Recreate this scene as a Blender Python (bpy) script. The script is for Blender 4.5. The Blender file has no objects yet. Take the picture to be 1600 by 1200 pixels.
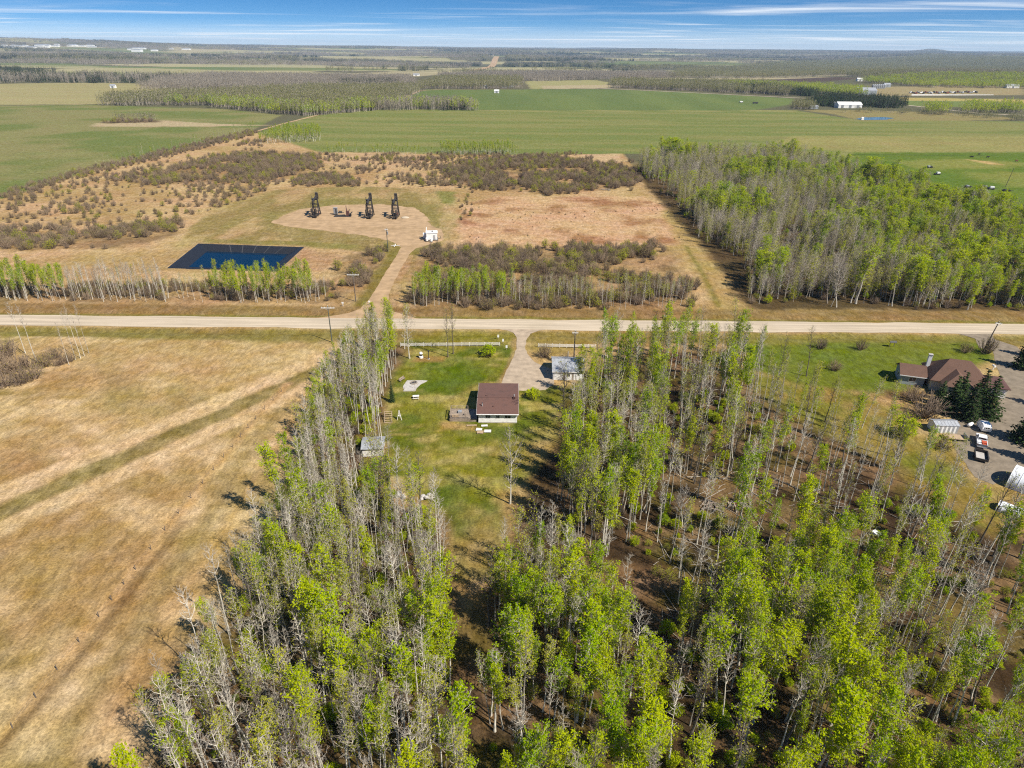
import bpy, math, random
import numpy as np
from mathutils import Matrix, Vector

S = bpy.context.scene
COL = S.collection
R_ = math.radians

# ------------------------------------------------------------------ camera
CAM_H, PITCH, ROLL, FPX = 80.0, R_(27.1), R_(0.5), 1030.0
cd = bpy.data.cameras.new('camera')
cd.sensor_width = 36.0
cd.lens = 36.0 * FPX / 1600.0
cd.clip_start, cd.clip_end = 0.5, 60000.0
cam = bpy.data.objects.new('camera', cd)
cam.matrix_world = Matrix.Translation((0, 0, CAM_H)) @ Matrix.Rotation(math.pi / 2 - PITCH, 4, 'X') @ Matrix.Rotation(ROLL, 4, 'Z')
COL.objects.link(cam)
S.camera = cam

# ------------------------------------------------------------------ light
SUN_EL = R_(47.0)
SUN_DIR = Vector((0.80 * math.cos(SUN_EL), -0.60 * math.cos(SUN_EL), math.sin(SUN_EL)))   # towards the sun
sd = bpy.data.lights.new('sun', 'SUN')
sd.energy, sd.angle, sd.color = 5.0, R_(0.53), (1.0, 0.94, 0.84)
sun = bpy.data.objects.new('sun', sd)
sun.rotation_euler = SUN_DIR.to_track_quat('Z', 'Y').to_euler()
COL.objects.link(sun)

world = bpy.data.worlds.new('World')
S.world = world
world.use_nodes = True
nt = world.node_tree
for n in list(nt.nodes):
    nt.nodes.remove(n)
N, L = nt.nodes.new, nt.links.new
out = N('ShaderNodeOutputWorld')
bg = N('ShaderNodeBackground')
bg.inputs['Strength'].default_value = 0.055
L(bg.outputs[0], out.inputs[0])
sky = N('ShaderNodeTexSky')
sky.sky_type = 'NISHITA'
sky.sun_disc = False
sky.sun_elevation = SUN_EL
sky.sun_rotation = math.atan2(SUN_DIR.x, SUN_DIR.y)
sky.altitude = 900
sky.air_density = 1.0
sky.dust_density = 0.15
sky.ozone_density = 3.0
tc = N('ShaderNodeTexCoord')
sep = N('ShaderNodeSeparateXYZ')
L(tc.outputs['Generated'], sep.inputs[0])
# clear northern air: the blue deepens quickly above the horizon
mz = N('ShaderNodeMath'); mz.operation = 'MULTIPLY_ADD'
L(sep.outputs['Z'], mz.inputs[0]); mz.inputs[1].default_value = 3.0; mz.inputs[2].default_value = 0.07
cmb = N('ShaderNodeCombineXYZ')
L(sep.outputs['X'], cmb.inputs[0]); L(sep.outputs['Y'], cmb.inputs[1]); L(mz.outputs[0], cmb.inputs[2])
nrm = N('ShaderNodeVectorMath'); nrm.operation = 'NORMALIZE'
L(cmb.outputs[0], nrm.inputs[0]); L(nrm.outputs[0], sky.inputs[0])
hs = N('ShaderNodeHueSaturation'); hs.inputs['Saturation'].default_value = 1.38; hs.inputs['Value'].default_value = 1.5
L(sky.outputs[0], hs.inputs['Color'])
# thin cirrus on a high flat layer: dir.xy / (dir.z + k)
zc = N('ShaderNodeMath'); zc.operation = 'MAXIMUM'; L(sep.outputs['Z'], zc.inputs[0]); zc.inputs[1].default_value = 0.0
za = N('ShaderNodeMath'); za.operation = 'ADD'; L(zc.outputs[0], za.inputs[0]); za.inputs[1].default_value = 0.012
dx = N('ShaderNodeMath'); dx.operation = 'DIVIDE'; L(sep.outputs['X'], dx.inputs[0]); L(za.outputs[0], dx.inputs[1])
dy = N('ShaderNodeMath'); dy.operation = 'DIVIDE'; L(sep.outputs['Y'], dy.inputs[0]); L(za.outputs[0], dy.inputs[1])
cv = N('ShaderNodeCombineXYZ'); L(dx.outputs[0], cv.inputs[0]); L(dy.outputs[0], cv.inputs[1])
mp = N('ShaderNodeMapping'); mp.inputs['Scale'].default_value = (0.10, 0.26, 1.0); mp.inputs['Rotation'].default_value = (0, 0, R_(4)); mp.inputs['Location'].default_value = (5.3, 2.4, 0)
L(cv.outputs[0], mp.inputs[0])
cn = N('ShaderNodeTexNoise'); cn.inputs['Scale'].default_value = 1.0; cn.inputs['Detail'].default_value = 9; cn.inputs['Roughness'].default_value = 0.56; cn.inputs['Distortion'].default_value = 0.9
L(mp.outputs[0], cn.inputs['Vector'])
cr = N('ShaderNodeMapRange'); cr.interpolation_type = 'SMOOTHSTEP'
L(cn.outputs['Fac'], cr.inputs['Value']); cr.inputs['From Min'].default_value = 0.47; cr.inputs['From Max'].default_value = 0.80; cr.inputs['To Max'].default_value = 0.95
# towards the horizon the layer closes up and whitens
hz = N('ShaderNodeMapRange'); hz.interpolation_type = 'SMOOTHSTEP'
L(zc.outputs[0], hz.inputs['Value']); hz.inputs['From Min'].default_value = 0.0; hz.inputs['From Max'].default_value = 0.030; hz.inputs['To Min'].default_value = 0.5; hz.inputs['To Max'].default_value = 0.0
ca = N('ShaderNodeMath'); ca.operation = 'ADD'; ca.use_clamp = True; L(cr.outputs[0], ca.inputs[0]); L(hz.outputs[0], ca.inputs[1])
cm = N('ShaderNodeMixRGB'); L(ca.outputs[0], cm.inputs[0]); L(hs.outputs[0], cm.inputs[1]); cm.inputs[2].default_value = (12.2, 12.8, 13.4, 1)
L(cm.outputs[0], bg.inputs['Color'])

S.view_settings.view_transform = 'Standard'
S.view_settings.look = 'None'
S.view_settings.gamma = 1.0
S.view_settings.use_curve_mapping = False
S.view_settings.exposure = 0.6
S.cycles.use_denoising = False
S.cycles.denoiser = 'OPENIMAGEDENOISE'
S.cycles.denoising_prefilter = 'ACCURATE'
S.cycles.max_bounces = 4
S.cycles.diffuse_bounces = 2
S.cycles.transmission_bounces = 2
S.cycles.volume_bounces = 0
S.cycles.use_adaptive_sampling = False
S.cycles.filter_width = 1.15
S.cycles.sample_clamp_indirect = 4.0

# ------------------------------------------------------------------ helpers
def G(px, py, z=0.0):
    """photo pixel (1600 x 1200) to the point of the place at height z"""
    u = (px - 800) / FPX
    v = -(py - 600) / FPX
    a = u * math.cos(ROLL) - v * math.sin(ROLL)
    b = u * math.sin(ROLL) + v * math.cos(ROLL)
    dy_ = math.cos(PITCH) + b * math.sin(PITCH)
    dz_ = -math.sin(PITCH) + b * math.cos(PITCH)
    t = (z - CAM_H) / dz_
    return (a * t, dy_ * t)

def GP(pts):
    return [G(*p) for p in pts]

K_EXP = 1.9
def lin(c):
    c = c / 255.0
    return c / 12.92 if c <= 0.04045 else ((c + 0.055) / 1.055) ** 2.4
def C(r, g, b):
    """sunlit colour as seen -> surface base colour"""
    return (lin(r) / K_EXP, lin(g) / K_EXP, lin(b) / K_EXP)

def _h(ix, iy, seed):
    n = (ix.astype(np.int64) * 374761393 + iy.astype(np.int64) * 668265263 + seed * 144665) & 0x7fffffff
    n = ((n ^ (n >> 13)) * 1274126177) & 0x7fffffff
    n = n ^ (n >> 16)
    return (n & 0xffff) / 65535.0
def vnoise(x, y, seed=0):
    x = np.asarray(x, float); y = np.asarray(y, float)
    ix = np.floor(x); iy = np.floor(y)
    fx = x - ix; fy = y - iy
    fx = fx * fx * (3 - 2 * fx); fy = fy * fy * (3 - 2 * fy)
    a = _h(ix, iy, seed); b = _h(ix + 1, iy, seed); c = _h(ix, iy + 1, seed); d = _h(ix + 1, iy + 1, seed)
    return (a * (1 - fx) + b * fx) * (1 - fy) + (c * (1 - fx) + d * fx) * fy
def fbm(x, y, seed=0, octv=4, gain=0.5):
    s = 0; amp = 1; tot = 0
    for o in range(octv):
        s = s + amp * vnoise(np.asarray(x) * 2 ** o + 17.3 * o, np.asarray(y) * 2 ** o - 9.1 * o, seed + o * 31)
        tot += amp; amp *= gain
    return s / tot
def smooth(a, b, x):
    t = np.clip((np.asarray(x, float) - a) / (b - a), 0, 1)
    return t * t * (3 - 2 * t)

def inside(poly, x, y):
    r = np.zeros(np.shape(x), bool)
    n = len(poly)
    for i in range(n):
        x0, y0 = poly[i]; x1, y1 = poly[(i + 1) % n]
        if y0 == y1: continue
        c = ((y0 > y) != (y1 > y)) & (x < (x1 - x0) * (y - y0) / (y1 - y0) + x0)
        r ^= c
    return r
def segdist(p0, p1, x, y):
    dx_, dy_ = p1[0] - p0[0], p1[1] - p0[1]
    l2 = dx_ * dx_ + dy_ * dy_ + 1e-9
    t = np.clip(((x - p0[0]) * dx_ + (y - p0[1]) * dy_) / l2, 0, 1)
    return np.hypot(x - p0[0] - t * dx_, y - p0[1] - t * dy_)
def sdist(poly, x, y):
    d = np.full(np.shape(x), 1e9)
    for i in range(len(poly)):
        d = np.minimum(d, segdist(poly[i], poly[(i + 1) % len(poly)], x, y))
    return np.where(inside(poly, x, y), d, -d)

# pond and terrain
POND = GP([(266, 418), (312, 381.5), (471, 387), (438, 416)])
POND[3] = (POND[3][0], POND[0][1] - 3)
def terrain(x, y):
    x = np.asarray(x, float); y = np.asarray(y, float)
    d = np.hypot(x, y)
    f = smooth(1400, 4200, d)
    z = f * (fbm(x / 2600, y / 1500, 5, 3) - 0.62) * 62
    ang = x / np.maximum(y, 1.0)
    # low ridges closing the view: higher to the left, one lone hill to the right
    z = z + smooth(6000, 10500, d) * (18 + 45 * fbm(ang * 5 + 3, d / 9000, 9, 3))
    z = z + smooth(5200, 9500, d) * 78 * smooth(-0.28, -0.75, ang)
    z = z + 42 * np.exp(-((ang - 0.565) / 0.022) ** 2) * np.exp(-((d - 15800) / 1500) ** 2)
    # right-hand wooded rise
    z = z + 20 * smooth(0.30, 0.6, ang) * smooth(1500, 2600, d) * (1 - smooth(3200, 4800, d))
    # road ditches
    for yc in (190.4, 205.8):
        z = z - 0.55 * np.exp(-((y - yc) / 1.5) ** 2) * (np.abs(x) < 700) * (1 - np.exp(-((x - 3.5) / 7.0) ** 2)) * (1 - np.exp(-((x + 48) / 10.0) ** 2)) * (1 - np.exp(-((x - 147) / 9.0) ** 2))
    return z
def proj(x, y, z):
    """where a point of the place shows in the photo; used for wording labels"""
    zc_ = y * math.cos(PITCH) - (z - CAM_H) * math.sin(PITCH)
    b = (y * math.sin(PITCH) + (z - CAM_H) * math.cos(PITCH)) / zc_; a = x / zc_
    return 800 + FPX * (a * math.cos(ROLL) + b * math.sin(ROLL)), 600 - FPX * (-a * math.sin(ROLL) + b * math.cos(ROLL))
def tz(x, y):
    return float(terrain(np.array([x]), np.array([y]))[0])

# ------------------------------------------------------------------ materials
MATS = {}
def newmat(name):
    m = bpy.data.materials.new(name); m.use_nodes = True
    m.node_tree.nodes.clear()
    MATS[name] = m
    return m, m.node_tree.nodes.new, m.node_tree.links.new
def simple(name, col, rough=0.75, metal=0.0, var=0.12, scale=3.0, dirt=None, dscale=0.8, bump=0.0, bscale=20.0, spec=0.3):
    """plain surface with noise wear"""
    m, N, L = newmat(name)
    o = N('ShaderNodeOutputMaterial'); b = N('ShaderNodeBsdfPrincipled'); L(b.outputs[0], o.inputs[0])
    b.inputs['Roughness'].default_value = rough; b.inputs['Metallic'].default_value = metal
    b.inputs['Specular IOR Level'].default_value = spec
    t = N('ShaderNodeTexCoord'); n = N('ShaderNodeTexNoise'); L(t.outputs['Object'], n.inputs['Vector'])
    n.inputs['Scale'].default_value = scale; n.inputs['Detail'].default_value = 6; n.inputs['Roughness'].default_value = 0.65
    r = N('ShaderNodeMapRange'); L(n.outputs['Fac'], r.inputs['Value']); r.inputs['From Min'].default_value = 0.3; r.inputs['From Max'].default_value = 0.7
    r.inputs['To Min'].default_value = 1 - var; r.inputs['To Max'].default_value = 1 + var
    mx = N('ShaderNodeMixRGB'); mx.blend_type = 'MULTIPLY'; mx.inputs[0].default_value = 1
    mx.inputs[1].default_value = (*col, 1); L(r.outputs[0], mx.inputs[2])
    last = mx.outputs[0]
    if dirt:
        n2 = N('ShaderNodeTexNoise'); L(t.outputs['Object'], n2.inputs['Vector']); n2.inputs['Scale'].default_value = dscale; n2.inputs['Detail'].default_value = 8; n2.inputs['Roughness'].default_value = 0.7
        r2 = N('ShaderNodeMapRange'); L(n2.outputs['Fac'], r2.inputs['Value']); r2.inputs['From Min'].default_value = 0.5; r2.inputs['From Max'].default_value = 0.68; r2.inputs['To Max'].default_value = 0.8
        m2 = N('ShaderNodeMixRGB'); L(r2.outputs[0], m2.inputs[0]); L(last, m2.inputs[1]); m2.inputs[2].default_value = (*dirt, 1)
        last = m2.outputs[0]
    L(last, b.inputs['Base Color'])
    if bump:
        nb = N('ShaderNodeTexNoise'); L(t.outputs['Object'], nb.inputs['Vector']); nb.inputs['Scale'].default_value = bscale; nb.inputs['Detail'].default_value = 5
        bp = N('ShaderNodeBump'); bp.inputs['Strength'].default_value = bump; bp.inputs['Distance'].default_value = 0.05; L(nb.outputs['Fac'], bp.inputs['Height']); L(bp.outputs[0], b.inputs['Normal'])
    return m

def ground_material():
    m, N, L = newmat('land_cover')
    o = N('ShaderNodeOutputMaterial'); b = N('ShaderNodeBsdfPrincipled'); L(b.outputs[0], o.inputs[0])
    b.inputs['Roughness'].default_value = 0.95; b.inputs['Specular IOR Level'].default_value = 0.05
    a = N('ShaderNodeAttribute'); a.attribute_name = 'cover'
    g = N('ShaderNodeNewGeometry')
    def noise(scale, det=6, rough=0.65, sx=1, sy=1, rot=0, dist=0.0):
        mp = N('ShaderNodeMapping'); mp.inputs['Scale'].default_value = (sx, sy, 1); mp.inputs['Rotation'].default_value = (0, 0, rot)
        L(g.outputs['Position'], mp.inputs[0])
        n = N('ShaderNodeTexNoise'); n.inputs['Scale'].default_value = scale; n.inputs['Detail'].default_value = det; n.inputs['Roughness'].default_value = rough; n.inputs['Distortion'].default_value = dist
        L(mp.outputs[0], n.inputs['Vector'])
        return n.outputs['Fac']
    def rng(f, a0, a1, b0, b1):
        r = N('ShaderNodeMapRange'); L(f, r.inputs['Value'])
        for k, v in zip(('From Min', 'From Max', 'To Min', 'To Max'), (a0, a1, b0, b1)): r.inputs[k].default_value = v
        return r.outputs[0]
    def mixc(t, f, c1, c2):
        x = N('ShaderNodeMixRGB'); x.blend_type = t
        (L(f, x.inputs[0]) if not isinstance(f, float) else setattr(x.inputs[0], 'default_value', f))
        L(c1, x.inputs[1])
        (L(c2, x.inputs[2]) if not isinstance(c2, tuple) else setattr(x.inputs[2], 'default_value', (*c2, 1)))
        return x.outputs[0]
    fine = noise(2.3, 8, 0.78)
    clump = noise(0.75, 4, 0.6, 1.0, 0.55, R_(20), 0.6)
    mid = noise(0.22, 6, 0.6)
    big = noise(0.035, 5, 0.6)
    streak = noise(0.9, 6, 0.7, 1.0, 0.18, R_(-33), 0.4)
    c = a.outputs['Color']
    c = mixc('MULTIPLY', 1.0, c, rng(fine, 0.34, 0.66, 0.52, 1.48))
    c = mixc('MULTIPLY', 1.0, c, rng(clump, 0.36, 0.64, 0.78, 1.20))
    c = mixc('MULTIPLY', 1.0, c, rng(streak, 0.33, 0.67, 0.86, 1.14))
    c = mixc('MULTIPLY', 1.0, c, rng(mid, 0.3, 0.7, 0.88, 1.12))
    # greener and strawier blotches
    hs = N('ShaderNodeHueSaturation'); L(c, hs.inputs['Color'])
    L(rng(big, 0.3, 0.7, 0.485, 0.515), hs.inputs['Hue']); L(rng(mid, 0.3, 0.7, 1.12, 0.9), hs.inputs['Saturation'])
    L(hs.outputs[0], b.inputs['Base Color'])
    bp = N('ShaderNodeBump'); bp.inputs['Strength'].default_value = 0.7; bp.inputs['Distance'].default_value = 0.25
    L(fine, bp.inputs['Height']); L(bp.outputs[0], b.inputs['Normal'])
    return m

def gravel_material(name, col, track=None, worn=0.25):
    m, N, L = newmat(name)
    o = N('ShaderNodeOutputMaterial'); b = N('ShaderNodeBsdfPrincipled'); L(b.outputs[0], o.inputs[0])
    b.inputs['Roughness'].default_value = 0.95; b.inputs['Specular IOR Level'].default_value = 0.1
    g = N('ShaderNodeNewGeometry')
    mp = N('ShaderNodeMapping'); mp.inputs['Scale'].default_value = track or (1, 1, 1); L(g.outputs['Position'], mp.inputs[0])
    n = N('ShaderNodeTexNoise'); n.inputs['Scale'].default_value = 0.5; n.inputs['Detail'].default_value = 7; n.inputs['Roughness'].default_value = 0.6; L(mp.outputs[0], n.inputs['Vector'])
    n2 = N('ShaderNodeTexNoise'); n2.inputs['Scale'].default_value = 3.0; n2.inputs['Detail'].default_value = 6; n2.inputs['Roughness'].default_value = 0.75; L(g.outputs['Position'], n2.inputs['Vector'])
    r = N('ShaderNodeMapRange'); L(n.outputs['Fac'], r.inputs['Value']); r.inputs['From Min'].default_value = 0.3; r.inputs['From Max'].default_value = 0.7; r.inputs['To Min'].default_value = 0.70; r.inputs['To Max'].default_value = 1.16
    r2 = N('ShaderNodeMapRange'); L(n2.outputs['Fac'], r2.inputs['Value']); r2.inputs['From Min'].default_value = 0.3; r2.inputs['From Max'].default_value = 0.7; r2.inputs['To Min'].default_value = 0.88; r2.inputs['To Max'].default_value = 1.12
    x = N('ShaderNodeMixRGB'); x.blend_type = 'MULTIPLY'; x.inputs[0].default_value = 1; x.inputs[1].default_value = (*col, 1); L(r.outputs[0], x.inputs[2])
    x2 = N('ShaderNodeMixRGB'); x2.blend_type = 'MULTIPLY'; x2.inputs[0].default_value = 1; L(x.outputs[0], x2.inputs[1]); L(r2.outputs[0], x2.inputs[2])
    n3 = N('ShaderNodeTexNoise'); n3.inputs['Scale'].default_value = 0.07; n3.inputs['Detail'].default_value = 8; n3.inputs['Roughness'].default_value = 0.68; L(g.outputs['Position'], n3.inputs['Vector'])
    r3 = N('ShaderNodeMapRange'); L(n3.outputs['Fac'], r3.inputs['Value']); r3.inputs['From Min'].default_value = 0.50; r3.inputs['From Max'].default_value = 0.66; r3.inputs['To Max'].default_value = worn
    x3 = N('ShaderNodeMixRGB'); L(r3.outputs[0], x3.inputs[0]); L(x2.outputs[0], x3.inputs[1]); x3.inputs[2].default_value = (col[0] * 0.62, col[1] * 0.60, col[2] * 0.50, 1)
    L(x3.outputs[0], b.inputs['Base Color'])
    bp = N('ShaderNodeBump'); bp.inputs['Strength'].default_value = 0.4; bp.inputs['Distance'].default_value = 0.06; L(n2.outputs['Fac'], bp.inputs['Height']); L(bp.outputs[0], b.inputs['Normal'])
    return m

def leaf_material(name, c1, c2, trans=0.45, hue=0.02):
    m, N, L = newmat(name)
    o = N('ShaderNodeOutputMaterial')
    oi = N('ShaderNodeObjectInfo')
    g = N('ShaderNodeNewGeometry')
    n = N('ShaderNodeTexNoise'); n.inputs['Scale'].default_value = 0.45; n.inputs['Detail'].default_value = 3; L(g.outputs['Position'], n.inputs['Vector'])
    wr = N('ShaderNodeMath'); wr.operation = 'ADD'; L(oi.outputs['Random'], wr.inputs[0]); L(n.outputs['Fac'], wr.inputs[1])
    rp = N('ShaderNodeMapRange'); L(g.outputs['Random Per Island'], rp.inputs['Value']); rp.inputs['To Min'].default_value = -0.3; rp.inputs['To Max'].default_value = 0.3
    w2 = N('ShaderNodeMath'); w2.operation = 'ADD'; L(wr.outputs[0], w2.inputs[0]); L(rp.outputs[0], w2.inputs[1])
    r = N('ShaderNodeMapRange'); L(w2.outputs[0], r.inputs['Value']); r.inputs['From Min'].default_value = 0.3; r.inputs['From Max'].default_value = 1.3
    mx = N('ShaderNodeMixRGB'); L(r.outputs[0], mx.inputs[0]); mx.inputs[1].default_value = (*c1, 1); mx.inputs[2].default_value = (*c2, 1)
    d = N('ShaderNodeBsdfDiffuse'); t = N('ShaderNodeBsdfTranslucent'); ms = N('ShaderNodeMixShader'); ms.inputs[0].default_value = trans
    L(mx.outputs[0], d.inputs[0]); L(mx.outputs[0], t.inputs[0]); L(d.outputs[0], ms.inputs[1]); L(t.outputs[0], ms.inputs[2]); L(ms.outputs[0], o.inputs[0])
    return m

def bark_material(name, pale, dark, amount=0.5, scale=1.0):
    m, N, L = newmat(name)
    o = N('ShaderNodeOutputMaterial'); b = N('ShaderNodeBsdfPrincipled'); L(b.outputs[0], o.inputs[0])
    b.inputs['Roughness'].default_value = 0.85; b.inputs['Specular IOR Level'].default_value = 0.2
    t = N('ShaderNodeTexCoord'); mp = N('ShaderNodeMapping'); mp.inputs['Scale'].default_value = (2.0, 2.0, 0.9); L(t.outputs['Object'], mp.inputs[0])
    n = N('ShaderNodeTexNoise'); n.inputs['Scale'].default_value = scale; n.inputs['Detail'].default_value = 6; n.inputs['Roughness'].default_value = 0.7; L(mp.outputs[0], n.inputs['Vector'])
    oi = N('ShaderNodeObjectInfo')
    ad = N('ShaderNodeMath'); ad.operation = 'MULTIPLY_ADD'; L(oi.outputs['Random'], ad.inputs[0]); ad.inputs[1].default_value = 0.34; L(n.outputs['Fac'], ad.inputs[2])
    r = N('ShaderNodeMapRange'); L(ad.outputs[0], r.inputs['Value']); r.inputs['From Min'].default_value = 0.52; r.inputs['From Max'].default_value = 0.9; r.inputs['To Max'].default_value = amount
    mx = N('ShaderNodeMixRGB'); L(r.outputs[0], mx.inputs[0]); mx.inputs[1].default_value = (*pale, 1); mx.inputs[2].default_value = (*dark, 1)
    L(mx.outputs[0], b.inputs['Base Color'])
    return m

M = {}
M['land'] = ground_material()
M['road'] = gravel_material('pale_gravel', C(246, 226, 196), (0.06, 1.6, 1))
M['lease'] = gravel_material('tan_gravel', C(230, 194, 150), (0.5, 0.5, 1), 0.6)
M['drive'] = gravel_material('grey_gravel', C(226, 203, 174))
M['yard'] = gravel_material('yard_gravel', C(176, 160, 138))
M['leaf'] = leaf_material('spring_leaf', (0.24, 0.385, 0.003), (0.48, 0.54, 0.006), 0.5)
M['leaf_dim'] = leaf_material('budding_leaf', (0.26, 0.30, 0.012), (0.46, 0.46, 0.03), 0.45)
M['needle'] = leaf_material('spruce_needle', (0.016, 0.034, 0.012), (0.045, 0.075, 0.022), 0.1)
M['willow_leaf'] = leaf_material('willow_bud', (0.17, 0.16, 0.03), (0.30, 0.25, 0.06), 0.35)
M['bark'] = bark_material('aspen_bark', (0.60, 0.555, 0.46), (0.12, 0.10, 0.08), 0.8)
M['twig'] = bark_material('aspen_twig', (0.42, 0.365, 0.29), (0.19, 0.155, 0.12), 0.9)
M['darkbark'] = bark_material('old_bark', (0.17, 0.14, 0.11), (0.06, 0.05, 0.04), 0.9)
M['wtwig'] = bark_material('willow_twig', (0.27, 0.195, 0.125), (0.14, 0.105, 0.08), 0.9)
M['white'] = simple('white_paint', (0.78, 0.77, 0.74), 0.6, dirt=(0.5, 0.47, 0.42), dscale=1.5)
M['whitewood'] = simple('weathered_white_board', (0.70, 0.67, 0.62), 0.8, var=0.2, dirt=(0.42, 0.38, 0.32), dscale=2.0)
M['greywood'] = simple('weathered_plank', (0.29, 0.23, 0.175), 0.9, var=0.4, scale=2.5, dirt=(0.14, 0.11, 0.09))
M['brownroof'] = simple('brown_shingle', (0.132, 0.070, 0.055), 0.9, var=0.22, scale=6, dirt=(0.09, 0.055, 0.047), dscale=0.5, bump=0.3)
M['brownroof2'] = simple('tan_brown_shingle', (0.125, 0.070, 0.048), 0.9, var=0.22, scale=6, dirt=(0.095, 0.055, 0.04), dscale=0.6, bump=0.3)
M['redroof'] = simple('dark_red_roof_sheet', (0.095, 0.045, 0.038), 0.7, var=0.15)
M['tin'] = simple('galvanised_sheet', (0.42, 0.43, 0.44), 0.45, 0.35, var=0.2, scale=1.5, dirt=(0.33, 0.31, 0.28), dscale=0.9)
M['glass'] = simple('window_glass', (0.02, 0.024, 0.028), 0.08, var=0.05, spec=0.6)
M['blacksteel'] = simple('black_steel', (0.045, 0.042, 0.04), 0.45, 0.1, var=0.4, dirt=(0.09, 0.065, 0.05))
M['darkgrey'] = simple('dark_grey_paint', (0.05, 0.05, 0.052), 0.6, var=0.2)
M['grey'] = simple('mid_grey_paint', (0.22, 0.23, 0.24), 0.6, var=0.2)
M['red'] = simple('faded_red_paint', (0.20, 0.05, 0.035), 0.6, var=0.25, dirt=(0.16, 0.06, 0.04))
M['concrete'] = simple('pale_concrete', (0.44, 0.41, 0.37), 0.9, var=0.18, scale=2, dirt=(0.28, 0.25, 0.21), dscale=1.2)
M['pole'] = simple('pole_timber', (0.13, 0.105, 0.085), 0.9, var=0.3)
M['greenpole'] = simple('treated_pole_timber', (0.085, 0.095, 0.075), 0.9, var=0.3)
M['insulator'] = simple('insulator_glaze', (0.6, 0.6, 0.58), 0.3)
M['siding'] = simple('blue_grey_siding', (0.30, 0.33, 0.34), 0.7)
M['cream'] = simple('cream_siding', (0.60, 0.55, 0.44), 0.7)
M['truckwhite'] = simple('white_car_paint', (0.80, 0.80, 0.79), 0.25, var=0.05, spec=0.5)
M['tyre'] = simple('tyre_rubber', (0.02, 0.02, 0.02), 0.8)
M['orange'] = simple('orange_red_paint', (0.45, 0.09, 0.04), 0.55)
M['tarp'] = simple('white_fabric_cover', (0.74, 0.75, 0.76), 0.5, var=0.08, dirt=(0.55, 0.55, 0.55))
M['tarpend'] = simple('grey_fabric_end', (0.24, 0.25, 0.26), 0.7)
M['liner'] = simple('black_pond_liner', (0.016, 0.017, 0.02), 0.45, var=0.3, spec=0.4)
M['wood'] = simple('raw_wood', (0.40, 0.29, 0.18), 0.85, var=0.25)
M['litter'] = simple('grey_fallen_wood', (0.30, 0.26, 0.21), 0.9, var=0.35)
M['cow'] = simple('black_hide', (0.02, 0.017, 0.015), 0.8)
M['cowred'] = simple('red_brown_hide', (0.14, 0.06, 0.035), 0.8)
def water_material(name, col, rough=0.06):
    m, N, L = newmat(name)
    o = N('ShaderNodeOutputMaterial'); b = N('ShaderNodeBsdfPrincipled'); L(b.outputs[0], o.inputs[0])
    b.inputs['Base Color'].default_value = (*col, 1); b.inputs['Roughness'].default_value = rough; b.inputs['IOR'].default_value = 1.33
    g = N('ShaderNodeNewGeometry'); n = N('ShaderNodeTexNoise'); n.inputs['Scale'].default_value = 1.3; n.inputs['Detail'].default_value = 4; L(g.outputs['Position'], n.inputs['Vector'])
    bp = N('ShaderNodeBump'); bp.inputs['Strength'].default_value = 0.12; bp.inputs['Distance'].default_value = 0.05; L(n.outputs['Fac'], bp.inputs['Height']); L(bp.outputs[0], b.inputs['Normal'])
    return m
M['water'] = water_material('dark_blue_water', (0.002, 0.016, 0.038))
M['water_far'] = water_material('pond_water', (0.02, 0.11, 0.15))

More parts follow.
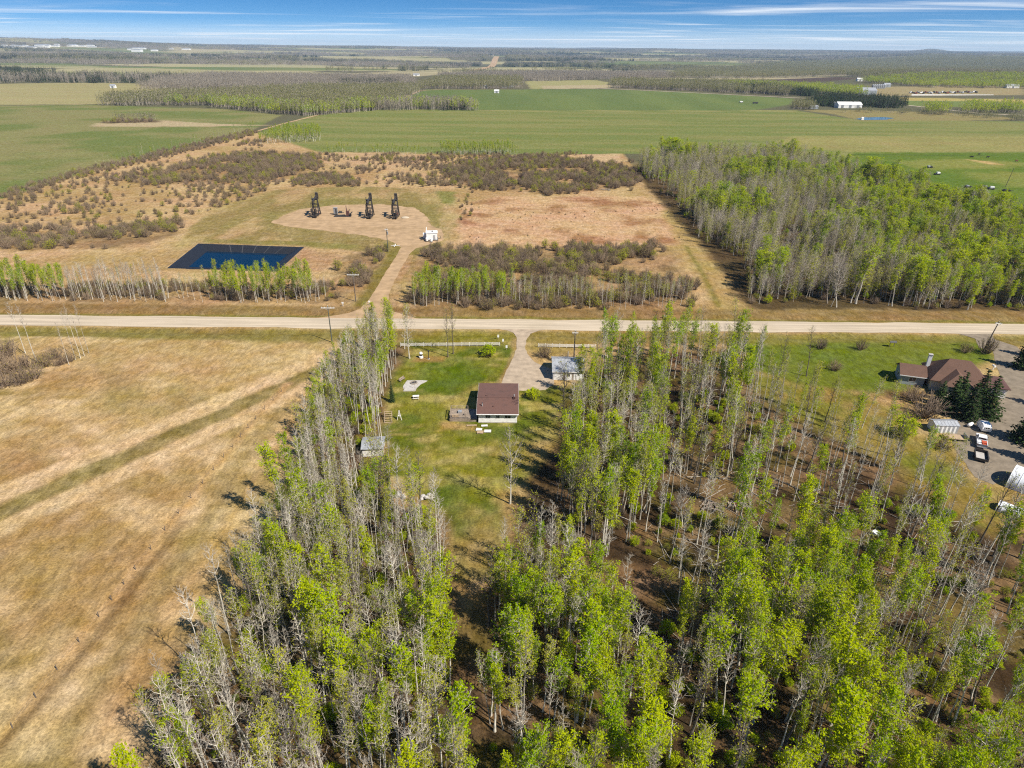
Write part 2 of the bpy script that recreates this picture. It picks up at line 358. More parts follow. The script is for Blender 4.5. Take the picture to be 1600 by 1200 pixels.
# ------------------------------------------------------------------ mesh builder
class MB:
    def __init__(self):
        self.v = []; self.f = []
    def add(self, v, f):
        o = len(self.v); self.v += [tuple(p) for p in v]; self.f += [tuple(i + o for i in q) for q in f]; return self
    def box(self, c, s, rz=0.0):
        x, y, z = (k / 2 for k in s); ca, sa = math.cos(rz), math.sin(rz)
        P = [(a * x, b * y, d * z) for d in (-1, 1) for a, b in ((-1, -1), (1, -1), (1, 1), (-1, 1))]
        P = [(c[0] + p[0] * ca - p[1] * sa, c[1] + p[0] * sa + p[1] * ca, c[2] + p[2]) for p in P]
        return self.add(P, [(3, 2, 1, 0), (4, 5, 6, 7), (0, 1, 5, 4), (1, 2, 6, 5), (2, 3, 7, 6), (3, 0, 4, 7)])
    def bar(self, a, b, w, h=None):
        h = h or w
        a, b = Vector(a), Vector(b); d = (b - a).normalized()
        up = Vector((0, 0, 1)) if abs(d.z) < 0.95 else Vector((0, 1, 0))
        s = d.cross(up).normalized(); u = s.cross(d)
        P = []
        for p in (a, b):
            for i, j in ((-1, -1), (1, -1), (1, 1), (-1, 1)):
                P.append(p + s * (i * w / 2) + u * (j * h / 2))
        return self.add(P, [(3, 2, 1, 0), (4, 5, 6, 7), (0, 1, 5, 4), (1, 2, 6, 5), (2, 3, 7, 6), (3, 0, 4, 7)])
    def tube(self, a, b, r0, r1=None, n=8, caps=True):
        r1 = r0 if r1 is None else r1
        a, b = Vector(a), Vector(b); d = (b - a).normalized()
        up = Vector((0, 0, 1)) if abs(d.z) < 0.95 else Vector((0, 1, 0))
        s = d.cross(up).normalized(); u = s.cross(d)
        P = []
        for p, r in ((a, r0), (b, r1)):
            for k in range(n):
                t = 2 * math.pi * k / n
                P.append(p + s * (r * math.cos(t)) + u * (r * math.sin(t)))
        F = [(k, (k + 1) % n, n + (k + 1) % n, n + k) for k in range(n)]
        if caps: F += [tuple(range(n - 1, -1, -1)), tuple(range(n, 2 * n))]
        return self.add(P, F)
    def prism(self, outline, z0, z1):
        n = len(outline)
        P = [(x, y, z0) for x, y in outline] + [(x, y, z1) for x, y in outline]
        return self.add(P, [(k, (k + 1) % n, n + (k + 1) % n, n + k) for k in range(n)] + [tuple(range(n - 1, -1, -1)), tuple(range(n, 2 * n))])
    def profile(self, prof, a, b):
        """extrude a profile of (s, z) along the ground line a -> b, s measured to the left"""
        a, b = Vector((a[0], a[1], 0)), Vector((b[0], b[1], 0)); d = (b - a).normalized(); s = Vector((-d.y, d.x, 0))
        n = len(prof); P = [p + s * q[0] + Vector((0, 0, q[1])) for p in (a, b) for q in prof]
        return self.add(P, [(k, (k + 1) % n, n + (k + 1) % n, n + k) for k in range(n)] + [tuple(range(n - 1, -1, -1)), tuple(range(n, 2 * n))])
    def lathe(self, c, prof, n=14):
        P = []; F = []
        for r, z in prof:
            for k in range(n):
                t = 2 * math.pi * k / n; P.append((c[0] + r * math.cos(t), c[1] + r * math.sin(t), c[2] + z))
        for i in range(len(prof) - 1):
            for k in range(n):
                F.append((i * n + k, i * n + (k + 1) % n, (i + 1) * n + (k + 1) % n, (i + 1) * n + k))
        F += [tuple(range(n - 1, -1, -1)), tuple(range((len(prof) - 1) * n, len(prof) * n))]
        return self.add(P, F)
    def mesh(self, name, mat, bevel=0.0, smooth_=False):
        me = bpy.data.meshes.new(name); me.from_pydata(self.v, [], self.f)
        if mat: me.materials.append(mat)
        me.validate(); me.update()
        if smooth_:
            me.shade_smooth()
        return me
    def build(self, name, mat, parent=None, loc=None, rz=0.0, smooth_=False):
        return link(name, self.mesh(name, mat, 0, smooth_), parent, loc, rz)
def link(name, me, parent=None, loc=None, rz=0.0):
    o = bpy.data.objects.new(name, me); COL.objects.link(o)
    if parent: o.parent = parent
    if loc is not None: o.location = loc
    if rz: o.rotation_euler.z = rz
    return o
def thing(name, label, cat, loc=(0, 0, 0), rz=0.0, group=None):
    o = bpy.data.objects.new(name, None); COL.objects.link(o); o.empty_display_size = 0.5
    o.location = loc; o.rotation_euler.z = rz
    return tag(o, label, cat, group)
def tag(o, label=None, cat=None, group=None, kind=None):
    if label: o['label'] = label
    if cat: o['category'] = cat
    if group: o['group'] = group
    if kind: o['kind'] = kind
    return o
def struct(name, me, label=None):
    return tag(link(name, me), label, None, None, 'structure')

# ------------------------------------------------------------------ ground sheet
def axis(core0, core1, step, grow1, lim1, grow2, lim2, both):
    a = [core0]
    while a[-1] < core1: a.append(a[-1] + step)
    s = step
    while a[-1] < lim1: s *= grow1; a.append(a[-1] + s)
    while a[-1] < lim2: s *= grow2; a.append(a[-1] + s)
    a = np.array(a)
    if both: a = np.concatenate([-a[:0:-1], a])
    return a
gx = axis(0.0, 125.0, 0.9, 1.011, 420.0, 1.034, 15500.0, True)
gy = axis(24.0, 235.0, 0.9, 1.011, 700.0, 1.018, 19000.0, False)
gy = np.concatenate([[-15000.0, -4000.0, -900.0, -200.0, -60.0, -10.0, 12.0], gy])
X, Y = np.meshgrid(gx, gy)
Z = terrain(X, Y)
Z = np.where(sdist(POND, X, Y) > -0.1, -5.0, Z)

# land cover, colour by colour
W1 = (fbm(X / 7.0, Y / 7.0, 3, 3) - 0.5)
W2 = (fbm(X / 7.0 + 50, Y / 7.0, 13, 3) - 0.5)
def base(c): return np.array(c, float)
cover = np.zeros(X.shape + (3,))
n_big = fbm(X / 45.0, Y / 45.0, 21, 4)
n_dir = fbm((X * 0.80 + Y * 0.60) / 9.0, (-X * 0.60 + Y * 0.80) / 38.0, 8, 4)   # streaks along the pipeline cut
dist = np.hypot(X, Y)

def put(w, col):
    w = np.clip(w, 0, 1)[..., None]
    c = col if isinstance(col, np.ndarray) and col.ndim == 3 else base(col)
    cover[:] = cover * (1 - w) + c * w
def mixcol(a, b, t):
    t = np.clip(t, 0, 1)[..., None]
    return base(a) * (1 - t) + base(b) * t
def zone(poly, col, soft=1.5, warp=2.0, px=True, alpha=1.0):
    p = GP(poly) if px else poly
    xs = [q[0] for q in p]; ys = [q[1] for q in p]
    m = 4 * (soft + warp)
    i0, i1 = np.searchsorted(gx, min(xs) - m), np.searchsorted(gx, max(xs) + m) + 1
    j0, j1 = np.searchsorted(gy, min(ys) - m), np.searchsorted(gy, max(ys) + m) + 1
    sl = (slice(j0, j1), slice(i0, i1))
    s = sdist(p, X[sl] + W1[sl] * 2 * warp, Y[sl] + W2[sl] * 2 * warp)
    w = smooth(-soft, soft, s)[..., None] * alpha
    c = col[sl] if isinstance(col, np.ndarray) and col.ndim == 3 else base(col)
    if isinstance(alpha, np.ndarray): raise ValueError
    cover[sl] = cover[sl] * (1 - w) + c * w
def strip(pts, width, col, soft=0.6, warp=0.6, px=True, alpha=1.0):
    p = GP(pts) if px else pts
    xs = [q[0] for q in p]; ys = [q[1] for q in p]
    m = width + 4 * (soft + warp)
    i0, i1 = np.searchsorted(gx, min(xs) - m), np.searchsorted(gx, max(xs) + m) + 1
    j0, j1 = np.searchsorted(gy, min(ys) - m), np.searchsorted(gy, max(ys) + m) + 1
    sl = (slice(j0, j1), slice(i0, i1))
    d = np.full(X[sl].shape, 1e9)
    for a, b in zip(p[:-1], p[1:]):
        d = np.minimum(d, segdist(a, b, X[sl] + W1[sl] * 2 * warp, Y[sl] + W2[sl] * 2 * warp))
    w = (1 - smooth(width / 2 - soft, width / 2 + soft, d))[..., None] * alpha
    c = col[sl] if isinstance(col, np.ndarray) and col.ndim == 3 else base(col)
    cover[sl] = cover[sl] * (1 - w) + c * w

STRAW, STRAW2, PALE = C(210, 176, 120), C(194, 160, 104), C(236, 202, 150)
OLIVE, OLIVE2 = C(150, 136, 74), C(134, 124, 62)
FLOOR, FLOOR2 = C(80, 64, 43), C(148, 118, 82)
LAWN, LAWN2, LAWN3 = C(144, 140, 54), C(110, 120, 38), C(188, 170, 96)
FIELD, FIELD2, FIELDG = C(158, 156, 92), C(138, 147, 78), C(122, 138, 76)

# far country: patchwork of woods floor, stubble and pasture
wood_far = mixcol(C(132, 122, 94), C(108, 110, 78), fbm(X / 700, Y / 420, 77, 4))
put(np.ones(X.shape), wood_far)
patch = fbm(X / 950.0 + 7, Y / 420.0, 41, 3)
put(smooth(0.565, 0.590, patch) * smooth(1800, 2600, dist), mixcol(C(216, 202, 156), C(186, 178, 124), fbm(X / 300, Y / 300, 4)))
patch2 = fbm(X / 1100.0 - 31, Y / 380.0 + 4, 57, 3)
put(smooth(0.60, 0.62, patch2) * smooth(2200, 3200, dist), mixcol(C(150, 150, 92), C(120, 140, 78), fbm(X / 300, Y / 300, 4)))
# near country: straw
near = 1 - smooth(480, 560, Y)
put(near, mixcol(STRAW, STRAW2, smooth(0.4, 0.6, n_big)))

# fields beyond
fld = mixcol(FIELD, FIELD2, smooth(0.35, 0.65, fbm(X / 120, Y / 14, 15, 4)))
fldl = mixcol(C(160, 154, 98), C(132, 142, 76), smooth(0.40, 0.68, fbm(X / 60, Y / 46, 16, 5)))
zone([(-200, 300), (-200, 166), (150, 164), (345, 170), (440, 180), (395, 203), (330, 222), (140, 268), (0, 311)], fldl, 2, 2)
zone([(-250, 134), (100, 129), (215, 130), (335, 148), (160, 163), (-200, 165)], mixcol(C(198, 184, 130), C(178, 168, 112), fbm(X / 200, Y / 40, 18, 4)), 3, 4)
zone([(498, 240), (420, 222), (395, 210), (485, 180), (600, 170), (745, 172), (1240, 172), (1345, 188), (1500, 189), (1800, 192), (1800, 300), (1600, 345), (1400, 310), (1250, 258), (1180, 245), (970, 240), (800, 243)], fld, 2, 2)
zone([(590, 170), (640, 150), (665, 140), (780, 140), (930, 139), (1060, 143), (1240, 154), (1238, 163), (1180, 172), (745, 172)], mixcol(FIELDG, C(132, 146, 80), smooth(0.3, 0.7, fbm(X / 50, Y / 400, 23, 3))), 4, 4)
strip([(740, 173.2), (900, 173.6), (1240, 173.6)], 7, C(186, 172, 112), 2, 1)
# pasture right
zone([(1330, 236), (1420, 238), (1800, 240), (1900, 420), (1560, 330), (1440, 300), (1330, 262)], mixcol(C(124, 142, 52), C(104, 130, 44), fbm(X / 40, Y / 20, 27, 3)), 3, 5)
zone([(1240, 212), (1800, 214), (1800, 236), (1330, 238), (1200, 228)], mixcol(C(186, 174, 108), C(158, 154, 88), fbm(X / 40, Y / 16, 28, 4)), 6, 6)
zone([(1400, 252), (1480, 248), (1620, 256), (1560, 262), (1440, 264)], C(178, 170, 92), 8, 8, alpha=0.6)
zone([(1500, 270), (1640, 268), (1680, 300), (1580, 292)], C(172, 166, 88), 8, 8, alpha=0.5)
strip([(1330, 241), (1500, 242.5), (1640, 243)], 3.0, C(96, 112, 52), 1.5, 1)
zone([(1512, 249.5), (1545, 252), (1570, 258), (1540, 256)], C(222, 186, 124), 3, 3)
# island slough in the left field
zone([(145, 195), (165, 189), (250, 188), (335, 193), (420, 196), (300, 198), (150, 198)], C(210, 188, 146), 2, 3)
zone([(160, 191.5), (185, 187), (245, 187), (250, 191), (170, 193)], C(128, 110, 80), 2, 3)
# yards and fields of the far farm
zone([(1250, 172), (1345, 172), (1480, 176), (1600, 186), (1500, 189), (1345, 188), (1300, 178)], C(168, 154, 100), 4, 5)
zone([(1405, 152), (1600, 156), (1800, 160), (1800, 166), (1600, 165), (1410, 158)], C(206, 186, 110), 4, 4)
zone([(1400, 157), (1500, 158), (1600, 165), (1540, 168), (1410, 165)], C(136, 150, 82), 4, 4)
zone([(1150, 124), (1180, 119.5), (1310, 122), (1342, 127), (1260, 130), (1170, 130)], mixcol(C(116, 98, 82), C(98, 82, 70), fbm(X / 300, Y / 60, 3)), 4, 4)
zone([(1050, 121), (1180, 118), (1310, 121.5), (1150, 123)], C(200, 184, 142), 4, 4)
zone([(820, 126), (930, 124), (955, 129), (925, 138), (830, 139)], C(186, 178, 120), 5, 6)
zone([(845, 134), (1010, 131), (940, 138), (850, 139)], C(206, 188, 146), 4, 5)
zone([(1350, 138), (1600, 140), (1600, 150), (1360, 150)], C(184, 166, 118), 4, 6)
zone([(-100, 82), (-60, 78), (75, 77), (110, 88), (40, 91), (-100, 91)], C(190, 180, 128), 20, 30)
zone([(105, 118), (180, 115), (215, 120), (110, 125)], C(90, 78, 62), 8, 12)
zone([(260, 81), (370, 79), (375, 83), (270, 84)], C(206, 190, 142), 20, 30)
zone([(310, 98), (360, 94), (510, 98), (515, 101), (330, 101)], C(196, 188, 140), 15, 20)
zone([(530, 111), (640, 108), (700, 111), (650, 117), (540, 118)], C(196, 182, 140), 10, 10)
zone([(680, 86), (760, 84), (775, 87), (700, 90)], C(196, 176, 140), 20, 30)
zone([(960, 121), (1060, 118), (1100, 121), (980, 124)], C(200, 186, 148), 8, 10)

# the straw land with the well site
zone([(-150, 330), (0, 312), (140, 270), (330, 225), (400, 207), (500, 238), (800, 243), (975, 240), (1010, 290), (1060, 340), (1160, 470), (900, 486), (0, 480), (-150, 480)],
     mixcol(C(220, 184, 134), C(200, 166, 112), smooth(0.4, 0.65, fbm(X / 26, Y / 26, 33, 4))), 2, 2)
zone([(500, 252), (520, 238), (640, 238), (700, 250), (640, 262), (520, 262)], C(220, 184, 138), 3, 4, alpha=0.8)
zone([(905, 242), (970, 240), (972, 256), (930, 260)], C(224, 188, 144), 3, 3)
BR = mixcol(C(140, 114, 78), C(186, 150, 104), smooth(0.4, 0.62, fbm(X / 9, Y / 9, 133, 4)))
for pl in ([(190, 278), (300, 256), (420, 236), (505, 246), (490, 264), (425, 284), (320, 284), (230, 290)], [(690, 262), (760, 250), (850, 243), (905, 246), (988, 266), (992, 290), (930, 298), (850, 303), (790, 296), (720, 292)], [(650, 398), (700, 386), (790, 392), (860, 386), (1032, 384), (1060, 404), (1082, 480), (640, 480)], [(-60, 474), (-60, 444), (540, 446), (540, 474)], [(-80, 362), (130, 360), (268, 345), (276, 366), (205, 388), (-80, 392)], [(516, 464), (522, 415), (560, 388), (606, 376), (602, 400), (556, 460)]):
    zone(pl, BR, 4, 4, alpha=0.75)
# pinkish dry grass meadow
zone([(722, 318), (780, 306), (900, 308), (1000, 306), (1048, 330), (1066, 362), (1060, 384), (900, 386), (715, 378)],
     mixcol(C(228, 186, 140), C(186, 140, 98), smooth(0.52, 0.72, fbm(X / 18 + 4, Y / 16, 35, 5))), 2, 3)
# swath around the pad: mown grass berm
zone([(268, 392), (300, 352), (345, 322), (430, 296), (560, 291), (690, 296), (712, 310), (712, 350), (690, 385), (640, 400), (560, 392), (470, 385), (330, 380)],
     mixcol(C(204, 174, 120), C(170, 150, 92), smooth(0.38, 0.62, fbm(X / 12, Y / 40, 37, 4))), 2, 2)
zone([(400, 352), (430, 322), (520, 311), (620, 311), (678, 322), (690, 350), (700, 372), (650, 330), (560, 318), (480, 324), (430, 340), (425, 354)], C(158, 142, 82), 2, 2, alpha=0.8)
zone([(430, 352), (560, 366), (620, 374), (610, 382), (500, 380), (400, 368)], C(168, 148, 92), 2, 2, alpha=0.7)
zone([(680, 298), (712, 300), (710, 322), (690, 318)], C(140, 142, 70), 2, 2, alpha=0.8)
for k in range(6):
    strip([(292 + k * 7, 372 - k * 1), (330 + k * 8, 336 - k), (380 + k * 9, 315 - k), (440 + k * 8, 303 - k * 0.5)], 1.0, C(172, 140, 92), 0.8, 0.3, alpha=0.55)
for k in range(4):
    strip([(698 + k * 4, 318), (690 + k * 5, 345), (684 + k * 7, 378)], 0.9, C(222, 188, 140), 0.7, 0.3, alpha=0.6)
# pond berm and its bare soil
zone([(456, 386), (480, 388), (540, 400), (500, 425), (446, 420)], C(204, 164, 120), 2, 2)
zone([(250, 420), (305, 378), (475, 384), (470, 392), (445, 420)], C(196, 166, 116), 2, 1.5)
# green flush along the pond top
zone([(320, 374), (470, 377), (560, 384), (540, 390), (470, 384), (320, 380)], C(150, 142, 72), 1.5, 1.5, alpha=0.7)
# lease road verges, ditch grass
strip([(578, 480), (608, 430), (632, 392)], 13, C(150, 132, 70), 2, 1.5)
strip([(640, 400), (620, 440), (612, 478)], 4, C(200, 162, 116), 1, 1)
# trail on the woodlot edge
strip([(1052, 330), (1080, 385), (1110, 430), (1140, 480)], 12, C(198, 168, 108), 3, 2)
strip([(1072, 385), (1100, 430), (1122, 478)], 2.0, C(158, 142, 76), 1, 0.5)
# woodlot floor
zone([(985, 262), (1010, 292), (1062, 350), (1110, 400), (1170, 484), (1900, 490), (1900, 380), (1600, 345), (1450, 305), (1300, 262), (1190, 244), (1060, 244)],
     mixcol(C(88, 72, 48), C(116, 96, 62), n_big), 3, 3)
# verges of the gravel road (world strips)
strip([(-700, 209.5), (700, 209.5)], 9, mixcol(C(176, 142, 92), C(150, 124, 76), fbm(X / 8, Y / 2, 43, 3)), 1.5, 1, px=False)
strip([(-700, 204.6), (700, 204.6)], 2.6, C(150, 138, 66), 0.8, 0.6, px=False)
strip([(-700, 188.6), (700, 188.6)], 8.5, mixcol(C(164, 138, 80), C(144, 132, 66), fbm(X / 9, Y / 2, 45, 3)), 1.2, 0.8, px=False)

# the mown hay field, left
put((smooth(0.48, 0.64, n_dir) * 0.38) * (Y < 186) * (X < -20), mixcol(OLIVE, OLIVE2, n_big))
put((smooth(0.53, 0.68, fbm(X / 16 + 9, Y / 11, 51, 5)) * 0.8) * (Y < 186) * (X < -20), PALE)
strip([(-60, 798), (548, 543)], 7.2, PALE, 0.9, 1.2)
strip([(-60, 856), (528, 582)], 5.4, PALE, 0.9, 1.4, alpha=0.95)
strip([(-60, 827), (548, 557)], 5.6, mixcol(C(150, 132, 76), C(182, 160, 104), smooth(0.35, 0.65, fbm(X / 2.2, Y / 2.2, 53, 4))), 1.2, 1.3)
zone([(360, 560), (460, 545), (530, 540), (500, 570), (420, 575)], PALE, 3, 4, alpha=0.5)
zone([(120, 560), (240, 545), (330, 550), (250, 575), (130, 585)], C(216, 184, 128), 3, 4, alpha=0.55)
# tracks beside the fence line
strip([(450, 600), (400, 650), (305, 770), (215, 888), (130, 990), (-20, 1190)], 2.2, C(218, 178, 122), 0.8, 0.8, alpha=0.9)
strip([(285, 820), (220, 905), (150, 995), (20, 1150), (-20, 1200)], 1.5, C(128, 100, 66), 0.9, 1.3, alpha=0.7)
strip([(440, 640), (370, 730), (300, 850), (220, 975), (120, 1130), (60, 1230)], 3.4, C(178, 152, 98), 1.4, 0.8, alpha=0.75)
strip([(470, 640), (400, 745), (330, 860), (250, 990), (150, 1160)], 1.6, C(214, 176, 118), 0.8, 0.8, alpha=0.7)
# corner south of the road, right of the pole
zone([(-200, 508), (540, 522), (500, 536), (200, 528), (-200, 520)], C(158, 142, 78), 2, 2, alpha=0.7)

# homestead lawn
lawn = mixcol(LAWN, LAWN2, smooth(0.42, 0.62, fbm(X / 9, Y / 9, 61, 4)))
lawn = lawn * (1 - (smooth(0.47, 0.68, fbm(X / 6 + 30, Y / 4, 63, 5)) * 0.9)[..., None]) + base(LAWN3) * (smooth(0.47, 0.68, fbm(X / 6 + 30, Y / 4, 63, 5)) * 0.9)[..., None]
zone([(560, 545), (640, 530), (800, 520), (808, 560), (785, 600), (860, 605), (905, 600), (890, 640), (870, 700), (850, 740), (780, 770), (790, 830), (770, 905), (715, 905), (690, 800), (600, 735), (590, 690), (600, 620)], lawn, 2, 2)
zone([(640, 560), (720, 555), (780, 575), (740, 600), (660, 610)], C(98, 124, 26), 5, 3, alpha=0.6)
zone([(640, 525), (655, 545), (740, 543), (800, 540), (805, 520), (700, 518)], C(156, 140, 60), 2, 2, alpha=0.7)
zone([(705, 800), (765, 805), (780, 840), (770, 900), (725, 900), (708, 850)], C(176, 148, 92), 3, 3, alpha=0.8)
zone([(690, 740), (740, 760), (710, 830), (690, 800)], C(96, 112, 34), 3, 3, alpha=0.7)
zone([(700, 625), (760, 590), (750, 612), (690, 632)], C(186, 166, 96), 2, 3, alpha=0.7)
zone([(820, 690), (870, 670), (880, 720), (830, 735)], C(206, 172, 108), 3, 3, alpha=0.7)
zone([(690, 660), (745, 664), (748, 672), (690, 672)], C(206, 166, 108), 1, 1, alpha=0.8)
zone([(645, 555), (700, 556), (690, 566), (640, 564)], C(182, 142, 84), 1, 1.5, alpha=0.8)
zone([(585, 690), (612, 690), (600, 735), (575, 730)], C(176, 140, 92), 1.5, 1.5, alpha=0.7)
# bare strip along the driveway
strip([(806, 530), (806, 545), (800, 562), (786, 592), (782, 604)], 1.6, C(190, 160, 104), 0.7, 0.4)
zone([(822, 545), (835, 525), (920, 525), (920, 548), (860, 560)], C(168, 144, 76), 2, 1.5, alpha=0.8)
zone([(820, 606), (870, 604), (890, 640), (880, 690), (820, 665)], lawn, 2, 2)
# forest floors
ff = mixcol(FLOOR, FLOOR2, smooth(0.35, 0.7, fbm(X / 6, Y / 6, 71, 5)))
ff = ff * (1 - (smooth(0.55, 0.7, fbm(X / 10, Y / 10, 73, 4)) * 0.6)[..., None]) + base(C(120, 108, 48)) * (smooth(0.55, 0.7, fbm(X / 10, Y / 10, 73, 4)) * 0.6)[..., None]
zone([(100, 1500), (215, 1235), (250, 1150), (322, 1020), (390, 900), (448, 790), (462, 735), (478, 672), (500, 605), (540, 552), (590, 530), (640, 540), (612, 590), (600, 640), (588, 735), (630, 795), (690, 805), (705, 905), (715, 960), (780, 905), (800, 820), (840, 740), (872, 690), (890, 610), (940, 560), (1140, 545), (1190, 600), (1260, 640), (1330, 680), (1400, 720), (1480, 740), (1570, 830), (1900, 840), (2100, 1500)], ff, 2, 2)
# neighbour's lawn and yard edges
lawn2 = mixcol(C(110, 128, 38), C(134, 138, 52), fbm(X / 8, Y / 8, 81, 4))
zone([(1160, 532), (1290, 526), (1540, 530), (1560, 560), (1450, 600), (1390, 615), (1330, 612), (1240, 600), (1170, 575)], lawn2, 2, 2)
zone([(1165, 522), (1290, 520), (1520, 524), (1540, 536), (1300, 534), (1170, 540)], C(156, 146, 72), 1.5, 1.5, alpha=0.8)
zone([(1170, 580), (1240, 600), (1330, 612), (1400, 640), (1440, 690), (1490, 700), (1520, 745), (1570, 770), (1570, 840), (1470, 800), (1400, 740), (1300, 680), (1200, 630)], mixcol(C(132, 132, 44), C(164, 140, 72), smooth(0.4, 0.65, fbm(X / 9, Y / 9, 83, 4))), 2.5, 3, alpha=0.9)
zone([(1370, 608), (1460, 612), (1440, 622), (1380, 620)], C(140, 106, 72), 1.5, 1.5, alpha=0.8)

nV = X.size
me = bpy.data.meshes.new('ground')
me.vertices.add(nV)
me.vertices.foreach_set('co', np.stack([X, Y, Z], -1).astype(np.float32).ravel())
ny_, nx_ = X.shape
idx = np.arange(nV).reshape(ny_, nx_)
quads = np.stack([idx[:-1, :-1], idx[:-1, 1:], idx[1:, 1:], idx[1:, :-1]], -1).reshape(-1, 4)
nq = len(quads)
me.loops.add(nq * 4); me.polygons.add(nq)
me.loops.foreach_set('vertex_index', quads.ravel().astype(np.int32))
me.polygons.foreach_set('loop_start', np.arange(0, nq * 4, 4, dtype=np.int32))
me.polygons.foreach_set('loop_total', np.full(nq, 4, dtype=np.int32))
at = me.attributes.new('cover', 'FLOAT_COLOR', 'POINT')
at.data.foreach_set('color', np.concatenate([np.clip(cover, 0, 1), np.ones(X.shape + (1,))], -1).astype(np.float32).ravel())
me.update(calc_edges=True)
me.shade_smooth()
me.materials.append(M['land'])
struct('ground', me, 'dry straw and green farmland reaching to the horizon')

# ------------------------------------------------------------------ gravel surfaces
def sheet(name, outline, z, mat, label, sub=2.0, jit=0.25, seed=1):
    """flat sheet with a ragged edge, its outline resampled"""
    rg = random.Random(seed); pts = []
    n = len(outline)
    for i in range(n):
        a, b = outline[i], outline[(i + 1) % n]
        l = math.dist(a, b); k = max(1, int(l / sub))
        for j in range(k):
            t = j / k
            pts.append((a[0] + (b[0] - a[0]) * t + rg.uniform(-jit, jit), a[1] + (b[1] - a[1]) * t + rg.uniform(-jit, jit)))
    me = bpy.data.meshes.new(name)
    me.from_pydata([(x, y, z) for x, y in pts], [], [tuple(range(len(pts)))])
    import bmesh
    bm = bmesh.new(); bm.from_mesh(me); bmesh.ops.triangulate(bm, faces=bm.faces); bmesh.ops.recalc_face_normals(bm, faces=bm.faces)
    for f in bm.faces:
        if f.normal.z < 0: f.normal_flip()
    bm.to_mesh(me); bm.free()
    me.materials.append(mat)
    return struct(name, me, label)

def road_edge(y, x0, x1, step, amp, seed):
    n = int((x1 - x0) / step)
    return [(x0 + (x1 - x0) * i / n, y + amp * (float(vnoise(np.array([i * 0.37]), np.array([0.5]), seed)[0]) - 0.5)) for i in range(n + 1)]
north = road_edge(203.0, -700, 700, 3, 1.3, 5); south = road_edge(194.1, -700, 700, 3, 1.3, 6)
V = []; F = []
for i, (a, b) in enumerate(zip(north, south)):
    yc = (a[1] + b[1]) / 2
    V += [(b[0], b[1], 0.03), (b[0], yc, 0.14), (a[0], a[1], 0.03)]
    if i:
        o = 3 * (i - 1); F += [(o, o + 3, o + 4, o + 1), (o + 1, o + 4, o + 5, o + 2)]
me = bpy.data.meshes.new('gravel_road'); me.from_pydata(V, [], F); me.materials.append(M['road'])
struct('gravel_road', me, 'straight pale gravel road crossing the view')

sheet('lease_road', [(-72, 202), (-64, 203.0), *GP([(545, 489.5), (563, 482), (578, 466), (592, 443), (606, 420), (620, 399), (628, 384), (645, 384), (668, 384), (650, 388), (641, 396), (630, 414), (618, 436), (608, 460), (604, 478), (614, 487)]), (-32, 203.3), (-25, 202)], 0.035, M['lease'], 'tan gravel track climbing from the road to the well pad', 2.5, 0.2, 4)
sheet('well_pad', GP([(424, 348), (436, 340), (470, 327), (520, 320.5), (600, 319.5), (650, 325), (668, 338), (672, 352), (692, 361), (694, 375), (672, 382), (640, 386), (626, 386), (612, 377), (560, 367), (500, 360), (450, 354)]), 0.024, M['lease'], 'bare tan gravel pad under the black pumping units', 2.5, 0.9, 8)
sheet('driveway', [(-6.5, 195.4), *GP([(793, 516.5), (802, 520), (808, 528), (807, 545), (801, 561), (790, 582), (782, 602), (790, 608), (830, 612), (853, 609), (866, 600), (866, 577), (850, 573), (836, 566), (826, 556), (821, 545), (822, 532), (829, 521.5), (842, 517)]), (12.0, 195.4)], 0.031, M['drive'], 'grey gravel driveway running from the road past the bungalow', 1.6, 0.12, 12)
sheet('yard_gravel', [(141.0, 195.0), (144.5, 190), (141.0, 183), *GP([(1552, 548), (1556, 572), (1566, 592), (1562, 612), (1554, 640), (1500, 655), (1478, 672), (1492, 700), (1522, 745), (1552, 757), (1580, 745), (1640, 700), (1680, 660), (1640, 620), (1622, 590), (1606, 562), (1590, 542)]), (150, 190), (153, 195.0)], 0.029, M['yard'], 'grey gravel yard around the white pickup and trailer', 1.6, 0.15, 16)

def far_road(name, pts, w, mat, label, lift=0.25):
    p = GP(pts) if True else pts
    V = []; F = []; q = []
    for a, b in zip(p[:-1], p[1:]):
        k = max(1, int(math.dist(a, b) / 60))
        q += [(a[0] + (b[0] - a[0]) * j / k, a[1] + (b[1] - a[1]) * j / k) for j in range(k)]
    q.append(p[-1])
    for i, c in enumerate(q):
        a = q[max(0, i - 1)]; b = q[min(len(q) - 1, i + 1)]
        d = Vector((b[0] - a[0], b[1] - a[1])).normalized(); s = Vector((-d.y, d.x))
        for k in (-1, 1):
            x, y = c[0] + s.x * w / 2 * k, c[1] + s.y * w / 2 * k
            V.append((x, y, tz(x, y) + lift))
        if i: o = 2 * i; F.append((o - 2, o, o + 1, o - 1))
    me = bpy.data.meshes.new(name); me.from_pydata(V, [], F); me.materials.append(mat)
    return struct(name, me, label)
far_road('far_gravel_road', [(930, 137.5), (1060, 144), (1160, 149), (1262, 154)], 8, M['road'], 'pale gravel road skirting the far green field')
far_road('farm_road', [(1402, 163), (1450, 168), (1500, 174), (1535, 178), (1620, 181)], 8, M['road'], 'pale farm road winding past the far pond')
far_road('field_track', [(398, 206), (440, 194), (480, 184), (500, 179)], 4, M['lease'], 'thin pale track between the two green fields', 0.12)
far_road('distant_highway', [(738, 107), (752, 103), (768, 96), (777, 89.5)], 42, M['lease'], 'pale road running away over the wooded rise', 1.5)
far_road('field_edge_track', [(590, 170.5), (625, 156), (655, 142), (690, 139.5), (800, 139)], 5, M['lease'], 'thin pale track bordering the far green field', 0.15)

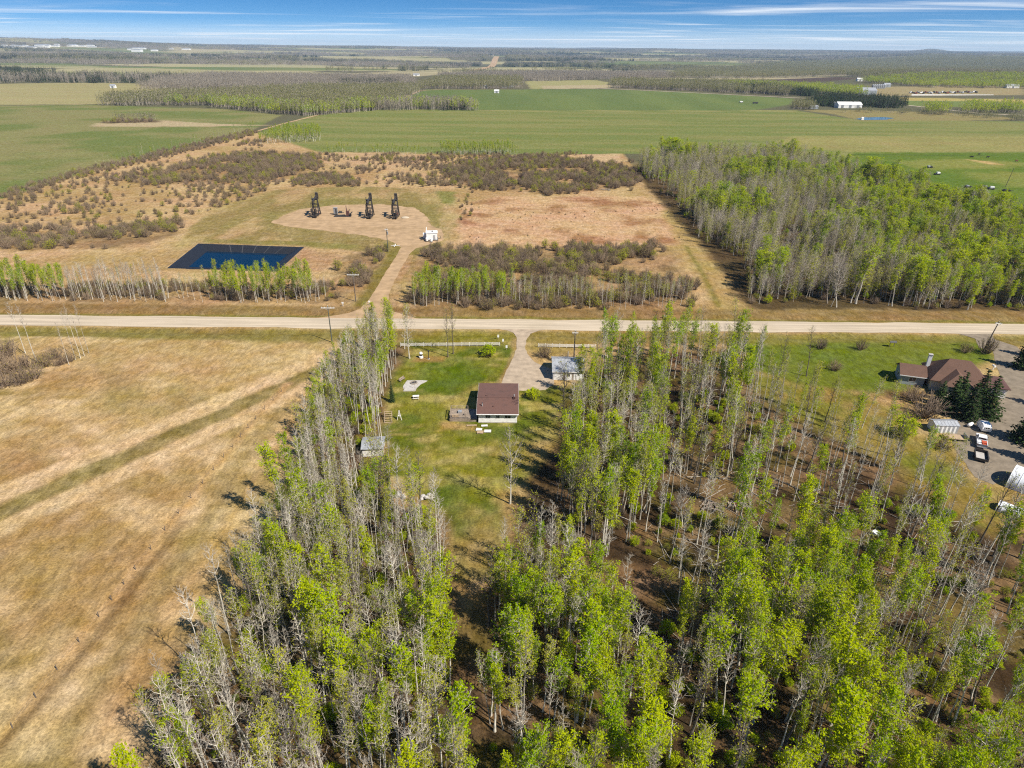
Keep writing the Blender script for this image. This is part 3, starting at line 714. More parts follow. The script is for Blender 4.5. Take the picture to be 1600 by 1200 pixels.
# ------------------------------------------------------------------ lined pond
def offset_poly(p, d):
    cx = sum(q[0] for q in p) / 4; cy = sum(q[1] for q in p) / 4
    n = len(p); res = []
    for i in range(n):
        a, b, c = Vector(p[i - 1]), Vector(p[i]), Vector(p[(i + 1) % n])
        n1 = Vector((-(b - a).y, (b - a).x)).normalized(); n2 = Vector((-(c - b).y, (c - b).x)).normalized()
        if n1.dot(Vector((cx, cy)) - b) < 0: n1 = -n1
        if n2.dot(Vector((cx, cy)) - b) < 0: n2 = -n2
        m = (n1 + n2) / (1 + n1.dot(n2))
        res.append((b.x + m.x * d, b.y + m.y * d))
    return res
P0 = offset_poly(POND, -0.9); P1 = offset_poly(POND, 0.4); P2 = offset_poly(POND, 9.0)
PS = offset_poly(POND, -2.4)
V = [(x, y, -1.3) for x, y in PS] + [(x, y, 0.05) for x, y in P0] + [(x, y, 0.30) for x, y in P1] + [(x, y, -3.8) for x, y in P2]
F = [(j * 4 + i, j * 4 + (i + 1) % 4, j * 4 + 4 + (i + 1) % 4, j * 4 + 4 + i) for j in range(3) for i in range(4)] + [(15, 14, 13, 12)]
me = bpy.data.meshes.new('lined_pond'); me.from_pydata(V, [], F); me.materials.append(M['liner']); me.update()
liner = tag(link('pond_liner', me), 'black liner banks around the dark blue pond', None, None, 'structure')
PW = offset_poly(POND, 4.3)
me = bpy.data.meshes.new('water'); me.from_pydata([(x, y, -1.75) for x, y in PW], [], [(0, 1, 2, 3)]); me.materials.append(M['water']); me.update()
struct('pond_water', me, 'dark blue water in the lined rectangular pond')
# seams of the liner sheets on the far bank
for k in range(5):
    t = (k + 2.2) / 7.4
    a = Vector(P1[1]).lerp(Vector(P1[2]), t); b = Vector(P2[1]).lerp(Vector(P2[2]), t)
    MB().bar((a.x, a.y, 0.32), (b.x, b.y, -3.75), 0.35, 0.05).build('liner_seam', M['darkgrey'], liner)
V = []; pp = GP([(1336, 186), (1350, 183.5), (1380, 183), (1398, 184.5), (1385, 187), (1350, 187.5)])
me = bpy.data.meshes.new('dugout_water'); me.from_pydata([(x, y, 0.12) for x, y in pp], [], [tuple(range(6))]); me.materials.append(M['water_far']); me.update()
struct('dugout_water', me, 'small turquoise farm dugout beyond the wide field')

# ------------------------------------------------------------------ plants: prototypes
class TB:
    """fast builder of tubes and leaves with a material index per face"""
    def __init__(self): self.v = []; self.f = []; self.m = []
    def tube(self, pts, rad, n, mi):
        base_ = len(self.v)
        k = len(pts)
        for i in range(k):
            a = pts[max(0, i - 1)]; b = pts[min(k - 1, i + 1)]
            d = b - a; d = d / (np.linalg.norm(d) + 1e-9)
            up = np.array((0, 0, 1.0)) if abs(d[2]) < 0.9 else np.array((1.0, 0, 0))
            s = np.cross(d, up); s /= np.linalg.norm(s); u = np.cross(s, d)
            for j in range(n):
                t = 2 * math.pi * j / n
                self.v.append(pts[i] + (s * math.cos(t) + u * math.sin(t)) * rad[i])
        for i in range(k - 1):
            for j in range(n):
                self.f.append((base_ + i * n + j, base_ + i * n + (j + 1) % n, base_ + (i + 1) * n + (j + 1) % n, base_ + (i + 1) * n + j)); self.m.append(mi)
    def leaves(self, cen, size, rg, mi, flat=0.5, droop=None):
        n = len(cen)
        nrm_ = rg.normal(size=(n, 3)); nrm_[:, 2] = np.abs(nrm_[:, 2]) + flat; nrm_ += LEAF_LEAN
        nrm_ /= np.linalg.norm(nrm_, axis=1)[:, None]
        a = rg.normal(size=(n, 3)); u = np.cross(nrm_, a); u /= np.linalg.norm(u, axis=1)[:, None]
        w = np.cross(nrm_, u)
        s = np.asarray(size).reshape(-1, 1) * np.ones((n, 1))
        b0 = len(self.v)
        P = np.stack([cen - u * s, cen + w * s * 0.62, cen + u * s, cen - w * s * 0.62], 1).reshape(-1, 3)
        self.v += list(P)
        self.f += [(b0 + 4 * i, b0 + 4 * i + 1, b0 + 4 * i + 2, b0 + 4 * i + 3) for i in range(n)]
        self.m += [mi] * n
    def mesh(self, name, mats):
        me = bpy.data.meshes.new(name)
        me.from_pydata([tuple(p) for p in self.v], [], self.f)
        for m in mats: me.materials.append(m)
        me.polygons.foreach_set('material_index', self.m)
        me.update()
        return me
    def join(self, o, moff=0, scale=1.0, off=(0, 0, 0), rz=0.0):
        b0 = len(self.v); ca, sa = math.cos(rz), math.sin(rz)
        A = np.array(o.v) * scale
        A = np.stack([A[:, 0] * ca - A[:, 1] * sa, A[:, 0] * sa + A[:, 1] * ca, A[:, 2]], 1) + np.array(off)
        self.v += list(A); self.f += [tuple(i + b0 for i in q) for q in o.f]; self.m += [k + moff for k in o.m]
        return self

LEAF_LEAN = np.array((0.25, -0.18, 0.0))   # young leaves turn a little to the light
def unit(v): return v / (np.linalg.norm(v) + 1e-9)

def aspen(seed, h=16.0, leafn=0, leafs=0.13, cstart=0.45, spread=1.7, nb=26, sub=6, r0=0.14, crooked=0.25, TW=0):
    """tall straight trunk, ascending branches in the upper part, fine twigs, leaves at the twigs"""
    rg = np.random.default_rng(seed)
    T, Cr = TB(), TB()
    k = 11
    zs = np.linspace(0, h, k)
    off = np.cumsum(rg.normal(0, crooked * 0.35, (k, 2)), 0); off -= off[0]
    tr = np.concatenate([off, zs[:, None]], 1)
    rad = r0 * (1 - 0.9 * (zs / h) ** 0.9); rad[0] *= 1.35
    T.tube(list(tr), rad, 6, 0)
    tips = []
    def at(z):
        return np.array([np.interp(z, zs, tr[:, 0]), np.interp(z, zs, tr[:, 1]), z])
    # a few dead snags on the bare stem
    for _ in range(5):
        z = rg.uniform(0.2, cstart) * h; a = rg.uniform(0, 6.28); l = rg.uniform(0.3, 0.9)
        p = at(z); Cr.tube([p, p + np.array((math.cos(a) * l, math.sin(a) * l, l * 0.25))], [0.022, 0.01], 3, 0)
    for b in range(nb):
        f = (b + rg.uniform(0, 1)) / nb
        z = h * (cstart + (0.97 - cstart) * f)
        a = b * 2.4 + rg.uniform(-0.5, 0.5)
        env = max(0.0, math.sin((0.14 + 0.74 * f) * math.pi)) ** 0.75
        l = spread * env * rg.uniform(0.5, 1.3)
        rise = rg.uniform(0.5, 1.15) + 0.45 * f
        d = unit(np.array((math.cos(a), math.sin(a), rise)))
        p0 = at(z); p1 = p0 + d * l * 0.5 + rg.normal(0, 0.06, 3); p2 = p0 + unit(d + np.array((0, 0, 0.35))) * l + rg.normal(0, 0.1, 3)
        rb = max(0.02, 0.055 * (1 - 0.6 * f) * (r0 / 0.14))
        T.tube([p0, p1, p2], [rb, rb * 0.7, rb * 0.35], 4, 0) if b % 2 == 0 else Cr.tube([p0, p1, p2], [rb, rb * 0.7, rb * 0.35], 3, 0)
        for s in range(sub):
            t = (s + rg.uniform(0.2, 1)) / sub
            q = p0 + (p1 - p0) * min(1, 2 * t) if t < 0.5 else p1 + (p2 - p1) * (2 * t - 1)
            dd = unit(d + rg.normal(0, 0.75, 3) + np.array((0, 0, 0.35)))
            ll = l * rg.uniform(0.22, 0.5) * (1.1 - 0.3 * t) + 0.15
            q1 = q + dd * ll
            Cr.tube([q, q1], [0.017, 0.008], 3, TW)
            dd2 = unit(dd + rg.normal(0, 0.6, 3)); q2 = q + dd * ll * 0.5
            Cr.tube([q2, q2 + dd2 * ll * 0.6], [0.012, 0.006], 3, TW)
            tips.append((q, q1)); tips.append((q2, q2 + dd2 * ll * 0.6))
    if leafn:
        tp = np.array([a + (b - a) * rg.uniform(0.3, 1.05) for a, b in tips])
        wgt = rg.uniform(0.2, 1.0, len(tp)) ** 1.5; wgt /= wgt.sum()
        pick = rg.choice(len(tp), leafn, p=wgt)
        cen = tp[pick] + rg.normal(0, 0.17, (leafn, 3))
        Cr.leaves(cen, leafs * rg.uniform(0.65, 1.35, leafn), rg, 1, 0.35)
    return T, Cr

def spruce(seed, h=10.0, r=2.2, whorls=17):
    rg = np.random.default_rng(seed); T, Cr = TB(), TB()
    T.tube([np.array((0, 0, 0.0)), np.array((0, 0, h * 0.5)), np.array((0, 0, h * 0.98))], [0.16, 0.09, 0.02], 6, 0)
    for wv in range(whorls):
        f = (wv + rg.uniform(0, 0.6)) / whorls
        z = h * (0.05 + 0.92 * f); l = r * (1 - f) ** 0.85 * rg.uniform(0.85, 1.1) + 0.12
        nb = max(5, int(11 * (1 - f) + 4))
        for b in range(nb):
            a = 6.28 * (b + rg.uniform(0, 0.7)) / nb
            ll = l * rg.uniform(0.7, 1.12); dr = rg.uniform(0.25, 0.5)
            p0 = np.array((0, 0, z)); d = np.array((math.cos(a), math.sin(a), 0)); s = np.array((-d[1], d[0], 0))
            p1 = p0 + d * ll * 0.55 + np.array((0, 0, -dr * ll * 0.45)); p2 = p0 + d * ll + np.array((0, 0, -dr * ll * 0.55))
            Cr.tube([p0, p1, p2], [0.03, 0.02, 0.008], 3, 0)
            m = max(4, int(ll * 10)); t = rg.uniform(0.12, 1, m)
            c = np.where(t[:, None] < 0.55, p0 + (p1 - p0) * (t[:, None] / 0.55), p1 + (p2 - p1) * ((t[:, None] - 0.55) / 0.45))
            wdt = 0.30 * ll * (1 - t * 0.75)
            c = c + s * (rg.uniform(-1, 1, m) * wdt)[:, None] + rg.normal(0, 0.05, (m, 3))
            Cr.leaves(c, rg.uniform(0.14, 0.27, m), rg, 1, 0.9)
    return T, Cr

def willow(seed, h=3.0, r=1.7, stems=46, leafn=0, leafs=0.06, tw=3, thick=0.03):
    """many-stemmed bush, twigs fanning out from a narrow foot"""
    rg = np.random.default_rng(seed); T = TB()
    for s in range(stems):
        a = rg.uniform(0, 6.28); e = rg.uniform(0, 1) ** 0.6
        d = np.array((math.cos(a) * e, math.sin(a) * e, 0))
        top = d * r * rg.uniform(0.75, 1.08) + np.array((0, 0, h * (1 - 0.45 * e * e) * rg.uniform(0.72, 1.08)))
        foot = d * r * 0.22 + np.array((rg.normal(0, 0.1), rg.normal(0, 0.1), -0.05))
        midp = foot + (top - foot) * 0.5 + d * r * 0.10 + rg.normal(0, 0.08, 3)
        T.tube([foot, midp, top], [thick, thick * 0.7, thick * 0.35], 3, 0)
        cen = []
        for k in range(tw):
            t = rg.uniform(0.35, 0.95); q = midp + (top - midp) * (2 * t - 1) if t > 0.5 else foot + (midp - foot) * 2 * t
            dd = unit((top - foot) / h + rg.normal(0, 0.55, 3)); l = rg.uniform(0.25, 0.55) * h * 0.4
            T.tube([q, q + dd * l], [thick * 0.5, thick * 0.28], 3, 0)
            cen.append(q + dd * l * rg.uniform(0.4, 1.0))
        if leafn:
            cen.append(top)
            c = np.array(cen)[rg.integers(0, len(cen), leafn)] + rg.normal(0, 0.12, (leafn, 3))
            T.leaves(c, leafs * rg.uniform(0.6, 1.4, leafn), rg, 1, 0.3)
    return T

PROTO = {}
def reg(kind, T, Cr, mats_t, mats_c):
    tm = T.mesh(kind + '_trunk', mats_t); cm_ = Cr.mesh(kind + '_crown', mats_c)
    J = TB(); J.join(T); J.join(Cr, len(mats_t))
    jm = J.mesh(kind + '_plant', list(mats_t) + list(mats_c))
    PROTO.setdefault(kind, []).append((tm, cm_, jm))
for s in range(8):    # full young leaf
    T, Cr = aspen(100 + s, 15.5 + (s % 3), (1250, 1750, 900)[s % 3], 0.125, (0.48, 0.58, 0.52, 0.42)[s % 4], (1.8, 2.2, 1.5, 2.5, 1.9)[s % 5], 26, 6, 0.125 + 0.01 * (s % 3), 0.16)
    if s in (2, 5, 7):    # twin stems from one root
        T2, C2 = aspen(180 + s, 13.0, 700, 0.125, 0.5, 1.6, 20, 6, 0.10, 0.16); T.join(T2, 0, 1.0, (0.7, 0.3, 0)); Cr.join(C2, 0, 1.0, (0.7, 0.3, 0))
    reg('leafy', T, Cr, [M['bark']], [M['twig'], M['leaf']])
for s in range(5):    # just breaking bud
    T, Cr = aspen(200 + s, 15.5 + (s % 3), 300 + 110 * s, 0.095, (0.46, 0.58, 0.52)[s % 3], (1.5, 1.8)[s % 2], 24, 6, 0.12, 0.14)
    reg('budding', T, Cr, [M['bark']], [M['twig'], M['leaf_dim']])
for s in range(5):    # still bare
    T, Cr = aspen(300 + s, 15.5 + (s % 3), 0, 0, (0.52, 0.64, 0.58)[s % 3], (1.6, 2.1, 1.4)[s % 3], 18, 6, 0.13, 0.13, TW=1)
    reg('bare', T, Cr, [M['bark']], [M['bark'], M['twig']])
for s in range(5):    # slighter trees of the big woodlot, twiggy from low down
    T, Cr = aspen(600 + s, 15.0 + (s % 3), (520, 760, 300)[s % 3], 0.12, (0.2, 0.28, 0.24)[s % 3], (1.9, 2.5)[s % 2], 30, 7, 0.10, 0.3)
    reg('wbud', T, Cr, [M['twig']], [M['twig'], M['leaf_dim']])
for s in range(4):
    T, Cr = aspen(620 + s, 15.0 + (s % 3), 0, 0, (0.22, 0.3)[s % 2], (2.0, 2.5)[s % 2], 32, 8, 0.11, 0.32)
    reg('wbare', T, Cr, [M['bark'] if s % 2 else M['twig']], [M['twig']])
T, Cr = aspen(901, 16.0, 330, 0.10, 0.2, 3.4, 30, 8, 0.17, 0.16, TW=0)
reg('lone', T, Cr, [M['bark']], [M['twig'], M['leaf_dim']])
for s in range(3):    # dark barked old poplars
    T, Cr = aspen(350 + s, 16.0, 160, 0.11, 0.36, 2.4, 26, 6, 0.19, 0.3)
    reg('dark', T, Cr, [M['darkbark']], [M['darkbark'], M['leaf_dim']])
for s in range(3):
    T, Cr = spruce(400 + s, 10.0, 2.1 + 0.2 * s)
    reg('spruce', T, Cr, [M['darkbark']], [M['darkbark'], M['needle']])
for s in range(5):
    W = willow(500 + s, 3.0, 1.7 + 0.15 * (s % 3), 74, (0, 2, 4, 0, 6)[s], 0.07, 4, 0.034)
    jm = W.mesh('willow', [M['wtwig'], M['willow_leaf']]); PROTO.setdefault('willow', []).append((None, None, jm))
for s in range(3):
    W = willow(520 + s, 3.0, 1.5, 46, 34, 0.10, 4, 0.026)
    jm = W.mesh('leafy_bush', [M['wtwig'], M['leaf']]); PROTO.setdefault('bush', []).append((None, None, jm))
for s in range(3):
    W = willow(540 + s, 3.0, 1.5, 50, 14, 0.085, 4, 0.028)
    jm = W.mesh('thin_bush', [M['wtwig'], M['leaf_dim']]); PROTO.setdefault('thicket', []).append((None, None, jm))

# clumps for the distant woods: a dozen small coarse trees together
def coarse(rg, h, kind):
    t = TB()
    if kind == 'spruce':
        m = 26; f = rg.uniform(0, 1, m); a = rg.uniform(0, 6.28, m); rr = 2.3 * (1 - f) * rg.uniform(0.3, 1, m)
        t.leaves(np.stack([rr * np.cos(a), rr * np.sin(a), 0.6 + f * h], 1), rg.uniform(0.8, 1.3, m) * (1.15 - 0.7 * f), rg, 1, 1.2)
        t.tube([np.array((0, 0, 0.0)), np.array((0, 0, h))], [0.2, 0.05], 3, 0)
    else:
        t.tube([np.array((0, 0, 0.0)), np.array((rg.normal(0, .3), rg.normal(0, .3), h * 0.95))], [0.17, 0.05], 3, 0)
        for _ in range(9):
            z = rg.uniform(0.4, 0.9) * h; a = rg.uniform(0, 6.28)
            t.tube([np.array((0, 0, z)), np.array((math.cos(a) * 1.6, math.sin(a) * 1.6, z + 1.8))], [0.08, 0.03], 3, 0)
        m = {'green': 46, 'grey': 26, 'olive': 36}[kind]
        f = rg.uniform(0, 1, m); a = rg.uniform(0, 6.28, m); rr = 2.1 * np.sqrt(rg.uniform(0.05, 1, m)) * np.sin(np.clip(f * 0.85 + 0.15, 0, 1) * 3.0)
        t.leaves(np.stack([rr * np.cos(a), rr * np.sin(a), h * (0.38 + 0.62 * f)], 1), rg.uniform(0.28, 0.62, m) * (1.0 if kind != 'grey' else 0.8), rg, 1, 0.5)
    return t
M['grey_crown'] = leaf_material('grey_twig_haze', (0.17, 0.15, 0.115), (0.27, 0.235, 0.17), 0.25)
M['olive_crown'] = leaf_material('olive_bud_haze', (0.16, 0.175, 0.04), (0.26, 0.255, 0.07), 0.35)
FAR = {}
for kind, mats in {'green': (M['twig'], M['leaf']), 'olive': (M['twig'], M['olive_crown']), 'grey': (M['twig'], M['grey_crown']), 'spruce': (M['darkbark'], M['needle'])}.items():
    FAR[kind] = []
    for s in range(3):
        rg = np.random.default_rng(700 + s); t = TB()
        for k in range(16):
            t.join(coarse(rg, rg.uniform(10, 16), kind), 0, 1.0, (rg.uniform(-11, 11), rg.uniform(-11, 11), 0))
        FAR[kind].append(t.mesh('far_' + kind, mats))

# ------------------------------------------------------------------ scattering
RG = np.random.default_rng(7)
def scatter(poly, spacing, px=True, seed=0, keep=None, jitter=0.48):
    p = GP(poly) if px else poly
    rg = np.random.default_rng(seed)
    xs = [q[0] for q in p]; ys = [q[1] for q in p]
    ax = np.arange(min(xs), max(xs) + spacing, spacing); ay = np.arange(min(ys), max(ys) + spacing, spacing)
    A, B = np.meshgrid(ax, ay); A = A.ravel() + rg.uniform(-jitter, jitter, A.size) * spacing; B = B.ravel() + rg.uniform(-jitter, jitter, B.size) * spacing
    m = inside(p, A, B)
    A, B = A[m], B[m]
    if keep is not None:
        m = rg.uniform(0, 1, A.size) < keep(A, B); A, B = A[m], B[m]
    return list(zip(A.tolist(), B.tolist()))

def scatter_object(name, pts, meshes, label, seed=0, tilt=0.05, fat=(0.85, 1.15)):
    """pts: (x, y, scale); one object of stuff, plants placed by geometry nodes"""
    rg = np.random.default_rng(seed); n = len(pts)
    P = np.array(pts, float)
    me = bpy.data.meshes.new(name)
    z = terrain(P[:, 0], P[:, 1])
    me.vertices.add(n); me.vertices.foreach_set('co', np.stack([P[:, 0], P[:, 1], z - 0.05], 1).astype(np.float32).ravel())
    rot = np.stack([rg.normal(0, tilt, n), rg.normal(0, tilt, n), rg.uniform(0, 6.283, n)], 1)
    a = me.attributes.new('rot', 'FLOAT_VECTOR', 'POINT'); a.data.foreach_set('vector', rot.astype(np.float32).ravel())
    sc = P[:, 2]
    ft = rg.uniform(*fat, n)
    sv = np.stack([sc * ft * rg.uniform(0.9, 1.1, n), sc * ft, sc], 1)
    a = me.attributes.new('scl', 'FLOAT_VECTOR', 'POINT'); a.data.foreach_set('vector', sv.astype(np.float32).ravel())
    a = me.attributes.new('pick', 'INT', 'POINT'); a.data.foreach_set('value', rg.integers(0, len(meshes), n).astype(np.int32))
    me.update()
    o = link(name, me)
    ng = bpy.data.node_groups.new(name + '_scatter', 'GeometryNodeTree')
    ng.interface.new_socket('Geometry', in_out='INPUT', socket_type='NodeSocketGeometry')
    ng.interface.new_socket('Geometry', in_out='OUTPUT', socket_type='NodeSocketGeometry')
    N, L = ng.nodes.new, ng.links.new
    gi, go = N('NodeGroupInput'), N('NodeGroupOutput')
    ip = N('GeometryNodeInstanceOnPoints'); jn = N('GeometryNodeJoinGeometry')
    for m in meshes:
        po = bpy.data.objects.get('plant_source_' + m.name) or bpy.data.objects.new('plant_source_' + m.name, m)
        oi = N('GeometryNodeObjectInfo'); oi.inputs['Object'].default_value = po; oi.inputs['As Instance'].default_value = True
        L(oi.outputs['Geometry'], jn.inputs[0])
    L(gi.outputs[0], ip.inputs['Points']); L(jn.outputs[0], ip.inputs['Instance']); ip.inputs['Pick Instance'].default_value = True
    def attr(nm, ty):
        k = N('GeometryNodeInputNamedAttribute'); k.data_type = ty; k.inputs['Name'].default_value = nm; return k.outputs['Attribute']
    L(attr('pick', 'INT'), ip.inputs['Instance Index']); L(attr('rot', 'FLOAT_VECTOR'), ip.inputs['Rotation']); L(attr('scl', 'FLOAT_VECTOR'), ip.inputs['Scale'])
    L(ip.outputs[0], go.inputs[0])
    md = o.modifiers.new('scatter', 'NODES'); md.node_group = ng
    return tag(o, label, None, None, 'stuff')

def plant(kind, x, y, scale, label, group=None, var=None, rz=None, tilt=(0, 0), name=None, fat=1.0):
    """one tree as a thing of its own: trunk and crown under an empty"""
    tm, cm_, jm = PROTO[kind][(var if var is not None else int(RG.integers(0, 99))) % len(PROTO[kind])]
    rz = RG.uniform(0, 6.28) if rz is None else rz
    z = tz(x, y) - 0.05
    if tm is None:
        o = link(name or 'willow_shrub', jm); tag(o, label, 'shrub', group)
    else:
        o = thing(name or ('spruce_tree' if kind == 'spruce' else 'poplar_tree' if kind == 'dark' else 'aspen_tree'), label, 'tree', group=group)
        link('trunk', tm, o); link('crown', cm_, o)
    o.location = (x, y, z); o.rotation_euler = (tilt[0], tilt[1], rz); o.scale = (scale * fat, scale * fat, scale)
    return o

# trees near the camera: (x, y, kind, scale, zone)
TREES = []
def grove(poly, spacing, mix, hmin, hmax, zone_, seed, keep=None, px=True):
    rg = np.random.default_rng(seed + 900)
    for x, y in scatter(poly, spacing, px, seed, keep):
        g = float(fbm(np.array([x / 11.0]), np.array([y / 11.0]), 91, 2)[0])
        r = rg.uniform(0, 1)
        # leaf-out goes clone by clone, so neighbours flush together
        lw = mix[0] * (2.0 if g > 0.52 else 0.45); bw = mix[1]; nw = mix[2] * (0.6 if g > 0.52 else 1.3); dw = mix[3]
        t = lw + bw + nw + dw; r *= t
        kind = 'leafy' if r < lw else 'budding' if r < lw + bw else 'bare' if r < lw + bw + nw else 'dark'
        TREES.append((x, y, kind, rg.uniform(hmin, hmax) / 16.0, zone_))
clear = GP([(985, 1010), (1010, 900), (1060, 880), (1075, 940), (1050, 1050), (1010, 1090)])
clear2 = GP([(1030, 800), (1070, 745), (1170, 770), (1300, 800), (1240, 860), (1120, 850)])
def keepB(A, B):
    return np.where(inside(clear, A, B), 0.08, np.where(inside(clear2, A, B), 0.15, 0.12 + 0.95 * smooth(0.36, 0.56, fbm(A / 11, B / 11, 97, 3))))
grove([(290, 1500), (252, 1215), (275, 1150), (345, 1015), (412, 900), (468, 790), (485, 742), (505, 745), (588, 737), (625, 795), (685, 812), (700, 905), (690, 1000), (735, 1200), (735, 1500)], 2.2, (0.09, 0.30, 0.80, 0.05), 12, 17.5, 'grove', 1, lambda A, B: 0.5 + 0.6 * fbm(A / 9, B / 9, 95, 3))
grove([(465, 738), (498, 675), (532, 610), (566, 562), (590, 545), (612, 560), (604, 600), (596, 640), (588, 690), (570, 700), (585, 737), (505, 745)], 2.6, (0.04, 0.34, 0.66, 0.05), 12, 17, 'belt', 2)
grove([(560, 545), (600, 530), (640, 548), (625, 575), (605, 600), (580, 590)], 4.0, (0.5, 0.4, 0.1, 0.1), 12, 15, 'belt', 3)
grove([(735, 1500), (740, 1120), (760, 985), (790, 915), (850, 880), (905, 910), (975, 960), (1000, 1040), (1060, 960), (1180, 925), (1330, 900), (1480, 900), (1800, 900), (1900, 1500)], 2.4, (0.58, 0.24, 0.38, 0.10), 10, 17, 'front', 4, keepB)
grove([(872, 745), (940, 730), (1010, 740), (1020, 800), (1000, 860), (930, 875), (880, 840)], 2.6, (0.8, 0.15, 0.12, 0.03), 13, 17.5, 'clump', 5)
grove([(895, 625), (930, 575), (1010, 560), (1150, 555), (1185, 600), (1200, 660), (1180, 730), (1100, 760), (1010, 745), (930, 735), (880, 735), (882, 680)], 3.1, (0.28, 0.36, 0.46, 0.10), 12, 18, 'east', 6, lambda A, B: 0.35 + 0.75 * fbm(A / 9, B / 9, 99, 3))
grove([(1010, 745), (1180, 720), (1300, 720), (1420, 770), (1560, 850), (1800, 870), (1800, 910), (1330, 900), (1180, 925), (1060, 960), (1000, 860)], 4.0, (0.22, 0.34, 0.50, 0.20), 12, 18, 'open', 7, lambda A, B: np.where(inside(clear2, A, B), 0.28, 0.8))
grove([(1190, 600), (1290, 640), (1390, 690), (1450, 760), (1420, 770), (1300, 720), (1200, 700)], 4.4, (0.30, 0.45, 0.20, 0.15), 9, 15, 'yardside', 8)
grove([(748, 1330), (765, 1120), (785, 960), (850, 900), (930, 930), (985, 1010), (985, 1330)], 3.0, (0.75, 0.2, 0.22, 0.03), 10, 16, 'front', 9, lambda A, B: 0.75 + 0 * A)
# singled-out trees
plant('lone', *G(797, 787), 1.10, 'lone pale-trunked aspen standing on the lawn behind the brown-roofed bungalow', var=0, fat=1.0)
plant('dark', *G(700, 558), 0.95, 'left of two bare dark trees beside the white rail fence', var=0, fat=0.8)
plant('dark', *G(708, 553), 0.98, 'right of two bare dark trees beside the white rail fence', var=1, fat=0.8)
plant('lone', *G(640, 560), 0.98, 'wide tree standing left of the white rail fence end', var=0, fat=1.15)
plant('dark', *G(877, 673), 1.12, 'tall bare tree with dark trunk right of the brown-roofed bungalow', var=2, fat=1.15)
plant('bare', *G(598, 702), 1.20, 'tall white-trunked aspen right beside the tin-roofed shed', var=0, fat=0.8)
plant('bare', *G(594, 690), 1.22, 'tall white-trunked aspen just behind the tin-roofed shed', var=1, fat=0.8)
plant('spruce', *G(613, 628), 0.62, 'small narrow spruce at the edge of the lawn beside the aspen belt', var=0, fat=0.7)
plant('dark', *G(1213, 610), 0.98, 'dark bare tree on the near edge of the neighbour lawn', var=1, fat=0.9)
plant('dark', *G(1260, 588), 0.92, 'dark leaning bare tree nearest the neighbour lawn bushes', var=2, fat=0.9, tilt=(0.0, 0.1))
plant('leafy', *G(1150, 800), 0.92, 'bright green aspen with bare lower trunk beside the debris heap', var=2, fat=1.25)
plant('bare', *G(58, 566), 1.0, 'bare white tree above the grey bushes at the left field corner', var=2)
plant('bare', *G(40, 552), 0.95, 'bare white tree furthest left at the field corner', var=4)
for k, (px, py) in enumerate([(108, 570), (118, 562), (126, 560), (132, 556), (139, 552)]):
    plant('bare', *G(px, py), 0.84 + 0.05 * (k % 3), ('slim bare tree nearest the camera in the roadside clump of five', 'second slim bare tree of the roadside clump of five', 'middle slim bare tree of the roadside clump of five', 'fourth slim bare tree of the roadside clump of five', 'slim bare tree nearest the road in the roadside clump of five')[k], 'slim bare trees at the field corner', var=k, fat=0.7)

KL = {'leafy': 'bright green leafy aspen', 'budding': 'pale half-leafed aspen', 'bare': 'bare white-trunked aspen', 'dark': 'dark-trunked bare poplar'}
KG = {'leafy': 'bright green leafy aspens', 'budding': 'pale half-leafed aspens', 'bare': 'bare white-trunked aspens', 'dark': 'dark-trunked bare poplars'}
ORD = 'zeroth first second third fourth fifth sixth seventh eighth ninth tenth eleventh twelfth thirteenth fourteenth fifteenth sixteenth seventeenth eighteenth nineteenth twentieth'.split()
ORD += ['twenty-' + w for w in ORD[1:10]] + ['thirtieth'] + ['thirty-' + w for w in ORD[1:10]] + ['fortieth'] + ['forty-' + w for w in ORD[1:10]]
LM_T = [('the bottom left end of the grove', 190, 1190), ('the bottom edge under the tin-roofed shed', 585, 1190), ('the bottom edge left of centre', 400, 1190), ('the bottom centre of the picture', 800, 1190), ('the bottom edge right of centre', 1000, 1190), ('the bottom edge under the red board heap', 1180, 1190), ('the bottom edge under the scrap trailer', 1370, 1190), ('the bottom right corner', 1580, 1190),
        ('the tin-roofed shed', 585, 700), ('the lone lawn aspen', 797, 760), ('the garage', 888, 580), ('the heap of red boards', 1150, 790), ('the pale scrap heap', 1272, 762), ('the small fabric shelter', 1578, 790), ('the white pickup', 1532, 693), ('the lower tip of the lawn', 745, 890), ('the dark strip in the hay field', 300, 960), ('the hay field edge left of the shed', 440, 740), ('the brown clearing in the right woods', 1030, 960), ('the white scrap trailer', 1368, 838), ('the middle of the left grove', 520, 940), ('the middle of the right picture edge', 1590, 960), ('the middle of the lower right woods', 1250, 1040), ('the middle of the lower centre woods', 880, 1040)]
LM_S = [('the right end of the roadside aspens by the trail', 1060, 475), ('the white pond marker left of the lease road', 536, 478), ('the middle of the brush under the pink meadow', 800, 410), ('the left end of the brush under the pink meadow', 680, 405), ('the left end of the pond', 266, 418), ('the right end of the pond', 465, 390), ('the left pumpjack', 494, 320), ('the right pumpjack', 618, 320), ('the metering building', 672, 365), ('the pole at the well pad', 606, 375), ('the pole left of the lease road', 556, 450), ('the left end of the pink meadow', 722, 345), ('the right end of the pink meadow', 1050, 350), ('the woodlot trail mouth', 1110, 470), ('the left picture edge beyond the road', 0, 375), ('the near edge of the left green field', 120, 290), ('the lower middle of the pink meadow', 880, 385), ('the roadside aspens right of the lease road', 720, 440), ('the roadside bare aspens under the pink meadow', 930, 450), ('the track swath left of the well pad', 300, 350), ('the bare gap left of the pond', 190, 345)]
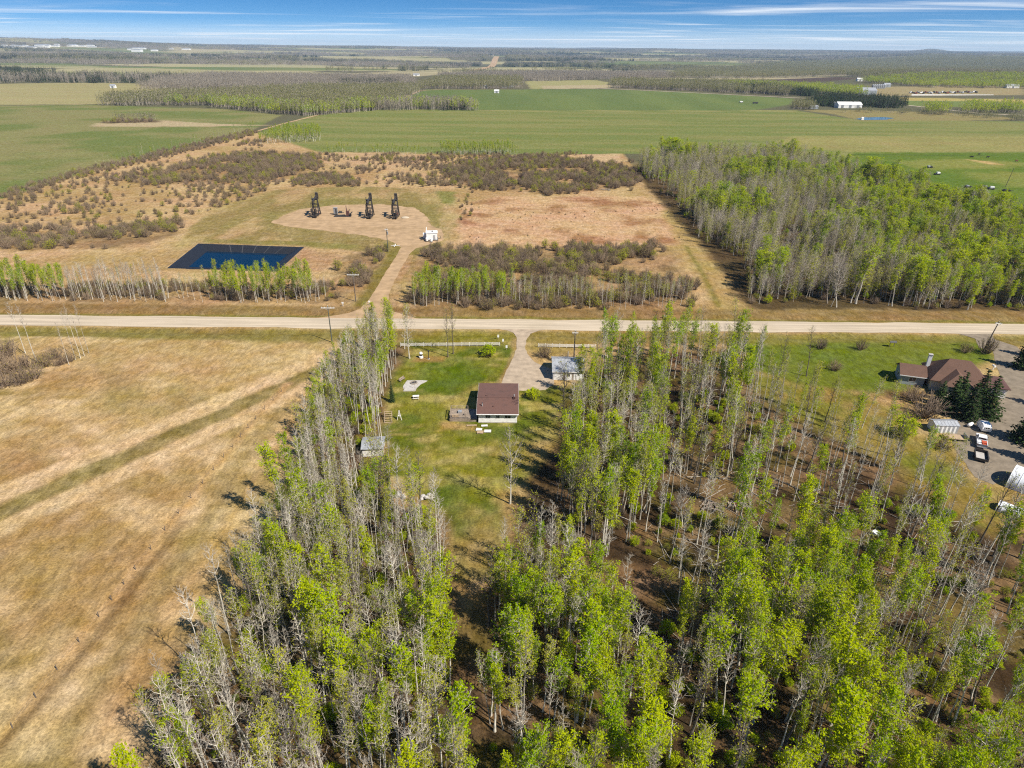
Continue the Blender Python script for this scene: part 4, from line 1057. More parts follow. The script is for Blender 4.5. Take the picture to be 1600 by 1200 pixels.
def name_by_place(items, marks, phrase):
    """items: (key, image x, image y) -> label naming the nearest landmark and the rank among its like"""
    own = {}
    for key, u, v in items:
        own.setdefault(min(range(len(marks)), key=lambda i: (marks[i][1] - u) ** 2 + (marks[i][2] - v) ** 2), []).append((key, u, v))
    res = {}
    for i, l in own.items():
        l.sort(key=lambda t: (marks[i][1] - t[1]) ** 2 + (marks[i][2] - t[2]) ** 2)
        for r, (key, u, v) in enumerate(l):
            res[key] = phrase + ' nearest to ' + marks[i][0] if r == 0 else ORD[min(r + 1, 49)] + ' nearest ' + phrase + ' to ' + marks[i][0]
    return res
MAXN = {'leafy': 145, 'budding': 62, 'bare': 72, 'dark': 24}
shedc = G(584, 706)
TREES = [t for t in TREES if not (abs(t[0] * shedc[1] / max(t[1], 1) - shedc[0]) < 4.2 and shedc[1] - 15 < t[1] < shedc[1] + 3.0)]
TREES.sort(key=lambda t: t[0] ** 2 + t[1] ** 2)
cnt = {k: 0 for k in MAXN}; rest = {k: [] for k in MAXN}; single = {k: [] for k in MAXN}
for x, y, kind, sc, zn in TREES:
    u, v = proj(x, y, 11 * sc)
    if u < -60 or u > 1660 or proj(x, y, 16 * sc)[1] > 1195: continue
    if cnt[kind] < MAXN[kind] and 0 < u < 1600 and v < 1190:
        cnt[kind] += 1; single[kind].append((x, y, sc, u, v))
    else:
        rest[kind].append((x, y, sc))
for kind, l in single.items():
    labs = name_by_place([(i, t[3], t[4]) for i, t in enumerate(l)], LM_T, KL[kind])
    for i, (x, y, sc, u, v) in enumerate(l):
        plant(kind, x, y, sc, labs[i], KG[kind] + ' of the homestead woods', tilt=(RG.normal(0, 0.06), RG.normal(0, 0.06)), fat=RG.uniform(0.8, 1.45))
print('TREES', cnt, {k: len(v) for k, v in rest.items()})
for kind, nm, lab in (('leafy', 'leafy_aspen_stand', 'further leafy aspens of the homestead woods'), ('budding', 'budding_aspen_stand', 'further aspens just coming into leaf in the homestead woods'), ('bare', 'bare_aspen_stand', 'further bare white aspens of the homestead woods'), ('dark', 'bare_poplar_stand', 'further dark bare poplars of the homestead woods')):
    if rest[kind]: scatter_object(nm, rest[kind], [p[2] for p in PROTO[kind]], lab, 5)

# undergrowth
ug = []
for poly, sp, seed in (([(290, 1500), (240, 1215), (340, 1015), (460, 790), (475, 740), (588, 737), (625, 795), (685, 812), (700, 905), (690, 1000), (735, 1500)], 2.0, 11),
                       ([(450, 740), (475, 672), (545, 556), (585, 540), (604, 600), (596, 640), (580, 735)], 2.3, 12),
                       ([(735, 1500), (760, 985), (850, 880), (975, 960), (1000, 1040), (1060, 960), (1330, 900), (1800, 900), (1900, 1500)], 2.4, 13),
                       ([(895, 625), (930, 575), (1150, 555), (1200, 660), (1300, 720), (1560, 850), (1330, 900), (1060, 960), (1000, 860), (880, 840), (880, 735)], 2.9, 14)):
    def kp(A, B): return np.where(inside(clear, A, B) | inside(clear2, A, B), 0.3, smooth(0.36, 0.60, fbm(A / 7, B / 7, 111, 3)) * 0.9 + 0.1)
    ug += [(x, y) for x, y in scatter(poly, sp, True, seed, kp)]
rg = np.random.default_rng(3)
sel = rg.uniform(0, 1, len(ug))
scatter_object('green_undergrowth', [(x, y, rg.uniform(0.35, 0.95)) for (x, y), s in zip(ug, sel) if s < 0.40], [p[2] for p in PROTO['bush']], 'low leafy bushes under the aspens', 6)
scatter_object('twiggy_undergrowth', [(x, y, rg.uniform(0.35, 0.9)) for (x, y), s in zip(ug, sel) if s >= 0.40], [p[2] for p in PROTO['thicket']] + [PROTO['willow'][0][2]], 'low twiggy brush under the aspens', 7)
# bushy hem of the grove towards the hay field
hem = []
hp = GP([(238, 1215), (262, 1150), (330, 1012), (396, 897), (450, 790), (466, 740), (480, 675), (498, 608), (535, 556)])
rg = np.random.default_rng(31)
for a, b in zip(hp[:-1], hp[1:]):
    for k in range(int(math.dist(a, b) / 0.9)):
        t = rg.uniform(); hem.append((a[0] + (b[0] - a[0]) * t + rg.uniform(0.3, 3.6), a[1] + (b[1] - a[1]) * t + rg.normal(0, 0.6), rg.uniform(0.28, 0.6)))
scatter_object('leafy_saplings', [h for k, h in enumerate(hem) if k % 2 == 0], [p[2] for p in PROTO['leafy'][:3]], 'young leafy aspen saplings along the grove edge', 8)
scatter_object('hem_thicket', [(x, y, s * 1.6) for k, (x, y, s) in enumerate(hem) if k % 2], [p[2] for p in PROTO['thicket']], 'twiggy thicket along the edge of the grove', 9)
# fallen wood on the forest floor
T = TB(); rg = np.random.default_rng(77)
for poly, n in (([(1000, 1050), (1010, 880), (1100, 740), (1300, 720), (1560, 850), (1330, 960), (1100, 1100)], 330), ([(860, 740), (900, 640), (1150, 600), (1180, 720), (1000, 850), (870, 860)], 130), ([(200, 1200), (430, 800), (690, 830), (720, 1200)], 90)):
    p = GP(poly); xs = [q[0] for q in p]; ys = [q[1] for q in p]; k = 0
    while k < n:
        x, y = rg.uniform(min(xs), max(xs)), rg.uniform(min(ys), max(ys))
        if not inside(p, np.array([x]), np.array([y]))[0]: continue
        k += 1; a = rg.uniform(0, 3.14); l = rg.uniform(1, 2.6) if rg.uniform() < 0.75 else rg.uniform(3, 9); r = rg.uniform(0.025, 0.05) * (1 + 0.2 * l)
        d = np.array((math.cos(a), math.sin(a), rg.uniform(-0.02, 0.05)))
        c = np.array((x, y, r + 0.03)); T.tube([c - d * l / 2, c + rg.normal(0, 0.05, 3), c + d * l / 2], [r, r * 0.85, r * 0.5], 5, 0)
tag(link('fallen_branches', T.mesh('fallen_branches', [M['litter']])), 'grey fallen branches and logs on the brown forest floor', None, None, 'stuff')

# ------------------------------------------------------------------ trees north of the road
def zl(poly, sp, seed, hmin, hmax, keep=None):
    rg = np.random.default_rng(seed + 50)
    return [(x, y, rg.uniform(hmin, hmax) / 16.0) for x, y in scatter(poly, sp, True, seed, keep)]
rows = []
roadside = {'leafy': zl([(-60, 472), (106, 471), (104, 448), (-60, 444)], 2.6, 21, 8, 12) + zl([(336, 473), (492, 474), (488, 452), (338, 450)], 2.7, 22, 8, 11.5) + zl([(648, 478), (800, 480), (798, 460), (655, 455)], 2.8, 23, 8, 11.5),
            'bare': zl([(106, 471), (262, 473), (258, 452), (108, 450)], 2.5, 24, 8, 12.5) + zl([(262, 473), (336, 473), (336, 460), (262, 460)], 4.5, 25, 6, 9) + zl([(800, 482), (1075, 484), (1075, 468), (800, 464)], 3.6, 26, 7, 10) + zl([(492, 474), (512, 472), (510, 455), (490, 455)], 3, 27, 6, 9),
            'budding': zl([(800, 482), (1080, 484), (1080, 462), (800, 460)], 4.2, 28, 6.5, 10) + zl([(108, 471), (336, 473), (336, 455), (110, 452)], 4.5, 29, 6, 10)}
for kind in ('leafy', 'bare', 'budding'):
    scatter_object('roadside_' + kind + '_aspens', roadside[kind], [p[2] for p in PROTO[kind]], {'leafy': 'bright green young aspens lining the far side of the gravel road', 'bare': 'bare white-stemmed young aspens lining the far side of the gravel road', 'budding': 'half-leafed young aspens lining the far side of the gravel road'}[kind], 10)
# hedge trees along the big field
edge = zl([(500, 243), (810, 243), (808, 237), (505, 236)], 4.2, 33, 4, 8, lambda A, B: smooth(0.35, 0.55, fbm(A / 22, B / 22, 5, 2))) + zl([(405, 226), (500, 222), (503, 207), (440, 208)], 4.0, 34, 7, 11) + zl([(690, 243), (800, 243), (800, 236), (690, 236)], 3.5, 35, 6, 10)
scatter_object('field_edge_aspens', edge, [p[2] for p in PROTO['leafy']], 'green trees in a row along the edge of the wide field', 12)
scatter_object('hedge_aspens', zl([(150, 268), (330, 224), (398, 204), (396, 199), (325, 218), (140, 262)], 7, 36, 4, 9), [p[2] for p in PROTO['budding'] + PROTO['leafy'][:1]], 'scattered young trees in the hedge beside the left green field', 13)

WL = [(995, 262), (1018, 292), (1070, 350), (1118, 400), (1175, 482), (1900, 488), (1900, 392), (1600, 352), (1450, 312), (1300, 266), (1190, 248), (1060, 246)]
def leafmask(A, B):
    return smooth(0.50, 0.64, fbm(A / 30 + 2, B / 30, 121, 3) + 0.24 * smooth(120, 190, A) * (1 - smooth(330, 420, B)))
def ragged(A, B):
    d = sdist(GP(WL), A + 34 * (fbm(A / 20, B / 20, 141, 3) - 0.5), B + 14 * (fbm(A / 20 + 40, B / 20, 142, 3) - 0.5))
    return np.where(d > 0, np.clip(0.45 + d / 14, 0, 1), 0) * (0.15 + 0.9 * smooth(0.34, 0.5, fbm(A / 13, B / 13, 143, 3)))
wl = scatter(WL, 2.75, True, 41, ragged); A = np.array(wl); lm = leafmask(A[:, 0], A[:, 1]); rg = np.random.default_rng(42)
rr = rg.uniform(0, 1, len(wl)); hh = rg.uniform(8.5, 15.5, len(wl)) / 16 * (0.45 + 1.1 * fbm(A[:, 0] / 20, A[:, 1] / 20, 144, 3))
edge_w = 1.0
wk = {'leafy': [], 'budding': [], 'bare': []}
for (x, y), l, r, s in zip(wl, lm, rr, hh):
    k = 'leafy' if r < 0.02 + 0.55 * l else ('budding' if r < 0.46 + 0.30 * l else 'bare')
    wk[k].append((x, y, float(s)))
print('WOODLOT', {k: len(v) for k, v in wk.items()})
scatter_object('leafy_woodlot', wk['leafy'], [p[2] for p in PROTO['leafy']], 'green leafy part of the big woodlot beyond the road', 15, 0.07, (1.0, 2.1))
scatter_object('budding_woodlot', wk['budding'], [p[2] for p in PROTO['wbud']], 'olive half-leafed part of the big woodlot beyond the road', 16, 0.07, (0.8, 1.7))
scatter_object('bare_woodlot', wk['bare'], [p[2] for p in PROTO['wbare']], 'grey leafless part of the big woodlot beyond the road', 17, 0.07, (0.8, 1.6))
scatter_object('woodlot_brush', [(x, y, rg.uniform(0.5, 1.1)) for x, y in scatter(WL, 3.6, True, 43, ragged)], [p[2] for p in PROTO['thicket'] + PROTO['willow'][:2] + PROTO['bush'][:1]], 'brush under the trees of the big woodlot', 18)

# ------------------------------------------------------------------ willows on the straw land
SH = []
def shrubs(poly, sp, seed, smin, smax, kind='willow', keep=None, tagz='scrub'):
    rg = np.random.default_rng(seed + 70)
    P_ = GP(poly); cx_ = sum(p[0] for p in P_) / len(P_); cy_ = sum(p[1] for p in P_) / len(P_)
    big_ = [(cx_ + (p[0] - cx_) * 1.06, cy_ + (p[1] - cy_) * 1.25) for p in P_]
    def kp(A, B):
        d = sdist(P_, A + 16 * (fbm(A / 12, B / 12, seed, 3) - 0.5), B + 22 * (fbm(A / 12 + 9, B / 12, seed + 1, 3) - 0.5))
        return smooth(-6, 5, d) * (keep(A, B) if keep is not None else 1)
    for x, y in scatter(big_, sp, False, seed, kp): SH.append((x, y, rg.uniform(smin, smax), kind if rg.uniform() > 0.2 else 'thicket', tagz))
patchy = lambda s, lo=0.45, hi=0.58: (lambda A, B: smooth(lo, hi, fbm(A / 17, B / 17, s, 3)))
shrubs([(-80, 362), (60, 355), (130, 364), (200, 352), (268, 345), (276, 362), (205, 386), (100, 386), (-80, 392)], 2.8, 61, 0.6, 1.5, 'willow', patchy(3, 0.35, 0.47), 'west')
shrubs([(10, 312), (140, 275), (330, 230), (400, 212), (396, 204), (325, 219), (135, 264), (0, 304)], 4.0, 62, 0.6, 1.3, 'willow', None, 'hedge')
shrubs([(-60, 330), (30, 310), (140, 278), (330, 240), (470, 262), (430, 288), (300, 345), (-60, 356)], 5.8, 63, 0.3, 1.15, 'willow', lambda A, B: 0.55 * smooth(0.3, 0.6, fbm(A / 20, B / 20, 8, 2)) + 0.2, 'west')
shrubs([(190, 278), (300, 256), (420, 236), (505, 246), (490, 262), (425, 282), (320, 282), (230, 290)], 3.3, 64, 0.8, 1.6, 'willow', patchy(12, 0.33, 0.46), 'mid')
shrubs([(458, 291), (470, 276), (520, 272), (562, 282), (560, 290)], 2.9, 65, 0.7, 1.3, 'willow', None, 'mid')
shrubs([(560, 252), (700, 246), (745, 270), (740, 292), (640, 290), (560, 278)], 4.6, 66, 0.5, 1.4, 'willow', patchy(17, 0.40, 0.50), 'mid')
shrubs([(690, 262), (760, 250), (850, 243), (905, 246), (988, 266), (992, 290), (930, 298), (850, 303), (790, 296), (720, 292)], 3.0, 67, 0.8, 1.6, 'willow', patchy(23, 0.30, 0.42), 'north')
shrubs([(660, 250), (905, 244), (905, 240), (500, 241), (520, 245)], 4.5, 68, 0.6, 1.1, 'willow', patchy(25), 'north')
shrubs([(716, 312), (740, 300), (738, 340), (722, 352)], 5.0, 69, 0.5, 0.9, 'willow', None, 'north')
shrubs([(662, 398), (700, 386), (790, 392), (860, 386), (1032, 384), (1040, 404), (970, 412), (890, 428), (800, 422), (680, 416)], 2.7, 70, 0.8, 1.6, 'willow', patchy(29, 0.28, 0.40), 'south')
shrubs([(640, 478), (634, 452), (670, 420), (800, 428), (930, 430), (1078, 440), (1082, 480)], 2.8, 71, 0.7, 1.6, 'willow', patchy(31, 0.32, 0.45), 'south')
shrubs([(516, 462), (522, 415), (560, 388), (606, 376), (602, 400), (585, 430), (556, 455)], 2.9, 72, 0.7, 1.6, 'willow', patchy(53, 0.40, 0.52), 'pole')
shrubs([(-60, 468), (-60, 446), (540, 448), (536, 468)], 2.6, 73, 0.6, 1.25, 'willow', patchy(37, 0.3, 0.44), 'road')
shrubs([(155, 192), (180, 188), (232, 188), (240, 191), (180, 193)], 6, 74, 1.0, 1.8, 'willow', None, 'isle')
shrubs([(722, 320), (1040, 320), (1066, 370), (860, 384), (720, 376)], 6.0, 75, 0.16, 0.3, 'willow', patchy(41, 0.5, 0.62), 'meadow')
shrubs([(10, 314), (400, 214), (500, 242), (985, 246), (990, 296), (745, 298), (560, 288), (440, 290), (300, 348), (0, 356)], 4.4, 78, 0.35, 1.3, 'willow', lambda A, B: 0.85 * smooth(0.5, 0.62, fbm(A / 26, B / 20, 151, 3)), 'mid')
PADP = GP([(290, 375), (330, 330), (430, 297), (690, 296), (712, 310), (708, 350), (690, 385), (640, 396), (600, 384), (440, 384), (300, 384)])
LRD = GP([(560, 488), (600, 425), (626, 384), (650, 384), (622, 425), (618, 488)])
SH = [s for s in SH if not inside(PADP, np.array([s[0]]), np.array([s[1]]))[0] and not inside(LRD, np.array([s[0]]), np.array([s[1]]))[0] and not 190 < s[1] < 208]
SH = [s for s in SH if sdist(POND, np.array([s[0]]), np.array([s[1]]))[0] < -3]
# the ones that can be told apart are the open-grown ones
open_ = [s for s in SH if s[4] in ('west', 'pole', 'mid', 'south')]
open_.sort(key=lambda s: (s[0] ** 2 + s[1] ** 2) ** 0.5 - 120 * s[2] - (90 if s[4] in ('west', 'pole') else 0))
ind = [s for s in open_ if abs(s[0]) < 0.72 * s[1]][:170]; ids = set(map(id, ind))
labs = {}
for kk, ph in (('willow', 'brown willow bush'), ('thicket', 'greenish willow bush')):
    labs.update(name_by_place([(i, *proj(s[0], s[1], 1.5 * s[2])) for i, s in enumerate(ind) if s[3] == kk], LM_S, ph))
for i, (x, y, s, k, zn) in enumerate(ind):
    plant(k, x, y, s, labs[i], 'open-grown willow bushes beyond the road', fat=RG.uniform(0.95, 1.3))
restS = [s for s in SH if id(s) not in ids]
scatter_object('willow_scrub', [(x, y, s) for x, y, s, k, zn in restS if k == 'willow'], [p[2] for p in PROTO['willow']], 'brown willow scrub covering the straw land', 19)
scatter_object('greening_scrub', [(x, y, s) for x, y, s, k, zn in restS if k == 'thicket'], [p[2] for p in PROTO['thicket']], 'scrub bushes with a flush of new leaf on the straw land', 20)
# named bushes of the homesteads
plant('bush', *G(764, 556), 1.15, 'round bright green bush by the white rail fence', var=0, name='leafy_bush', fat=1.5)
plant('bush', *G(833, 622), 1.05, 'green bush at the right wall of the brown-roofed bungalow', var=1, name='leafy_bush', fat=1.3)
plant('willow', *G(851, 558), 1.35, 'bare brown bush between driveway and garage', var=1, fat=1.1)
plant('willow', *G(1345, 546), 1.2, 'fan-shaped bare bush alone on the neighbour lawn', var=0, fat=1.1)
plant('willow', *G(1282, 545), 1.25, 'bare bush on the neighbour lawn next to the dark tree', var=3, fat=1.1)
plant('willow', *G(1303, 578), 1.0, 'low brown bush at the near corner of the neighbour lawn', var=2, fat=1.3)
plant('willow', *G(1508, 550), 1.0, 'low brown bush left of the leaning roadside pole', var=4, fat=1.3)
plant('willow', *G(1540, 552), 1.9, 'tall bare bush at the foot of the leaning roadside pole', var=1, fat=0.9)
plant('willow', *G(1445, 650), 2.2, 'big grey bush left of the white tin shed', var=0, fat=1.4)
plant('willow', *G(1425, 625), 1.5, 'grey-brown bush in front of the left wing of the neighbour house', var=1, fat=1.3)
plant('bush', *G(1410, 680), 1.8, 'green bush on the shaded grass left of the gravel yard', var=2, name='leafy_bush', fat=1.2)
plant('thicket', *G(1475, 700), 1.2, 'low spreading bush at the corner of the gravel yard', var=2, fat=1.4)
NAMED = []
for k, (px, py, s) in enumerate([(8, 604, 1.6), (32, 600, 1.5), (52, 592, 1.45), (22, 580, 2.0), (70, 572, 1.3), (95, 570, 1.1), (85, 560, 1.2), (-10, 585, 2.0), (5, 560, 2.2), (-15, 565, 2.3), (45, 575, 1.5), (108, 565, 1.0)]):
    NAMED.append((k, px, py, s))
NB = ('nearest the camera', 'second nearest the camera', 'third nearest the camera', 'fourth', 'fifth', 'sixth', 'seventh', 'eighth', 'ninth', 'tenth', 'eleventh', 'twelfth')
NAMED.sort(key=lambda q: -q[2])
for r_, (k, px, py, s) in enumerate(NAMED):
    lab = 'dense grey bush ' + (NB[r_] if r_ < 3 else NB[r_] + ' from the camera') + ' in the thicket at the left field corner'
    plant('willow', *G(px, py), s, lab, 'grey bushes at the left field corner', var=k, fat=1.3)
SP = [((1482, 645), 1.05, 'spruce left of three in front of the neighbour house'), ((1510, 655), 1.05, 'spruce middle of three in front of the neighbour house'), ((1540, 650), 1.15, 'spruce right of three in front of the neighbour house'),
      ((1496, 632), 0.95, 'spruce just behind the three before the neighbour house'), ((1528, 630), 1.0, 'spruce against the right wing of the neighbour house'), ((1466, 632), 0.7, 'small spruce by the corner of the neighbour house'), ((1597, 575), 1.15, 'dark spruce at the right picture edge beside the road entrance'), ((1622, 560), 1.1, 'dark spruce behind the road entrance at the right edge'), ((1603, 690), 1.25, 'dark spruce throwing shade over the gravel yard'), ((1650, 640), 1.2, 'tall dark spruce right of the gravel yard'), ((1632, 725), 1.2, 'dark spruce nearest the camera at the right edge')]
for k, (p, s, lab) in enumerate(SP):
    plant('spruce', *G(*p), s, lab, var=k, fat=1.35)

# ------------------------------------------------------------------ distant woods
def fw(poly, sp, seed, keep=None, smin=0.8, smax=1.15):
    rg = np.random.default_rng(seed + 5)
    return [(x, y, rg.uniform(smin, smax)) for x, y in scatter(poly, sp, True, seed, keep)]
D = {'green': [], 'olive': [], 'grey': [], 'spruce': []}
D['olive'] += fw([(160, 165), (330, 164), (480, 182), (600, 170), (660, 140), (500, 141), (320, 150), (170, 157)], 13, 201)
D['green'] += fw([(160, 165), (330, 165), (350, 170), (480, 182), (600, 171), (740, 172), (735, 168), (600, 166), (480, 172), (350, 163)], 14, 202)
D['grey'] += fw([(590, 172), (742, 172.5), (735, 166), (640, 165)], 12, 203) + fw([(220, 140), (330, 141), (500, 141), (650, 139), (640, 122), (330, 118), (260, 124)], 15, 204)
D['spruce'] += fw([(530, 139), (622, 137), (615, 131), (535, 132)], 16, 205) + fw([(690, 173), (725, 173), (722, 170), (690, 170)], 30, 206)
D['olive'] += fw([(650, 139), (810, 139), (812, 124), (690, 124)], 15, 207)
D['grey'] += fw([(830, 127), (960, 122), (1060, 119), (1040, 110), (860, 110), (680, 118), (720, 124)], 17, 208)
D['olive'] += fw([(955, 137), (1100, 143), (1230, 150), (1240, 140), (1180, 132), (1060, 131), (960, 129)], 14, 209)
D['spruce'] += fw([(1150, 143), (1270, 152), (1280, 148), (1170, 138)], 15, 210) + fw([(1260, 166), (1402, 169), (1404, 162), (1360, 158), (1280, 155)], 13, 211)
D['green'] += fw([(1130, 138), (1350, 152), (1345, 143), (1240, 137), (1140, 132)], 16, 212)
D['olive'] += fw([(1040, 119), (1310, 120), (1350, 128), (1420, 138), (1600, 141), (1800, 142), (1800, 100), (1450, 92), (1250, 95), (1060, 104)], 22, 213)
D['green'] += fw([(1340, 132), (1440, 140), (1620, 144), (1800, 144), (1800, 132), (1450, 128)], 17, 214)
D['grey'] += fw([(1400, 128), (1800, 132), (1800, 112), (1480, 108)], 18, 215)
D['green'] += fw([(1508, 177), (1590, 178), (1590, 172), (1510, 170)], 14, 216) + fw([(1440, 178), (1480, 180), (1478, 172), (1445, 172)], 14, 217)
D['olive'] += fw([(1240, 171), (1270, 172), (1265, 164), (1245, 163)], 9, 218, None, 0.6, 0.8) + fw([(1290, 176), (1340, 176), (1480, 182), (1600, 190), (1700, 196), (1600, 184), (1480, 178), (1340, 173)], 16, 219, None, 0.3, 0.55)
D['olive'] += fw([(185, 187), (246, 187.5), (244, 185.5), (190, 185.5)], 10, 220, None, 0.4, 0.6)
def patchw(sd, lo): return lambda A, B: (fbm(A / 700.0, B / 420.0, sd, 3) > lo) * (fbm(A / 950.0 + 7, B / 420.0, 41, 3) < 0.57) * (fbm(A / 1100.0 - 31, B / 380.0 + 4, 57, 3) < 0.605) * 0.9
big = [(-350, 132), (100, 129), (215, 130), (330, 120), (650, 120), (850, 112), (1060, 104), (1250, 95), (1450, 92), (1900, 98), (1900, 84), (-400, 68), (-400, 100)]
D['grey'] += fw(big, 34, 231, patchw(61, 0.46), 1.0, 1.4)
D['olive'] += fw(big, 42, 232, patchw(62, 0.5), 1.0, 1.4)
D['spruce'] += fw(big, 40, 233, patchw(63, 0.54), 1.0, 1.5)
D['spruce'] += fw([(-100, 132), (60, 128), (100, 108), (-100, 104)], 30, 235, lambda A, B: 0.4 + 0 * A)
hw = GP([(738, 107), (752, 103), (768, 96), (777, 89.5)])
for k in D:
    A = np.array([(x, y) for x, y, s in D[k]]); dd = np.full(len(A), 1e9)
    for p, q in zip(hw[:-1], hw[1:]): dd = np.minimum(dd, segdist(p, q, A[:, 0], A[:, 1]))
    side = dd < 75
    D[k] = [t for t, m_ in zip(D[k], side) if not m_]
print('FAR', {k: len(v) for k, v in D.items()})
for k, lab in (('green', 'distant fresh green woods beyond the fields'), ('olive', 'distant olive woods just coming into leaf'), ('grey', 'distant grey leafless woods'), ('spruce', 'distant dark spruce stands')):
    scatter_object('distant_' + k + '_wood', D[k], FAR[k], lab, 30)

# ------------------------------------------------------------------ small helpers for built things
def part(parent, name, mat, fn, smooth_=False):
    m = MB(); fn(m); return m.build(name, mat, parent, smooth_=smooth_)
def box(parent, name, mat, c, s, rz=0.0):
    return MB().box(c, s, rz).build(name, mat, parent)
def bar(parent, name, mat, a, b, w, h=None):
    return MB().bar(a, b, w, h).build(name, mat, parent)
def tube(parent, name, mat, a, b, r0, r1=None, n=8):
    return MB().tube(a, b, r0, r1, n).build(name, mat, parent)
def window(parent, x, y, z, w, h, axis='x', mat='white'):
    """frame with a glass pane set in it; axis = direction of its width"""
    d = 0.07
    m = MB()
    if axis == 'x':
        m.box((x, y, z + h / 2 + 0.04), (w + 0.16, d, 0.08)); m.box((x, y, z - h / 2 - 0.04), (w + 0.16, d, 0.08))
        m.box((x - w / 2 - 0.04, y, z), (0.08, d, h)); m.box((x + w / 2 + 0.04, y, z), (0.08, d, h)); m.box((x, y, z), (0.05, d, h))
        o = m.build('window', M[mat], parent); box(o, 'pane', M['glass'], (x, y, z), (w, d * 0.4, h))
    else:
        m.box((x, y, z + h / 2 + 0.04), (d, w + 0.16, 0.08)); m.box((x, y, z - h / 2 - 0.04), (d, w + 0.16, 0.08))
        m.box((x, y - w / 2 - 0.04, z), (d, 0.08, h)); m.box((x, y + w / 2 + 0.04, z), (d, 0.08, h)); m.box((x, y, z), (d, 0.05, h))
        o = m.build('window', M[mat], parent); box(o, 'pane', M['glass'], (x, y, z), (d * 0.4, w, h))
    return o
def roof_slab(m, a, b, c, d, t=0.18):
    """a b c d: upper corners of one slope, in order; thickness t downwards"""
    up = [a, b, c, d]; P = up + [(p[0], p[1], p[2] - t) for p in up]
    m.add(P, [(0, 1, 2, 3), (7, 6, 5, 4), (0, 4, 5, 1), (1, 5, 6, 2), (2, 6, 7, 3), (3, 7, 4, 0)])

